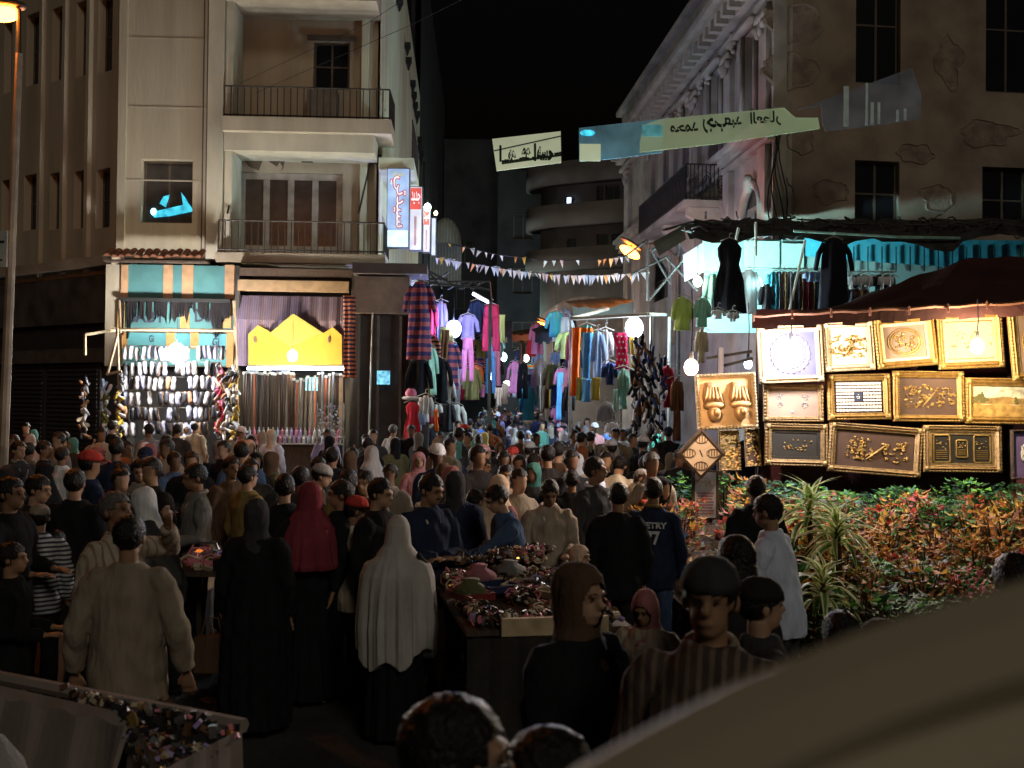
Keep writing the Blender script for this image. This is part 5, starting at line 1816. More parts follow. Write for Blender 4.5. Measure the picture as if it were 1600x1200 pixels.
# diamond clock and printed strip
ct = P(1095, 708, 10.6)
t = thing('wall_clock', 'pale diamond shaped clock in a dark frame beside the shrubs', 'clock', ct)
s_ = 38 * 10.6 / 1600
b = MB()
dm = [(-1, 0), (0, 1), (1, 0), (0, -1)]
for i in range(4):
    a_, c2 = dm[i], dm[(i + 1) % 4]
    b.rings([[Vector((a_[0] * s_ * k, y, a_[1] * s_ * k * 1.06)) for k, y in ((1, 0), (1, -.03), (.86, -.04), (.86, 0))], [Vector((c2[0] * s_ * k, y, c2[1] * s_ * k * 1.06)) for k, y in ((1, 0), (1, -.03), (.86, -.04), (.86, 0))]])
b.build('rim', wood_d, t)
face_m = mat('clock_face', (.68, .56, .42), .5)
MB().add([(a_[0] * s_ * .87, -.01, a_[1] * s_ * .92) for a_ in dm], [(0, 3, 2, 1)]).build('face', face_m, t)
for (x_, z_) in ((0, .58), (0, -.52), (-.5, 0), (.5, 0)):
    b = MB()
    for k in range(4):
        b.box(x_ * s_ - .05 + k * .028, x_ * s_ - .04 + k * .028, -.016, -.012, z_ * s_ - .03, z_ * s_ + .035)
    b.tube([(x_ * s_ + .07 * cos(j * .7), -.015, z_ * s_ + .045 * sin(j * .7)) for j in range(10)], .004, 4)
    b.build('lettering', mat('ink_brown', (.2, .13, .08)), t)
MB().tube([(0, -.02, 0), (-.015, -.02, .035)], .005, 4).build('hand', black, t)
MB().tube([(0, -.022, 0), (.012, -.022, -.02)], .005, 4).build('hand', black, t)
f = Fr(P(1086, 600, 10.7), P(1118, 600, 10.7))
s = thing('printed_panel', 'narrow framed panel of printed lines below the diamond clock', 'picture', f.o, f.rz)
a = f.rect(1086, 738, 1118, 809)
MB().box(a[0] - .03, a[1] + .03, .0, .03, a[2] - .02, a[3] + .02).build('backing', wood_d, s)
MB().box(a[0], a[1], -.01, -.002, a[2], a[3]).build('print', mat('print_pale', (.36, .38, .45), .6), s)
curl = MB()
curls(curl, (a[0] + a[1]) / 2, a[3] - .1, .07, 14, random.Random(3), y=-.014, th=.005)
curl.build('lettering', gold_d, s, kind='stuff')
for k in range(8):
    MB().box(a[0] + .015, a[1] - .02 - .01 * (k % 3), -.014, -.011, a[3] - .22 - k * .03, a[3] - .21 - k * .03).build('line', mat('ink_red', (.25, .08, .1)), s)
t = thing('notice_post', 'dark post holding the diamond clock among the shrubs', 'post', (P(1110, 600, 10.75).x, 10.75, 0))
MB().box(-.03, .03, 0, .05, 0, 1.85).build('post', wood_d, t)
MB().box(-.16, .16, 0, .04, 1.7, 1.74).build('cross_bar', wood_d, t)

# ------------------------------------------------------------------ raised flower bed
bed = MB()
pts_f = [(1.15, 9.6), (1.55, 7.9), (2.3, 6.9), (6.5, 6.2)]
pts_b = [(1.7, 11.3), (3.0, 11.35), (4.5, 11.4), (7.0, 11.5)]


def bed_z(Y):
    return .26 + (Y - 6.6) / 4.8 * .88


n = 14


def lerp_path(p_, s_):
    k = s_ * (len(p_) - 1)
    j = min(int(k), len(p_) - 2)
    return p_[j][0] + (p_[j + 1][0] - p_[j][0]) * (k - j), p_[j][1] + (p_[j + 1][1] - p_[j][1]) * (k - j)


prev = None
for i in range(n + 1):
    a_, c2 = lerp_path(pts_f, i / n), lerp_path(pts_b, i / n)
    col_ = [(a_[0], a_[1], 0)]
    for j in range(7):
        s_ = j / 6
        y_ = a_[1] + (c2[1] - a_[1]) * s_
        col_.append((a_[0] + (c2[0] - a_[0]) * s_, y_, bed_z(y_) + .04 * noise.noise(Vector((i * .7, j * .9, 0)))))
    if prev:
        for j in range(7):
            bed.quad(prev[j], col_[j], col_[j + 1], prev[j + 1])
    prev = col_
bed.build('flower_bed_soil', mat('soil', (.03, .02, .014), .95, bump=1, bs=20), kind='structure')
f_a = Vector((1.15, 9.6, 0))
kt = thing('stone_kerb', 'low stone kerb around the flower bed', 'kerb', (0, 0, 0))
for (x0, y0), (x1, y1) in zip(pts_f, pts_f[1:]):
    L = math.hypot(x1 - x0, y1 - y0)
    k = max(1, int(L / .5))
    for i in range(k):
        cx_, cy_ = x0 + (x1 - x0) * (i + .5) / k, y0 + (y1 - y0) * (i + .5) / k
        M = Matrix.Translation((cx_, cy_ - .04, .0)) @ Matrix.Rotation(math.atan2(y1 - y0, x1 - x0), 4, 'Z')
        MB().box(-L / k / 2 + .01, L / k / 2 - .01, -.08, .06, 0, .33 + .02 * (i % 2), M).build('stone', mat('kerb_stone', (.16, .15, .13), bump=.5), kt)

LEAF = {}


def lm(name, c_, **k):
    LEAF[name] = mat('leaf_' + name, c_, .55, var=.35, vs=14, transl=.3, **k)


lm('green', (.06, .21, .06))
lm('bright', (.13, .36, .06))
lm('darkgreen', (.015, .05, .022))
lm('blue', (.05, .13, .11))
lm('orange', (.60, .26, .06))
lm('rust', (.32, .12, .045))
lm('amber', (.75, .45, .08))
lm('brown', (.10, .04, .015))
lm('red', (.55, .08, .05))
lm('pinkf', (.5, .09, .14))
lm('whitef', (.6, .62, .55))
lm('stem', (.07, .05, .02))


def leaf_cluster(seed, n, rad, hgt, size, mats, wts, narrow=.5, up=.5):
    rr = random.Random(seed)
    b = MB()
    for i in range(n):
        a = rr.uniform(0, 2 * pi)
        q = rr.random() ** .5
        z = hgt * (.12 + .88 * rr.random())
        rd = rad * q * (1 - .35 * (z / hgt) ** 2)
        p = Vector((rd * cos(a), rd * sin(a), z))
        d = Vector((cos(a + rr.uniform(-.8, .8)), sin(a + rr.uniform(-.8, .8)), rr.uniform(-.4, 1) * up)).normalized()
        s = size * rr.uniform(.6, 1.25)
        side = d.cross(Vector((rr.uniform(-.4, .4), rr.uniform(-.4, .4), 1))).normalized()
        nr = d.cross(side)
        wd = s * narrow * .5
        b.cur = rr.choices(range(len(mats)), wts)[0]
        b.add([p, p + d * s * .45 + side * wd + nr * s * .1, p + d * s * .5, p + d * s - nr * s * .15, p + d * s * .45 - side * wd + nr * s * .1], [(0, 1, 2), (2, 1, 3), (0, 2, 4), (2, 3, 4)])
    st = MB()
    for i in range(6):
        a = rr.uniform(0, 2 * pi)
        st.tube([(0.02 * cos(a), .02 * sin(a), -.05), (rad * .3 * cos(a), rad * .3 * sin(a), hgt * .5), (rad * .55 * cos(a), rad * .55 * sin(a), hgt * .9)], [.01, .008, .003], 4)
    me = b.mesh('foliage')
    for m_ in mats:
        me.materials.append(LEAF[m_])
    ms = st.mesh('stem')
    ms.materials.append(LEAF['stem'])
    return me, ms


KINDS = {
    'croton': [leaf_cluster(i, 130, .19, .46, .085, ['orange', 'rust', 'amber', 'brown', 'green'], w_, .5, .7) for i, w_ in enumerate([(5, 4, 2, 3, 2), (3, 5, 3, 4, 1.5), (4, 3, 5, 2, 3), (2, 6, 1, 5, 1.6)])],
    'flower': [leaf_cluster(10 + i, 120, .17, .44, .08, ['rust', 'red', 'pinkf', 'green', 'brown'], w_, .6, .7) for i, w_ in enumerate([(4, 4, 2, 2, 2), (3, 2, 4, 3, 2), (3, 5, 1, 1, 3)])],
    'ivy': [leaf_cluster(20 + i, 130, .22, .34, .075, ['green', 'darkgreen', 'blue', 'bright'], w_, .75, .3) for i, w_ in enumerate([(5, 4, 2, 1), (3, 5, 3, 0), (4, 3, 2, 3)])],
    'bush': [leaf_cluster(30 + i, 120, .24, .42, .11, ['green', 'bright', 'darkgreen', 'whitef'], w_, .6, .4) for i, w_ in enumerate([(5, 4, 3, .3), (4, 3, 5, .8), (4, 2, 4, 2)])],
}
DESC = {'croton': ['orange and rust leaved shrub', 'dark rust leaved shrub', 'amber leaved shrub', 'brown red leaved shrub'], 'flower': ['shrub with red tips', 'shrub with pink flowers', 'red brown flowering shrub'],
        'ivy': ['dark green ivy clump', 'bluish green ivy clump', 'bright ivy clump'], 'bush': ['leafy green bush', 'dark green leafy bush', 'white edged leafy bush']}
rr = random.Random(33)
ypos = 6.75
row = 0
cnt = 0
while ypos < 11.3:
    xl = 1.2 + max(0, (9.6 - ypos)) * .42 if ypos < 9.6 else 1.2 + (ypos - 9.6) * .3
    x_ = xl + .1
    while x_ < .56 * ypos + .15:
        y_ = ypos + rr.uniform(-.12, .12)
        if ypos > 10.45:
            kd = 'ivy'
        elif ypos > 9.9:
            kd = rr.choice(['ivy', 'flower', 'croton', 'bush'])
        elif ypos > 8.5:
            kd = rr.choices(['croton', 'flower', 'bush'], (8, 1.4, .8))[0]
        elif ypos > 7.7:
            kd = rr.choices(['croton', 'bush', 'flower'], (2.5, 5, .6))[0]
        else:
            kd = rr.choices(['bush', 'ivy'], (4, 1))[0]
        if 1075 < x_ / y_ * 1600 + 800 < 1135 and y_ > 8.3:
            x_ += .3
            continue
        k = rr.randrange(len(KINDS[kd]))
        me, ms = KINDS[kd][k]
        px_ = 800 + 1600 * x_ / y_
        where = ('under the clock panel' if px_ < 1150 else 'by the striped leaf plants' if px_ < 1300 else 'under the wide brown picture' if px_ < 1440 else 'under the three panel picture' if px_ < 1550 else 'at the picture edge')
        rown = 'back row' if ypos > 10.6 else 'upper rows' if ypos > 9.6 else 'middle rows' if ypos > 8.4 else 'lower rows' if ypos > 7.5 else 'front row'
        sc = rr.uniform(.85, 1.25)
        s = thing('shrub', '%s%s, %s of bed %s' % ('low ' if sc < .98 else 'tall ' if sc > 1.12 else '', DESC[kd][k], rown, where), 'shrub', (x_ + rr.uniform(-.06, .06), y_, bed_z(y_) - .02), rr.uniform(0, 6.28), 'shrubs of the flower bed')
        s.scale = (sc, sc, sc * rr.uniform(.9, 1.15))
        for nm_, m_ in (('foliage', me), ('stem', ms)):
            o = bpy.data.objects.new(nm_, m_)
            COL.objects.link(o)
            o.parent = s
        cnt += 1
        x_ += rr.uniform(.27, .36)
    ypos += .33
    row += 1
# striped dragon plants
lf = MB()
k = 8
L0 = .5
for i in range(k):
    s0, s1 = i / k, (i + 1) / k
    for sd in (-1, 1):
        w0, w1 = .034 * sin(pi * min(1, s0 * .85 + .15)), .034 * sin(pi * min(1, s1 * .85 + .15))
        z0, z1 = .16 * s0 - .42 * s0 ** 2.2, .16 * s1 - .42 * s1 ** 2.2
        c0, c1 = (0, L0 * s0 * .8, z0), (0, L0 * s1 * .8, z1)
        for (a0, a1, mi) in ((0, .45, 0), (.45, 1, 1)):
            lf.cur = mi
            v = [(sd * w0 * a0, c0[1], z0 + .3 * w0 * a0), (sd * w0 * a1, c0[1], z0 + .3 * w0 * a1), (sd * w1 * a1, c1[1], z1 + .3 * w1 * a1), (sd * w1 * a0, c1[1], z1 + .3 * w1 * a0)]
            lf.add(v, [(0, 1, 2, 3)])
lfm = lf.mesh('leaf', True)
lfm.materials.append(mat('leaf_stripe_green', (.16, .32, .07), .45, transl=.5))
lfm.materials.append(mat('leaf_stripe_cream', (.80, .82, .45), .45, transl=.5))
for (x_, y_, Y_, n_, lb, sc, zb_) in ((1264, 790, 8.6, 42, 'tallest striped leaf plant with cream edged leaves under the gold line picture', 1.0, 0), (1308, 826, 8.0, 36, 'second striped leaf plant with drooping cream edged leaves', .95, 0), (1285, 910, 7.3, 30, 'lowest striped leaf plant beside the man in the pale blue shirt', .85, 0)):
    p_ = P(x_, y_, Y_)
    s = thing('dragon_plant', lb, 'plant', (p_.x, p_.y, bed_z(Y_)), 0, 'striped leaf plants of the bed')
    top = p_.z - bed_z(Y_)
    MB().tube([(0, 0, -.05), (.02, 0, top * .5), (0, 0, top)], [.03, .026, .022], 7).build('stem', LEAF['stem'], s)
    for i in range(n_):
        o = bpy.data.objects.new('leaf', lfm)
        COL.objects.link(o)
        o.parent = s
        t_ = i / n_
        o.location = (0, 0, top - .14 + .17 * t_)
        el = -.15 + 1.6 * t_ ** 1.1 + rr.uniform(-.15, .15)
        o.rotation_euler = Euler((el, rr.uniform(-.3, .3), i * 2.4 + rr.uniform(-.2, .2)))
        q = sc * (1.05 - .35 * t_) * rr.uniform(.85, 1.1)
        o.scale = (q, q, q)

# ------------------------------------------------------------------ market tables, crates, cart
glit = [mat('foil_silver', (.8, .8, .85), .15, .9), mat('foil_gold', (.75, .5, .15), .2, .9), mat('toy_violet', (.35, .28, .55), .3), mat('toy_pink', (.6, .2, .25), .4), mat('toy_brown', (.12, .06, .03), .5), mat('toy_dark', (.02, .02, .02), .3), mat('toy_cream', (.5, .42, .3), .5)]


def heap(name, label_parent, x0, x1, y0, y1, zf, n, seed, wts, rot=0.0, smin=.012, smax=.035):
    rr = random.Random(seed)
    b = MB()
    for i in range(n):
        b.cur = rr.choices(range(len(glit)), wts)[0]
        x, y = rr.uniform(x0, x1), rr.uniform(y0, y1)
        q_ = noise.noise(Vector((x * 2.6 + seed, y * 2.6, 3)))
        if q_ < -.12 and n > 1000:
            continue
        if q_ < .12 and n > 1000:
            b.cur = rr.choice((4, 5, 5, 4, 6, 3))
        z = zf(x, y) + rr.uniform(0, .03)
        s = rr.uniform(smin, smax)
        M = Matrix.Translation((x, y, z)) @ Euler((rr.uniform(0, 3), rr.uniform(0, 3), rr.uniform(0, 3))).to_matrix().to_4x4()
        k = rr.random()
        if k < .45:
            b.box(-s, s, -s * .6, s * .6, -s * .35, s * .35, M)
        elif k < .75:
            b.ell((x, y, z), (s, s * .7, s * .8), 6, 4)
        else:
            b.tube([M @ Vector((s * 1.6 * cos(t_), s * 1.6 * sin(t_), 0)) for t_ in (0, 1, 2, 3, 4, 5)], s * .22, 4)
    return b.build(name, glit, label_parent, kind='stuff')


# main trinket table
TB = [Pz(*q, 1.0) for q in ((664, 975), (726, 984), (862, 958), (862, 888), (700, 878))]
cx_ = sum(p_.x for p_ in TB) / 5
cy_ = sum(p_.y for p_ in TB) / 5
yf, ybk = Pz(790, 972, 1.0).y, Pz(780, 878, 1.0).y
xl, xr = Pz(668, 980, 1.0).x, Pz(905, 955, 1.0).x + .1
t = thing('market_table', 'long trestle table with a pale front plank heaped with trinkets', 'table', ((xl + xr) / 2, (yf + ybk) / 2, 0), radians(11))
hx, hy = (xr - xl) / 2, (ybk - yf) / 2
MB().box(-hx, hx, -hy, hy, .93, .96).build('tabletop', wood_d, t)
MB().box(-hx + .2, hx - .15, -hy - .03, -hy + .01, .93, 1.03).build('front_plank', mat('plank_pale', (.48, .38, .24), .7, var=.3, vs=8, stretch=(1, 8, 1)), t)
for sx in (-1, 1):
    for sy in (-1, 1):
        MB().box(sx * (hx - .15) - .03, sx * (hx - .15) + .03, sy * (hy - .15) - .03, sy * (hy - .15) + .03, 0, .93).build('leg', wood_d, t)
b = MB()
n_ = 30
for i in range(n_):
    x0, x1 = -hx + 2 * hx * i / n_, -hx + 2 * hx * (i + 1) / n_
    b.quad((x0, -hy - .035 - .03 * sin(i * 1.3), .05), (x1, -hy - .035 - .03 * sin((i + 1) * 1.3), .05), (x1, -hy - .034, .925), (x0, -hy - .034, .925))
b.build('cloth', mat('table_cloth_dark', (.028, .025, .022), .95, bump=.3), t, True)
tz = Vector(t.location)
s = thing('trinket_heap', 'glittering heap of trinkets and ornaments on the trestle table', 'goods', tz + Vector((0, 0, .96)), radians(11))
heap('trinkets', s, -hx + .05, hx - .05, -hy + .03, hy, lambda x, y: .03 + .07 * abs(noise.noise(Vector((x * 2.2, y * 2.2, 1)))) + (.10 if y > hy * .5 else 0), 3400, 5, (1.4, 1.5, 1.0, 1.2, 4, 7, 1.0))
rr = random.Random(55)
for i in range(11):
    u_, v_ = rr.uniform(-.8, .8) * hx, rr.uniform(-.7, .9) * hy
    M_ = Matrix.Rotation(radians(11), 3, 'Z')
    o_ = M_ @ Vector((u_, v_, 0))
    cn = ['brown', 'black', 'violet', 'cream', 'grey', 'dark red', 'olive', 'tan', 'dark green', 'navy', 'rose'][i]
    cc_ = [(.10, .05, .03), (.015, .015, .015), (.12, .09, .2), (.4, .34, .24), (.15, .15, .15), (.2, .03, .03), (.1, .1, .04), (.25, .18, .1), (.03, .07, .04), (.02, .03, .08), (.3, .12, .14)][i]
    s = thing('goods_tray' if i % 2 else 'cloth_pouch', ('open %s tray lying among the trinkets on the table' if i % 2 else 'crumpled %s pouch lying among the trinkets on the table') % cn, 'tray' if i % 2 else 'pouch', tz + o_ + Vector((0, 0, 1.01)), rr.uniform(0, 3), 'trays and pouches on the trinket table')
    bb = MB()
    if i % 2:
        a__, c__ = rr.uniform(.10, .16), rr.uniform(.08, .12)
        bb.box(-a__, a__, -c__, c__, 0, .012)
        for q_ in ((-a__, -a__ + .01, -c__, c__), (a__ - .01, a__, -c__, c__), (-a__ + .01, a__ - .01, -c__, -c__ + .01), (-a__ + .01, a__ - .01, c__ - .01, c__)):
            bb.box(*q_, .012, .045)
        bb.build('tray_body', mat('tray_%d' % i, cc_, .5), s)
    else:
        rg_ = []
        for zz_, r_ in ((0, .09), (.03, .12), (.07, .10), (.10, .05), (.12, .06)):
            rg_.append([Vector((r_ * (1 + .25 * sin(j * 2.3 + i + zz_ * 30)) * cos(2 * pi * j / 12), r_ * (1 + .2 * cos(j * 1.7 + i)) * sin(2 * pi * j / 12), zz_)) for j in range(12)])
        bb.rings(rg_)
        bb.build('pouch_cloth', mat('pouch_%d' % i, cc_, .8, bump=.5), s, True)
# wide toy basket ridge at the back of the table
b = MB()
# cardboard box and goods table on the left
t = thing('cardboard_box', 'large worn cardboard box standing behind the man in the tan sweater', 'box', Pz(280, 925, .55))
W_ = 46 * t.location.y / 1600
cb = mat('cardboard', (.24, .19, .13), .9, var=.25, vs=5, bump=.2)
MB().box(-W_, W_, -.25, .25, .02, .42).build('carton', cb, t)
MB().box(-W_ + .04, W_ - .04, -.2, .2, -.55, .018).build('stand', black, t)
MB().box(-W_, -.01, -.26, -.251, .05, .43).build('side_flap', cb, t)
MB().box(.01, W_, -.262, -.252, .06, .42).build('front_flap', cb, t)
MB().box(-W_ * .2, W_ * .2, -.268, -.263, .1, .16).build('tape', mat('tape', (.4, .33, .2), .3), t)
q = Pz(352, 878, .95)
t = thing('side_table', 'low table with folded goods beside the cardboard box', 'table', (q.x, q.y, 0))
MB().box(-.32, .32, -.3, .3, .88, .92).build('tabletop', wood_d, t)
for sx in (-1, 1):
    for sy in (-1, 1):
        MB().box(sx * .28 - .02, sx * .28 + .02, sy * .26 - .02, sy * .26 + .02, 0, .88).build('leg', wood_d, t)
s = thing('goods_heap', 'heap of folded pinkish cloths and packets beside the cardboard box', 'goods', (q.x, q.y, .92))
heap('packets', s, -.28, .28, -.26, .26, lambda x, y: .03 + .05 * abs(noise.noise(Vector((x * 4, y * 4, 1)))), 260, 6, (1, .3, 2, 4, 2, 1, 3), smin=.03, smax=.07)

# cart with draped cloth, bottom corner
zc = 1.0
c_tl, c_co, c_br, c_r = Pz(-20, 1070, zc), Pz(205, 1120, zc), Pz(250, 1200, zc), Pz(378, 1138, zc)
c_bk = Pz(118, 1088, zc)
drape = mat('drape_cloth', (.24, .20, .175), .95, var=.12, bump=.3, bs=6)
t = thing('goods_cart', 'cart draped in brown cloth with a sunken tray of small goods', 'cart', (c_co.x, c_co.y, 0))
c = Vector(t.location)
cl = MB()
n_ = 26
rows = []
for i in range(n_ + 1):
    s_ = i / n_
    p_ = c_tl.lerp(c_co, s_) if s_ < .8 else c_co
    p_ = c_tl.lerp(c_co, s_)
    rows.append([Vector((p_.x, p_.y, zc + .01)) - c,
                 Vector((p_.x + .02, p_.y - .06, zc - .02 + .01 * sin(i))) - c,
                 Vector((p_.x + .04 * sin(i * .9), p_.y - .14 - .05 * sin(i * .8 + 1), zc - .3)) - c,
                 Vector((p_.x + .05 * sin(i * .7 + 1), p_.y - .22 - .08 * sin(i * .8 + 2), zc - .65)) - c,
                 Vector((p_.x + .05 * sin(i * .7 + 2), p_.y - .26 - .09 * sin(i * .75 + 2.5), .1)) - c])
for r0, r1 in zip(rows, rows[1:]):
    for j in range(4):
        cl.quad(r0[j], r1[j], r1[j + 1], r0[j + 1])
cl.build('cloth', drape, t, True)


def band(p0, p1, out, w_, nm):
    bb = MB()
    k_ = 12
    o_ = Vector(out)
    rws = []
    for i in range(k_ + 1):
        p_ = p0.lerp(p1, i / k_) - c
        rws.append([p_ - o_ * w_ + Vector((0, 0, -.10)), p_ + Vector((0, 0, .0)), p_ + o_ * (.03 + .012 * sin(i * 1.7)) + Vector((0, 0, -.3)), p_ + o_ * (.06 + .03 * sin(i * 1.3)) + Vector((0, 0, -.85))])
    for r0, r1 in zip(rws, rws[1:]):
        for j in range(3):
            bb.quad(r0[j], r1[j], r1[j + 1], r0[j + 1])
    bb.build(nm, drape, t, True)


band(c_co, c_br, (-.7, -.5, 0), .03, 'side_cloth')
band(c_br + Vector((.02, 0, 0)), c_r, (.5, -.6, 0), .05, 'end_cloth')
MB().rings([[c_co - c + Vector((.01, 0, -.1)), c_br - c + Vector((0, 0, -.1)), c_r - c + Vector((-.02, 0, -.1)), c_bk - c + Vector((-.9, .5, -.1))],
            [c_co - c + Vector((.01, 0, -.13)), c_br - c + Vector((0, 0, -.13)), c_r - c + Vector((-.02, 0, -.13)), c_bk - c + Vector((-.9, .5, -.13))]]).build('tray', wood_d, t)
MB().tube([c_bk - c + Vector((-.9, .55, -.02)), c_r - c + Vector((0, .03, 0))], .03, 6).build('back_rim', drape, t)
s = thing('goods_heap', 'small dark and glinting goods piled in the draped cart', 'goods', (c.x, c.y, zc - .1))
rr = random.Random(77)
b = MB()
tri = [c_co - c, c_br - c, c_r - c, c_bk - c + Vector((-.1, .1, 0))]
for i in range(700):
    u, v = rr.random(), rr.random()
    p_ = (tri[0] * (1 - u) * (1 - v) + tri[1] * u * (1 - v) + tri[2] * u * v + tri[3] * (1 - u) * v)
    b.cur = rr.choices(range(7), (1.2, .5, 1, .3, 3, 6, 1.6))[0]
    sz = rr.uniform(.008, .026)
    M = Matrix.Translation((p_.x, p_.y, rr.uniform(.0, .06) + (.06 if v > .8 or u < .15 else 0))) @ Euler((rr.uniform(0, 3), rr.uniform(0, 3), 0)).to_matrix().to_4x4()
    b.box(-sz, sz, -sz * .6, sz * .6, -sz * .5, sz * .5, M)
b.build('trinkets', glit, s, kind='stuff')
q = Pz(-10, 1190, 1.1)
t = thing('pale_cloth_bundle', 'pale cloth bundle at the bottom picture edge beside the cart', 'bundle', q)
b = MB()
b.hr([(-.5, .16, .14), (-.2, .15, .13), (0, .09, .09), (.08, .03, .03)], 14)
b.build('cloth', mat('cloth_pale', (.3, .29, .27), .9, bump=.5), t, True)

# ------------------------------------------------------------------ blurred padded sill of the vehicle, close to the camera
t = thing('padded_sill', 'out of focus beige padded sill curving up across the near corner', 'sill', P(1300, 1100, .5))
c = Vector(t.location)
path = [(860, 1262), (930, 1212), (1010, 1166), (1100, 1118), (1180, 1078), (1260, 1042), (1340, 1010), (1420, 982), (1500, 956), (1580, 932), (1700, 900)]
prof = [(.0, -.02, 0), (.012, .0, .008), (.03, .02, .02), (.045, .004, .03), (.06, -.03, .045), (.085, -.022, .07), (.11, .0, .10), (.16, .012, .14), (.26, .0, .22), (.42, -.05, .34)]
pad = MB()
rows = []
for i, (x_, y_) in enumerate(path):
    j0, j1 = max(i - 1, 0), min(i + 1, len(path) - 1)
    dx, dy = path[j1][0] - path[j0][0], path[j1][1] - path[j0][1]
    L = math.hypot(dx, dy)
    nx, ny = -dy / L, dx / L
    base = P(x_, y_, .5)
    q = P(x_ + nx * 100, y_ + ny * 100, .5) - base
    nrm = q.normalized()
    rows.append([base + nrm * d_ * .9 + Vector((0, -h_ * .35, 0)) * 0 + Vector((0, -e_ * .35 - .0, 0)) + Vector((0, -h_, 0)) - c for d_, h_, e_ in prof] + [base + Vector((0, .10, -.03)) - c])
for r0, r1 in zip(rows, rows[1:]):
    for j in range(len(prof) - 1):
        pad.quad(r0[j], r1[j], r1[j + 1], r0[j + 1])
    pad.quad(r0[-1], r1[-1], r1[0], r0[0])
pad.build('padding', mat('beige_vinyl', (.46, .40, .28), .6, var=.08), t, True)

# ------------------------------------------------------------------ people
SKIN = [mat('skin_%d' % i, c_, .55, var=.12, vs=20) for i, c_ in enumerate([(.30, .17, .10), (.22, .12, .07), (.38, .23, .15), (.15, .08, .05)])]
HAIRM = mat('hair_black', (.010, .008, .007), .45, var=.4, vs=40, bump=.6, bs=60)
HAIRG = mat('hair_grey', (.10, .09, .085), .6, var=.4, vs=40, bump=.6, bs=60)
EYE = mat('eye_dark', (.01, .01, .01), .2)


def cm(name, col, **k):
    k.setdefault('bump', .55)
    k.setdefault('bs', 16)
    k.setdefault('stretch', (1.6, 1.6, .5))
    return mat('wear_' + name, col, .92, var=.18, vs=6, spec=.1, **k)


W = {}
for n_, c_ in (('black', (.012, .012, .014)), ('charcoal', (.04, .04, .042)), ('dark', (.022, .019, .018)), ('navy', (.018, .024, .05)), ('denim', (.05, .085, .16)), ('grey', (.16, .155, .15)), ('pale grey', (.36, .35, .34)),
               ('white', (.62, .62, .64)), ('pale blue', (.58, .64, .80)), ('cream', (.48, .42, .32)), ('tan', (.25, .21, .16)), ('khaki', (.17, .15, .10)), ('brown', (.09, .055, .035)), ('rust', (.22, .08, .035)),
               ('mustard', (.20, .14, .05)), ('pink', (.40, .19, .20)), ('dusty rose', (.30, .12, .12)), ('crimson', (.20, .035, .05)), ('red', (.42, .05, .04)), ('orange', (.26, .10, .045)), ('peach', (.60, .44, .32)),
               ('yellow', (.55, .52, .22)), ('mint', (.10, .42, .30)), ('teal', (.06, .17, .14)), ('blue', (.08, .16, .38)), ('lilac', (.34, .30, .46)), ('olive', (.10, .10, .05))):
    W[n_] = cm(n_, c_)
W['cream striped'] = cm('creamstripe', (.36, .31, .24), stripes=('X', 7, (.24, .16, .12), .75))
W['brown striped'] = cm('brownstripe', (.07, .05, .042), stripes=('X', 9, (.15, .11, .085), .6))
W['grey robe'] = cm('robegrey', (.40, .385, .36), bump=.25)
W['patterned'] = cm('patterned', (.2, .15, .11), col2=(.45, .38, .3))
W['white striped'] = cm('whitestripe', (.5, .5, .5), stripes=('Z', 8, (.05, .05, .07), .5))


def head_local():
    return None


ARMS = {
    'down': ((.245, .03, 1.14), (.235, -.05, .89), (0, -.3, -1)),
    'out': ((.27, .03, 1.15), (.30, -.06, .90), (.1, -.3, -1)),
    'fwd': ((.235, -.02, 1.13), (.13, -.27, 1.10), (-.3, -1, 0)),
    'table': ((.24, -.10, 1.16), (.17, -.36, 1.02), (-.1, -1, -.3)),
    'cross': ((.25, -.06, 1.14), (.02, -.24, 1.14), (-1, -.1, .1)),
    'reach': ((.22, -.26, 1.27), (.16, -.52, 1.24), (0, -1, -.1)),
    'up': ((.30, -.14, 1.40), (.16, -.26, 1.56), (-.5, -.3, .8)),
    'phone': ((.26, -.10, 1.20), (.14, -.16, 1.50), (-.3, 0, 1)),
    'behind': ((.25, .09, 1.15), (.08, .17, 1.0), (-1, .2, -.3)),
}


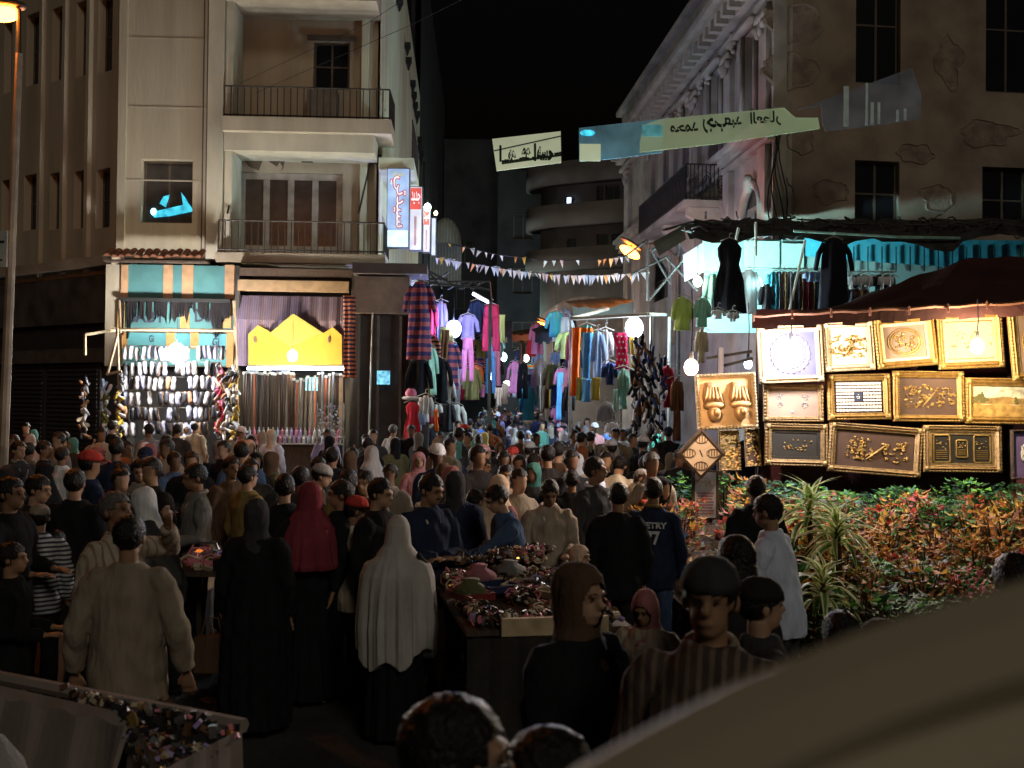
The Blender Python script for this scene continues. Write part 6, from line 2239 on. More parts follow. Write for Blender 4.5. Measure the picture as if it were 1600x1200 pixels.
def person(label, px, py, h, face, top='shirt', tc='grey', bottom='trousers', bc='black', hd='hair', hc=None, lean=0.0, yaw=0.0, tilt=0.0, arms=('down', 'down'), fat=1.0,
           vox=.012, skin=0, group='people crowding the market', extra=None, seed=0, collar=None, sleeve=True, Y=None, beard=False, glasses=False, place=True, child=False, vl=.66):
    rr = random.Random(seed + int(px * 13 + py))
    S = h / 1.755
    if lean or tilt:
        S *= 1 / max(.8, 1 - .35 * (1 - cos(lean)) - .02 * abs(lean))
    fine = vox < .02

    def LT(p):
        p = Vector(p)
        if lean and p.z > .85:
            f_ = min(1, (p.z - .85) / .2) if p.z < 1.05 else 1
            a = lean * f_
            v = p - Vector((0, 0, .92))
            v = Matrix.Rotation(a, 3, 'X') @ v
            p = v + Vector((0, 0, .92))
        return p
    NB = Vector((0, .012, 1.50))
    RH = Matrix.Rotation(yaw, 3, 'Z') @ Matrix.Rotation(tilt, 3, 'X')

    def HT(p):
        return LT(RH @ (Vector(p) - NB) + NB)
    # ---- body
    b = MB()
    b.hr([(.80, .13, .10), (.92, .155, .11), (1.05, .13 * fat, .095 * fat), (1.2, .15, .105), (1.35, .165, .105), (1.42, .15, .085), (1.46, .10, .07), (1.50, .062, .06)], 14, LT)
    b.hr([(1.47, .056, .054, .012), (1.52, .052, .052, .012), (1.58, .052, .055, .01)], 10, HT)
    HC = Vector((0, -.005, 1.655))
    for cc, r_ in (((0, .01, 1.665), (.074, .092, .088)), ((0, -.025, 1.60), (.056, .062, .070)), ((0, -.045, 1.565), (.036, .04, .028))):
        rg = MB()
        rg.ell((0, 0, 0), r_, 14, 9)
        b.add([HT(Vector(v) + Vector(cc)) for v in rg.v], rg.f)
    if fine:
        for pts, r_ in (([(0, -.082, 1.655), (0, -.103, 1.622), (0, -.088, 1.612)], [.010, .016, .012]), ([(-.045, -.080, 1.668), (0, -.090, 1.672), (.045, -.080, 1.668)], [.010, .011, .010]),
                        ([(-.022, -.084, 1.588), (0, -.090, 1.589), (.022, -.084, 1.588)], [.007, .009, .007])):
            b.tube([HT(p_) for p_ in pts], [q * 1.05 for q in r_], 8)
        for s_ in (-1, 1):
            e_ = MB().ell((0, 0, 0), (.014, .02, .032), 8, 6)
            b.add([HT(Vector(v) + Vector((s_ * .076, .012, 1.635))) for v in e_.v], e_.f)
    # arms
    ap = []
    for s_, an in ((-1, arms[0]), (1, arms[1])):
        el, wr_, hdv = ARMS[an]
        sh = LT((s_ * .175, .01, 1.405))
        e_ = LT((s_ * el[0], el[1], el[2]))
        w_ = LT((s_ * wr_[0], wr_[1], wr_[2]))
        ap.append((s_, sh, e_, w_, hdv, an))
        b.tube([sh, sh.lerp(e_, .35), e_, e_.lerp(w_, .35), w_], [.058, .05, .041, .040, .027], 9)
        hv = Vector((s_ * hdv[0], hdv[1], hdv[2])).normalized()
        if lean:
            hv = Matrix.Rotation(lean, 3, 'X') @ hv
        pc = w_ + hv * .05
        kn = w_ + hv * .092
        b.tube([w_, pc, kn], [.027, .036, .036], 9, .55)
        if fine:
            up = Vector((0, 0, 1)) if abs(hv.z) < .8 else Vector((0, 1, 0))
            sd = hv.cross(up).normalized()
            nr = sd.cross(hv).normalized()
            cu = -nr if abs(hv.z) < .8 else Vector((-s_ * .5, -.6, 0)).normalized()
            for k_, (o_, L_) in enumerate(((-.030, .062), (-.010, .074), (.010, .070), (.029, .056))):
                p0 = kn + sd * o_ - hv * .015
                p1 = p0 + hv * (L_ * .5 + .015) + sd * o_ * .12
                p2 = p1 + (hv * .75 + cu * .65) * L_ * .32
                p3 = p2 + (hv * .35 + cu * .9) * L_ * .25
                b.tube([p0, p1, p2, p3], [.0098, .0094, .0088, .0075], 7)
            t0 = w_ + hv * .025 + sd * (-.024 * s_)
            b.tube([t0, t0 + hv * .03 - sd * s_ * .022, t0 + hv * .062 - sd * s_ * .026 + cu * .012], [.013, .011, .009], 7)
    # legs
    for s_ in (-1, 1):
        st_ = rr.uniform(-.06, .06)
        hp, kn_, an_ = Vector((s_ * .085, 0, .90)), Vector((s_ * .10, -.01 + st_, .48)), Vector((s_ * .105, .03 + st_ * 1.2, .09))
        b.tube([hp, hp.lerp(kn_, .5), kn_, kn_.lerp(an_, .35), an_], [.085, .07, .05, .05, .034], 9)
        b.tube([an_ + Vector((0, .03, -.045)), an_ + Vector((0, -.06, -.05)), an_ + Vector((0, -.15, -.062))], [.034, .036, .024], 8)
    body = remesh(b.mesh('b'), max(vox, .009) if fine else vox)
    root = thing('person', label, 'person', (0, 0, 0), 0, group)
    parts = [mkobj('body', body, SKIN[skin], root)]
    # ---- shoes
    if fine:
        b = MB()
        for s_ in (-1, 1):
            b.tube([(s_ * .105, .07, .045), (s_ * .105, -.02, .045), (s_ * .105, -.13, .035)], [.042, .046, .036], 8)
        parts.append(b.build('shoes', W['black'], root, True))
    # ---- trousers / skirt
    fold_seed = rr.uniform(0, 50)

    def folds(me, z0, amp, k1=9, k2=17, top_z=None):
        a = co_of(me)
        th = np.arctan2(a[:, 1], a[:, 0])
        z = a[:, 2]
        tz_ = top_z or z.max()
        wgt = np.clip((tz_ - z) / .5, 0, 1) * amp
        d = np.sin(k1 * th + fold_seed + 2.2 * np.sin(z * 2.5)) + .6 * np.sin(k2 * th + fold_seed * 2 + z * 1.5)
        rad = np.sqrt(a[:, 0] ** 2 + a[:, 1] ** 2) + 1e-6
        a[:, 0] += a[:, 0] / rad * d * wgt
        a[:, 1] += a[:, 1] / rad * d * wgt
        set_co(me, a)

    def wrinkle(me, amp):
        a = co_of(me)
        n_ = len(a)
        d = np.zeros(n_)
        ph = fold_seed
        d += np.sin(a[:, 2] * 38 + 3 * np.sin(a[:, 0] * 14 + ph) + a[:, 1] * 20) * .5
        d += np.sin(a[:, 0] * 44 + 2.5 * np.sin(a[:, 2] * 11 + ph)) * .6
        no = np.empty(n_ * 3, np.float32)
        me.vertices.foreach_get('normal', no)
        no = no.reshape(-1, 3)
        set_co(me, a + no * (d * amp)[:, None])
    if bottom == 'trousers':
        b = MB()
        b.hr([(.78, .12, .10), (.86, .165 * fat, .125 * fat), (.95, .16 * fat, .12 * fat), (1.02, .15 * fat, .115 * fat)], 14, LT)
        for s_ in (-1, 1):
            b.tube([(s_ * .085, 0, .88), (s_ * .095, 0, .68), (s_ * .10, -.01, .48), (s_ * .104, .01, .25), (s_ * .105, .02, .07)], [.098, .085, .072, .066, .066], 10)
        me = remesh(b.mesh('t'), max(vox, .014))
        if fine:
            wrinkle(me, .003)
        parts.append(mkobj('trousers', me, W[bc], root))
    elif bottom == 'skirt':
        b = MB()
        b.hr([(.05, .24, .22), (.4, .22, .20), (.75, .20 * fat, .17 * fat), (.98, .16 * fat, .12 * fat)], 20, LT)
        me = remesh(b.mesh('t'), max(vox, .016))
        folds(me, 1, .012)
        parts.append(mkobj('skirt', me, W[bc], root))
    # ---- top
    b = MB()
    hem = {'shirt': .80, 'jacket': .78, 'robe': .08, 'coat': .45, 'veil': .80, 'tshirt': .82}[top]
    inf = .022 if top in ('jacket', 'coat', 'robe') else .014
    rs_ = [(1.2, .165 * (.5 + .5 * fat), .115 * fat), (1.35, .178, .115), (1.42, .150, .088), (1.455, .115, .082), (1.485, .088, .072), (1.515, .066, .064, .008)]
    if hem < .7:
        rs_ = [(hem, .20 + (.9 - hem) * .07, .17 + (.9 - hem) * .07), (.8, .19 * fat, .15 * fat), (1.05, .165 * fat, .12 * fat)] + rs_
    else:
        rs_ = [(hem, .175 * fat, .135 * fat), (.92, .175 * fat, .13 * fat), (1.05, .158 * fat, .12 * fat)] + rs_
    b.hr([(q_[0], q_[1] + inf * (.6 if q_[0] > 1.5 else 1), q_[2] + inf * (.6 if q_[0] > 1.5 else 1)) + q_[3:] for q_ in rs_], 20, LT)
    for s_, sh, e_, w_, hdv, an in ap:
        if top == 'tshirt':
            b.tube([sh, sh.lerp(e_, .5), sh.lerp(e_, .85)], [.075 + inf * .5, .066 + inf, .062 + inf], 10)
        else:
            we = e_.lerp(w_, .93)
            si = LT((s_ * .10, .01, 1.425))
            b.tube([si, sh.lerp(si, .3) + Vector((0, 0, .004)), sh.lerp(e_, .12), sh.lerp(e_, .4), e_, e_.lerp(w_, .45), we], [.035 + inf, .055 + inf, .060 + inf, .054 + inf, .046 + inf, .043 + inf, .034 + inf * (1.6 if top == 'robe' else 1)], 12)
    me = remesh(b.mesh('s'), max(vox, .010) if fine else vox)
    if top in ('robe', 'coat'):
        folds(me, 1.4, .010, top_z=1.3)
    if fine:
        wrinkle(me, .0065)
    parts.append(mkobj({'robe': 'robe', 'coat': 'coat', 'jacket': 'jacket', 'veil': 'dress'}.get(top, 'shirt'), me, W[tc], root))
    if collar:
        b = MB()
        b.tube([LT((.062 * cos(t_) * 1.15, .012 + .074 * sin(t_), 1.505 + .018 * sin(t_) - (.05 if abs(t_ + pi / 2) < .5 or abs(t_ - 1.5 * pi) < .5 else 0))) for t_ in [2 * pi * j / 16 - pi / 2 for j in range(17)]], .018, 6)
        for s_ in (-1, 1):
            b.tube([LT((s_ * .055, -.05, 1.47)), LT((s_ * .05, -.10, 1.40)), LT((s_ * .02, -.125, 1.30))], [.02, .018, .008], 6, .5)
        parts.append(b.build('collar', W[collar], root, True))
    # ---- head wear
    if hd in ('hair', 'long', 'bald', 'cap', 'knit', 'kufi'):
        n_, m_ = (44, 32) if fine else (12, 8)
        big = 1.0 if hd != 'cap' else .97
        b = MB()
        vs, fs = [], []
        for i in range(m_ + 1):
            t_ = pi * i / m_
            for j in range(n_):
                p_ = 2 * pi * j / n_
                d = Vector((sin(t_) * cos(p_), sin(t_) * sin(p_), cos(t_)))
                rr_ = 1 + (.05 * noise.noise(d * 4 + Vector((seed + px, 0, 0))) + .04 * noise.noise(d * 13) + .02 if fine else .02)
                vs.append(Vector((d.x * .083 * rr_ * big, .013 + d.y * .103 * rr_ * big, 1.672 + d.z * .098 * rr_)))
        for i in range(m_):
            for j in range(n_):
                q = (i * n_ + j, (i + 1) * n_ + j, (i + 1) * n_ + (j + 1) % n_, i * n_ + (j + 1) % n_)
                cc = sum((vs[k_] for k_ in q), Vector()) / 4
                lim = 1.70 if cc.y < -.055 else (1.655 if cc.y < -.01 else (1.62 if cc.y < .03 else 1.565))
                if hd == 'long':
                    lim = 1.705 if cc.y < -.055 else 1.56
                if cc.z > lim + (.012 * noise.noise(cc * 60 + Vector((px, 0, 0))) + .012 * noise.noise(cc * 25) if fine else 0):
                    fs.append(q)
        b.add([HT(v) for v in vs], fs)
        if hd == 'long':
            b.hr([(1.36, .05, .02, .11), (1.45, .085, .035, .10), (1.55, .09, .06, .06), (1.66, .085, .08, .03)], 12, HT)
        parts.append(b.build('hair', HAIRG if hc == 'grey' else HAIRM, root, True))
    if hd in ('cap', 'knit', 'kufi'):
        b = MB()
        z0 = 1.685 if hd == 'cap' else 1.675
        b.hr([(z0, .089, .110, .008), (z0 + .03, .089, .109, .01), (z0 + .065, .075, .092, .012), (z0 + .09, .045, .055, .014), (z0 + .098, .012, .015, .014)], 16, lambda v: HT(v + Vector((0, 0, .012 * (v.y > 0) * 0))))
        if hd == 'cap':
            b.rings([[HT(Vector((x_ * .075, -.085 - y_ * .09, z0 + .012 + zz - .02 * y_))) for x_, y_ in ((-1, 0), (-.8, .6), (-.3, 1), (.3, 1), (.8, .6), (1, 0))] for zz in (0, .008)])
        parts.append(b.build('cap', W[hc or 'charcoal'], root, True))
    if hd in ('scarf', 'veil'):
        b = MB()
        if hd == 'scarf':
            b.hr([(1.30, .16, .12, .0), (1.38, .165, .125, .0), (1.46, .115, .10, .005), (1.53, .088, .09, .01), (1.60, .092, .105, .012), (1.67, .096, .115, .015), (1.73, .082, .10, .018), (1.765, .05, .062, .02), (1.775, .015, .02, .02)], 22,
                 lambda p_: HT(p_) if p_.z > 1.5 else LT(p_))
        else:
            k_ = fat
            b.hr([(vl, .29 * k_, .24), (max(.9, vl + .04), .30 * k_, .245), (1.15, .295 * k_, .225), (1.3, .285 * k_, .20), (1.39, .255 * k_, .165), (1.455, .175, .14, .0), (1.54, .11, .115, .01), (1.62, .10, .115, .012), (1.69, .092, .112, .015), (1.74, .07, .09, .018), (1.772, .03, .04, .02)], 30,
                 lambda p_: HT(p_) if p_.z > 1.53 else LT(p_))
        me = remesh(b.mesh('h'), max(vox * .8, .010))
        if hd == 'veil':
            a = co_of(me)
            th = np.arctan2(a[:, 1], a[:, 0])
            wgt = np.clip((1.5 - a[:, 2]) / .5, 0, 1) * .016
            d = np.sin(8 * th + fold_seed + 1.4 * np.sin(a[:, 2] * 2.2)) + .7 * np.sin(19 * th + fold_seed + a[:, 2]) + .4 * np.sin(31 * th + a[:, 2] * 2)
            low = a[:, 2] < .9
            a[:, 0] *= 1 + d * wgt * 3
            a[:, 1] *= 1 + d * wgt * 3
            a[low, 2] += (.05 * np.sin(th[low] * 2 + 2.2) + .05 * np.sin(th[low] * 5 + 1)) * (0.9 - a[low, 2]) / .24
            set_co(me, a)
        # open the face
        import bmesh
        bm_ = bmesh.new()
        bm_.from_mesh(me)
        inv = RH.inverted()
        RL = Matrix.Rotation(-lean, 3, 'X')
        dele = []
        for v in bm_.verts:
            q = v.co.copy()
            if lean:
                q = RL @ (q - Vector((0, 0, .92))) + Vector((0, 0, .92))
            q = inv @ (q - NB) + NB
            if q.y < -.028 and (q.x / .064) ** 2 + ((q.z - 1.628) / .080) ** 2 < 1:
                dele.append(v)
        bmesh.ops.delete(bm_, geom=dele, context='VERTS')
        bm_.to_mesh(me)
        bm_.free()
        if fine and hd == 'scarf':
            wrinkle(me, .0028)
        parts.append(mkobj('headscarf', me, W[hc or 'black'], root))
    if fine and vox <= .0135:
        b = MB()
        for s_ in (-1, 1):
            e_ = MB().ell((0, 0, 0), (.008, .004, .0045), 8, 5)
            b.add([HT(Vector(v) + Vector((s_ * .030, -.0835, 1.650))) for v in e_.v], e_.f)
            b.tube([HT((s_ * .014, -.094, 1.668)), HT((s_ * .03, -.094, 1.675)), HT((s_ * .048, -.08, 1.668))], [.002, .003, .0015], 5)
        parts.append(b.build('eyes', EYE, root, True))
        if beard:
            b = MB()
            b.tube([HT((-.026, -.084, 1.598)), HT((0, -.096, 1.604)), HT((.026, -.084, 1.598))], [.005, .009, .005], 6)
            parts.append(b.build('moustache', HAIRM, root, True))
        if glasses:
            b = MB()
            for s_ in (-1, 1):
                b.tube([HT((s_ * .033 + .022 * cos(t_), -.098, 1.650 + .016 * sin(t_))) for t_ in [2 * pi * j / 14 for j in range(15)]], .0025, 5)
                b.tube([HT((s_ * .055, -.096, 1.652)), HT((s_ * .082, .01, 1.648))], .0025, 5)
            b.tube([HT((-.011, -.099, 1.652)), HT((.011, -.099, 1.652))], .0025, 5)
            parts.append(b.build('glasses', pipe_m, root, True))
    root.scale = (S, S, S)
    if place:
        put(root, px, py, h, face, Y)
    if extra:
        extra(root, LT, HT)
    return root


def put(root, px, py, h, face, Y=None):
    d = ray(px, py)
    if Y is None:
        t_ = (h - CAMH) / d.z
        x, y = d.x * t_, d.y * t_
    else:
        p_ = P(px, py, Y)
        x, y = p_.x, p_.y
    root.location = (x, y, 0)
    root.rotation_euler = (0, 0, radians(face))
    return root


FRONT, BACK, RIGHT, LEFT = 0, 180, 90, -90


def jersey(root, LT, HT):
    for s_, z_, w_, h_ in (('NETRY', 1.36, .24, .055), ('77', 1.25, .12, .12)):
        text(s_, 'lettering', W['white'], root, (0, .148, z_), w_, h_, rot=(pi / 2, 0, pi), bold=.04)


def bag(colr, who):
    def f(root, LT, HT):
        b = MB()
        b.rings([[Vector((.34 + x_, y_, z_)) for x_, y_ in ((-.12, -.04), (.12, -.04), (.12, .04), (-.12, .04))] for z_ in (.45, .72)])
        b.tube([(.26, 0, .72), (.29, 0, .86), (.39, 0, .86), (.42, 0, .72)], .008, 5)
        o = b.build('carried_bag', W[colr], None)
        o.location = root.location
        o.rotation_euler = root.rotation_euler
        o.scale = root.scale
        tag(o, '%s carrier bag held by the %s' % (colr, who), 'bag', 'bags carried by shoppers')
    return f


N9 = .0125
A_ = dict
PEOPLE = [
    # label, px, py, h, face, options
    ('man in a tan sweater seen from behind beside the cart', 203, 808, 1.66, 184, A_(tc='tan', bc='black', arms=('out', 'out'), vox=.009, top='jacket', fat=1.12)),
    ('man in a cream striped shirt smiling toward his raised arm', 186, 771, 1.70, 60, A_(tc='cream striped', arms=('down', 'up'), vox=.010, beard=True, hc='grey', tilt=-.15, yaw=.2)),
    ('person in a dark coat with one arm stretched past the smiling man', 262, 768, 1.56, 250, A_(tc='charcoal', top='jacket', arms=('reach', 'down'), vox=N9, hd='scarf', hc='white', lean=.35)),
    ('woman in a long pale grey draped veil seen from behind', 622, 808, 1.49, 176, A_(top='veil', tc='black', bottom='skirt', bc='black', hd='veil', hc='grey robe', vox=.009, fat=1.05, tilt=.1)),
    ('boy in a red cap and beige jacket looking right', 553, 778, 1.52, 110, A_(top='jacket', tc='cream', hd='cap', hc='red', bc='dark', vox=.010, arms=('fwd', 'fwd'), tilt=.18)),
    ('woman in a crimson veil and black dress seen from behind', 484, 755, 1.64, 200, A_(top='veil', tc='black', bottom='skirt', hd='veil', hc='crimson', vox=N9, fat=.9, vl=1.08, extra=bag('dark', 'woman in the crimson veil'))),
    ('man in a dark jacket with a cream collar looking down right', 668, 741, 1.72, 35, A_(top='jacket', tc='navy', collar='cream', arms=('cross', 'cross'), vox=.010, tilt=.25, yaw=.35, beard=True, bc='dark')),
    ('woman in a peach headscarf bending with her back turned', 762, 748, 1.58, 150, A_(top='veil', tc='dusty rose', bottom='skirt', hd='veil', hc='peach', vox=N9, lean=.32, fat=.8, vl=1.0)),
    ('man in a blue denim shirt holding goods out over the table', 808, 758, 1.60, -70, A_(tc='denim', top='jacket', arms=('fwd', 'reach'), vox=.010, tilt=.2, lean=.22, bc='dark')),
    ('young man in a white shirt under a striped cardigan looking down', 858, 748, 1.62, 5, A_(top='jacket', tc='patterned', collar='white', arms=('fwd', 'fwd'), vox=.010, tilt=.4, skin=1, bc='pale grey')),
    ('man in a dark blazer over a white shirt glancing right', 930, 716, 1.76, 50, A_(top='coat', tc='charcoal', collar='white', arms=('down', 'down'), vox=.010, beard=True, yaw=.5, bc='grey', extra=bag('black', 'man in the dark blazer'))),
    ('man in a cream jacket bending away near the clock', 962, 714, 1.66, 165, A_(top='jacket', tc='cream', arms=('table', 'table'), vox=N9, lean=.3, tilt=.3)),
    ('stocky man in a black jacket seen from behind', 966, 756, 1.62, 185, A_(top='jacket', tc='black', vox=.010, fat=1.15, bc='dark', extra=bag('grey', 'stocky man in the black jacket'))),
    ('man in a navy jersey with white letters on its back', 1021, 748, 1.64, 172, A_(top='shirt', tc='navy', collar='mustard', vox=.010, bc='denim', extra=jersey, fat=1.05)),
    ('woman in a dusty pink headscarf and coat facing the crowd', 655, 708, 1.58, 10, A_(top='coat', tc='pink', bottom='skirt', hd='scarf', hc='pink', vox=.013, arms=('fwd', 'fwd'))),
    ('girl in a peach headscarf sitting behind the trinket table', 907, 854, 1.22, 40, A_(top='coat', tc='rust', bottom='skirt', hd='scarf', hc='peach', vox=.010, skin=2, yaw=.3)),
    ('child in a pale rose headscarf beside the trinket table', 1012, 922, 1.30, -30, A_(top='coat', tc='patterned', bottom='skirt', hd='scarf', hc='dusty rose', vox=.010, tilt=.35, arms=('fwd', 'fwd'))),
    ('woman in a brown headscarf and black robe turned right, close up', 905, 886, 1.68, 42, A_(top='robe', tc='black', bottom=None, hd='scarf', hc='brown', vox=.009, fat=1.2, yaw=.1, tilt=.05, arms=('fwd', 'fwd'))),
    ('man in a dark knit cap and brown striped shirt, close up', 1110, 862, 1.80, -18, A_(tc='brown striped', top='jacket', hd='knit', hc='charcoal', vox=.009, fat=1.25, collar='tan', arms=('down', 'down'), Y=3.15)),
    ('curly dark haired person behind the knit cap', 1148, 840, 1.66, 215, A_(tc='dark', vox=.010, hd='long', top='jacket')),
    ('person in a dark cap turned right beside the pale blue shirt', 1190, 912, 1.58, 100, A_(tc='charcoal', vox=.010, hd='knit', hc='dark', top='jacket', Y=4.1)),
    ('man in a pale blue shirt leaning toward the flower bed', 1224, 777, 1.66, -125, A_(tc='pale blue', vox=.010, arms=('table', 'table'), bc='charcoal', lean=.16, fat=1.1)),
    ('dark figure at the end of the clock panel by the shrubs', 1181, 745, 1.66, 190, A_(tc='black', vox=N9, top='jacket')),
    ('dark haired child in front of the padded sill', 1313, 958, 1.48, 190, A_(tc='dark', vox=.010, hd='hair')),
    ('person in a dark brown cap just above the padded sill', 1378, 972, 1.52, 180, A_(tc='dark', vox=.010, hd='knit', hc='brown')),
    ('black haired head beside the shrubs at the picture edge', 1583, 846, 1.66, 180, A_(tc='black', vox=.010, Y=4.3)),
    ('man with glasses and dark hair at the bottom edge', 716, 1078, 1.72, 95, A_(tc='black', vox=.008, glasses=True, Y=1.95, hd='hair', skin=2)),
    ('smaller boy with short hair at the bottom edge', 866, 1102, 1.60, 98, A_(tc='dark', vox=.008, Y=2.15, skin=1)),
    ('man in a grey shirt looking left near the cardboard box', 308, 726, 1.70, -60, A_(tc='grey', vox=N9, arms=('fwd', 'fwd'), tilt=.15, collar='pale grey')),
    ('dark haired person in a mustard jacket turned away', 388, 728, 1.64, 140, A_(tc='mustard', top='jacket', vox=N9)),
    ('broad woman in black seen from behind near the crimson veil', 402, 782, 1.58, 175, A_(top='robe', tc='black', bottom=None, hd='scarf', hc='charcoal', vox=.010, fat=1.25, extra=bag('brown', 'broad woman in black'))),
    ('boy with dark hair facing the smiling man', 190, 724, 1.60, 15, A_(tc='black', vox=.012, skin=1)),
    ('young man in a grey top behind the pink white bundle', 219, 718, 1.66, 20, A_(tc='grey', vox=.012, tilt=.2)),
    ('woman in a dull rose headscarf among the left crowd', 236, 694, 1.60, 170, A_(top='coat', tc='dark', bottom='skirt', hd='scarf', hc='dusty rose', vox=.014)),
    ('woman in a beige headscarf in front of the shoe rows', 262, 688, 1.62, 150, A_(top='coat', tc='navy', bottom='skirt', hd='scarf', hc='peach', vox=.014, extra=bag('cream', 'woman in the beige headscarf'))),
    ('woman in a pale blue headscarf under the shoe rows', 292, 664, 1.60, 10, A_(top='coat', tc='tan', bottom='skirt', hd='scarf', hc='pale blue', vox=.014)),
    ('man in a yellowish shirt near the hanging slippers', 305, 660, 1.70, 170, A_(tc='cream', vox=.014)),
    ('person in an orange top looking down under the shoe rows', 198, 690, 1.62, 60, A_(tc='orange', vox=.014)),
    ('man with a white skullcap leaning over goods', 470, 728, 1.62, 100, A_(tc='brown', hd='kufi', hc='pale grey', lean=.3, vox=N9, arms=('table', 'table'), top='jacket')),
    ('dark haired man facing left behind the red cap', 532, 752, 1.64, -80, A_(tc='black', vox=N9)),
    ('man in a mustard shirt with his back turned behind the red cap', 545, 735, 1.66, 170, A_(tc='mustard', vox=.012)),
    ('dark haired man looking down beside the red cap', 590, 748, 1.68, 70, A_(tc='black', vox=N9, tilt=.2, top='jacket')),
    ('boy holding a dark bag beside the red cap', 590, 776, 1.50, 100, A_(tc='dark', vox=N9, arms=('fwd', 'fwd'))),
    ('man with a light face in the dark group behind the red cap', 571, 738, 1.62, -20, A_(tc='charcoal', vox=.012, skin=2)),
    ('woman in a dark robe and grey headscarf behind the cream collar', 712, 738, 1.66, 175, A_(top='robe', tc='navy', bottom=None, hd='scarf', hc='charcoal', vox=N9, fat=1.15)),
    ('young man in an orange shirt looking right', 752, 715, 1.60, 80, A_(tc='orange', vox=.012, tilt=.15)),
    ('woman in a patterned dress beside the peach headscarf', 790, 728, 1.62, 10, A_(top='coat', tc='patterned', bottom='skirt', hd='long', vox=.012, skin=0)),
    ('woman in a rose headscarf and dark coat in mid crowd', 852, 706, 1.60, 185, A_(top='coat', tc='dark', bottom='skirt', hd='scarf', hc='dusty rose', vox=.013)),
    ('man in a white peaked cap and rose shirt in mid crowd', 828, 692, 1.66, 150, A_(tc='lilac', hd='cap', hc='pale grey', vox=.013)),
    ('man in a grey jacket facing the camera in mid crowd', 878, 690, 1.66, 10, A_(tc='grey', top='jacket', vox=.013)),
    ('woman in a rust headscarf beside the dark blazer', 910, 698, 1.62, 170, A_(top='coat', tc='black', bottom='skirt', hd='scarf', hc='rust', vox=.013)),
    ('woman in a tan headscarf behind the cream jacket', 944, 695, 1.60, 165, A_(top='coat', tc='grey', bottom='skirt', hd='scarf', hc='khaki', vox=.013)),
    ('woman in a greyish headscarf behind the navy jersey', 960, 697, 1.58, 175, A_(top='coat', tc='brown', bottom='skirt', hd='scarf', hc='pale grey', vox=.014)),
    ('woman in a green grey headscarf near the brown robe', 982, 700, 1.52, 150, A_(top='coat', tc='dark', bottom='skirt', hd='scarf', hc='khaki', vox=.014)),
    ('woman in a black robe with a cream inner scarf near the clock', 1008, 706, 1.62, 178, A_(top='robe', tc='black', bottom=None, hd='scarf', hc='black', vox=.013)),
    ('woman in a brown headscarf facing front near the clock', 1031, 662, 1.70, 20, A_(top='coat', tc='mint', bottom='skirt', hd='scarf', hc='brown', vox=.014)),
    ('seated shopkeeper with a dark jacket behind the clock', 1062, 704, 1.62, 15, A_(tc='dark', top='jacket', vox=.013, arms=('fwd', 'fwd'))),
    ('man in a grey shirt standing by the kiosk', 615, 664, 1.72, 150, A_(tc='pale grey', vox=.013, arms=('behind', 'down'), bc='black', hc='grey')),
    ('tall man in black standing beside the kiosk', 590, 652, 1.76, 190, A_(tc='black', top='jacket', vox=.014)),
    ('man in black standing beside the white flared dress', 672, 655, 1.70, 100, A_(tc='black', top='jacket', vox=.014, extra=bag('white', 'man in black by the flared dress'))),
    ('man in a khaki shirt seen from behind in mid crowd', 735, 655, 1.70, 175, A_(tc='khaki', vox=.014, extra=bag('blue', 'man in the khaki shirt'))),
    ('woman in a pale yellow headscarf in mid crowd', 757, 676, 1.60, 175, A_(top='coat', tc='dark', bottom='skirt', hd='scarf', hc='yellow', vox=.014)),
    ('woman in a teal headscarf in mid crowd', 713, 690, 1.60, 190, A_(top='coat', tc='charcoal', bottom='skirt', hd='scarf', hc='teal', vox=.014)),
    ('man in a pink cap in mid crowd', 755, 697, 1.66, 120, A_(tc='dark', hd='cap', hc='pink', vox=.014)),
    ('woman in white seen from behind deep in mid crowd', 805, 655, 1.62, 180, A_(top='coat', tc='white', bottom='skirt', hd='long', vox=.014)),
    ('person with a white knapsack and cream scarf left of the counter', 425, 672, 1.66, 160, A_(top='coat', tc='pale blue', bottom='skirt', hd='scarf', hc='cream', vox=.014)),
    ('woman in a tan headscarf before the bottle counter', 411, 676, 1.58, 100, A_(top='coat', tc='brown', bottom='skirt', hd='scarf', hc='tan', vox=.014)),
    ('man in dark clothes in profile at the left edge', 18, 748, 1.70, 80, A_(tc='black', vox=N9, arms=('fwd', 'fwd'))),
    ('young man in profile bending toward a white bundle', 40, 745, 1.64, 90, A_(tc='dark', vox=N9, lean=.15, skin=2)),
    ('person in a striped top and pale hat by the left edge', 62, 790, 1.46, 200, A_(tc='white striped', vox=N9, hd='kufi', hc='tan')),
    ('person in a white shirt lit violet at the left', 98, 700, 1.60, 150, A_(tc='white', vox=.012, arms=('down', 'fwd'), fat=1.1, extra=bag('lilac', 'person in the white shirt'))),
    ('large dark figure seen from behind left of the smiling man', 118, 735, 1.68, 180, A_(tc='black', top='jacket', vox=N9, fat=1.15)),
    ('dark man crouching low at the left edge', 20, 850, 1.40, 100, A_(tc='black', vox=N9, arms=('fwd', 'fwd'))),
    ('small child with dark clothes behind the tan sweater', 90, 830, 1.25, 170, A_(tc='dark', vox=.012)),
    ('child in a rose jacket by the trinket table corner', 676, 800, 1.30, 10, A_(tc='dusty rose', vox=.012, top='jacket')),
    ('person in a blue shirt bending under the pipe frame stall', 948, 665, 1.62, 170, A_(tc='blue', vox=.014, lean=.2)),
    ('person in a dark jacket behind the young man in the cardigan', 893, 735, 1.58, 190, A_(tc='black', vox=.012, top='jacket')),
    ('man in dark brown bending at the table beside the peach headscarf', 725, 770, 1.46, 150, A_(tc='dark', vox=.012, lean=.3, arms=('table', 'table'))),
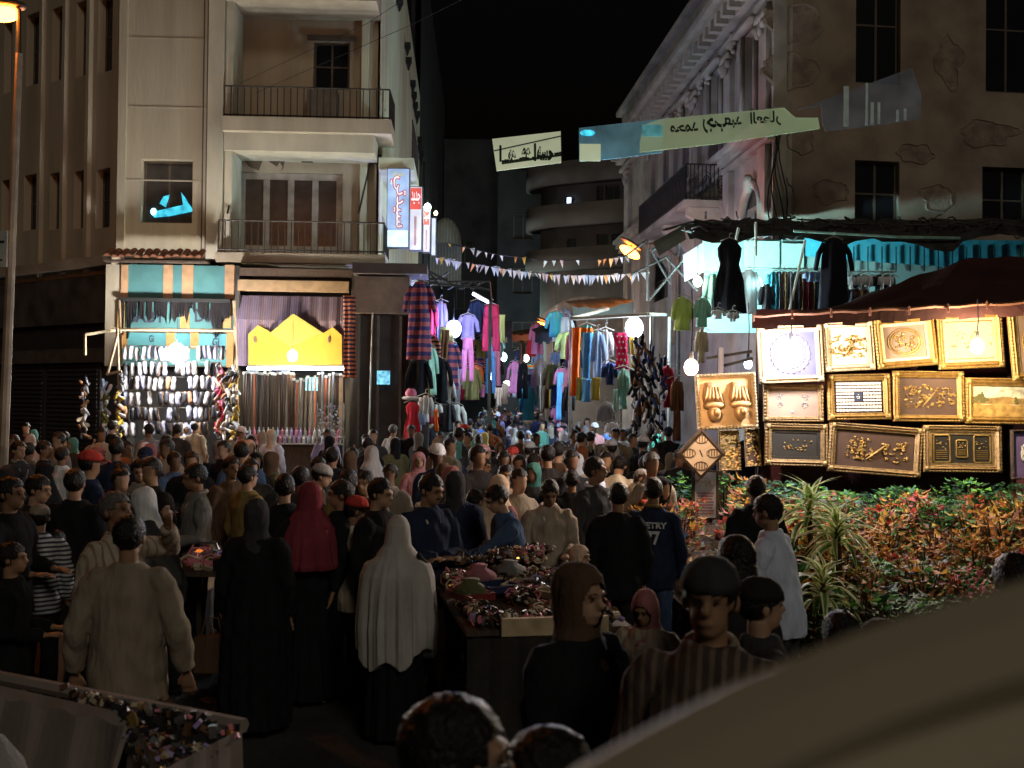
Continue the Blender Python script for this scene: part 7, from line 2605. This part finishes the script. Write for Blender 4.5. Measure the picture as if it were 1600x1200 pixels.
    ('woman in a grey headscarf walking among the left crowd', 345, 690, 1.60, 100, A_(top='coat', tc='dark', bottom='skirt', hd='scarf', hc='grey', vox=.014)),
    ('man in a brown jacket between the slippers and the counter', 362, 715, 1.68, 45, A_(tc='brown', top='jacket', vox=.013)),
    ('dark man under the yellow zigzag shop', 445, 742, 1.66, 185, A_(tc='black', top='jacket', vox=.012)),
    ('man in black standing between the counter and the kiosk', 520, 700, 1.68, 170, A_(tc='black', vox=.013)),
    ('woman in black with a brown headscarf by the kiosk', 548, 706, 1.60, 160, A_(top='robe', tc='black', bottom=None, hd='scarf', hc='brown', vox=.013)),
    ('man in a charcoal jacket at the kiosk corner', 498, 715, 1.66, 30, A_(tc='charcoal', top='jacket', vox=.013)),
    ('woman in a dull rose headscarf at the left wall', 155, 700, 1.60, 100, A_(top='coat', tc='black', bottom='skirt', hd='scarf', hc='dusty rose', vox=.014)),
    ('man at the dark shutter looking right', 70, 690, 1.68, 90, A_(tc='dark', vox=.014)),
    ('two toned jacket man at the dark shutter', 30, 690, 1.70, 60, A_(tc='charcoal', vox=.014, collar='tan')),
]
if True:
    for i, (lb, px_, py_, h_, fc, op) in enumerate(PEOPLE):
        op = dict(op)
        op.setdefault('skin', i % 3)
        person(lb, px_, py_, h_, fc, seed=i, **op)

# distant crowd: a dozen figures, copied with their own clothes, height and turn
PROT = []
for i, (top, bot, hd, fat_, arm) in enumerate([('shirt', 'trousers', 'hair', 1, ('down', 'down')), ('jacket', 'trousers', 'hair', 1.1, ('fwd', 'down')), ('coat', 'skirt', 'scarf', 1, ('fwd', 'fwd')), ('robe', None, 'scarf', 1.15, ('down', 'fwd')),
                                               ('shirt', 'trousers', 'cap', 1, ('fwd', 'fwd')), ('coat', 'skirt', 'long', 1, ('down', 'down')), ('shirt', 'trousers', 'hair', .95, ('phone', 'down')), ('veil', 'skirt', 'veil', .75, ('down', 'down'))]):
    PROT.append((person('prototype', 0, 0, 1.755, 0, top=top, bottom=bot, hd=hd, fat=fat_, arms=arm, vox=.028, place=False, tilt=.1), hd))
HEADC = {'hair': ['black'], 'cap': ['white', 'red', 'navy'], 'long': ['black'], 'scarf': ['pale blue', 'tan', 'grey', 'dusty rose', 'black', 'teal', 'pale grey', 'khaki', 'brown'], 'veil': ['pale grey', 'black', 'peach', 'brown']}
TOPD = ['black', 'charcoal', 'dark', 'navy', 'brown', 'khaki', 'grey', 'olive', 'black', 'dark', 'denim', 'charcoal', 'tan', 'black']
TOPC = ['black', 'charcoal', 'dark', 'navy', 'grey', 'pale grey', 'white', 'pale blue', 'khaki', 'brown', 'mustard', 'white', 'mint', 'blue', 'lilac', 'rust', 'denim', 'teal', 'cream', 'pink', 'black', 'charcoal', 'dark', 'navy', 'grey', 'black', 'dark', 'navy']
taken = [Vector(o.location) for o in COL.objects if o.name.startswith('person') and o.parent is None]
rr = random.Random(101)
used_first = set()
made = 0
tries = 0
LBS = set()
while made < 210 and tries < 9000:
    tries += 1
    if made < 85:
        Y_ = rr.uniform(8.5, 20)
        px_ = rr.uniform(0, 660) if rr.random() < .62 else rr.uniform(660, 1060)
        if made < 8:
            Y_, px_ = rr.uniform(12.3, 17), rr.uniform(1040, 1180)
    else:
        Y_ = 10.5 + 58 * rr.random() ** 1.25
        lo, hi = (660, 1040) if Y_ < 22 else (705, 960) if Y_ < 30 else (735, 880)
        if Y_ > 40:
            lo, hi = 750, 850
        px_ = rr.uniform(lo, hi)
    if px_ < 640 and Y_ > 22.3:
        continue
    if 1040 < px_ and Y_ < 12.2:
        continue
    p_ = P(px_, 640, Y_)
    p_.z = 0
    if any((q.x - p_.x) ** 2 + (q.y - p_.y) ** 2 < (.38 if Y_ < 30 else .34) ** 2 for q in taken):
        continue
    k = rr.choices(range(len(PROT)), (5, 3, 3, 2, 1, 1, 2, 1))[0]
    pr, hd = PROT[k]
    tc_ = rr.choice(TOPC if Y_ > 19 else TOPD)
    hc_ = rr.choice(HEADC[hd])
    rng = 'far down the street' if Y_ > 42 else 'deep in the street' if Y_ > 30 else 'among the lit stalls' if Y_ > 21 else 'in mid crowd' if px_ > 660 else ''
    side = ('kiosk side' if px_ < 770 else 'mid way' if px_ < 850 else 'dress stall side') if px_ > 660 else ('before the dark shutters' if px_ < 160 else 'before the shoe rows' if px_ < 365 else 'before the belts' if px_ < 545 else 'beside the kiosk')
    who = {'hair': 'dark haired man in a %s shirt', 'cap': 'man in a ' + hc_ + ' cap and %s shirt', 'long': 'long haired woman in a %s coat', 'scarf': 'woman in ' + hc_ + ' headscarf and %s clothes', 'veil': 'woman in a ' + hc_ + ' veil over a %s dress'}[hd] % tc_
    if k == 1:
        who = 'dark haired man in a %s jacket' % tc_
    if k == 6:
        who = 'man in a %s shirt holding a phone up' % tc_
    lb = ('%s %s, %s' % (who, rng if px_ < 1040 or not rng else 'at the clock panel', side if px_ < 1040 else 'frame stall side')).replace(' ,', ' standing')
    if lb in LBS and tries < 8000:
        continue
    lb = lb.replace('holding a phone up', 'on the phone').replace('clothes ', 'dress ')
    if len(lb.split()) > 16:
        lb = lb.replace('long haired ', '').replace('dark haired ', '').replace(', frame stall side', '').replace(' side', '')
    LBS.add(lb)
    if k not in used_first:
        used_first.add(k)
        s = pr
    else:
        s = copy_tree(pr)
    taken.append(p_)
    tag(s, lb, 'person', 'people crowding the market')
    fc = rr.choice((0, 180)) + rr.uniform(-60, 60)
    h_ = (rr.uniform(1.5, 1.62) if hd in ('scarf', 'veil', 'long') else rr.uniform(1.6, 1.78)) / 1.755
    s.scale = (h_ * rr.uniform(.97, 1.08), h_ * rr.uniform(.97, 1.08), h_)
    s.location = p_
    s.rotation_euler = (0, 0, radians(fc))
    for ch in s.children:
        nm_ = ch.name.split('.')[0]
        m_ = None
        if nm_ in ('shirt', 'jacket', 'coat', 'robe', 'dress'):
            m_ = W[tc_]
        elif nm_ in ('trousers', 'skirt'):
            m_ = W[rr.choice(['black', 'dark', 'charcoal', 'navy', 'denim', 'brown'])]
        elif nm_ in ('headscarf', 'cap'):
            m_ = W[hc_]
        elif nm_ == 'body':
            m_ = SKIN[rr.randrange(4)]
        if m_:
            ch.material_slots[0].link = 'OBJECT'
            ch.material_slots[0].material = m_
    made += 1
for pr, hd in PROT:
    if pr['label'] == 'prototype':
        for ch in list(pr.children):
            bpy.data.objects.remove(ch)
        bpy.data.objects.remove(pr)
print('people', made, tries, 'shrubs', cnt)
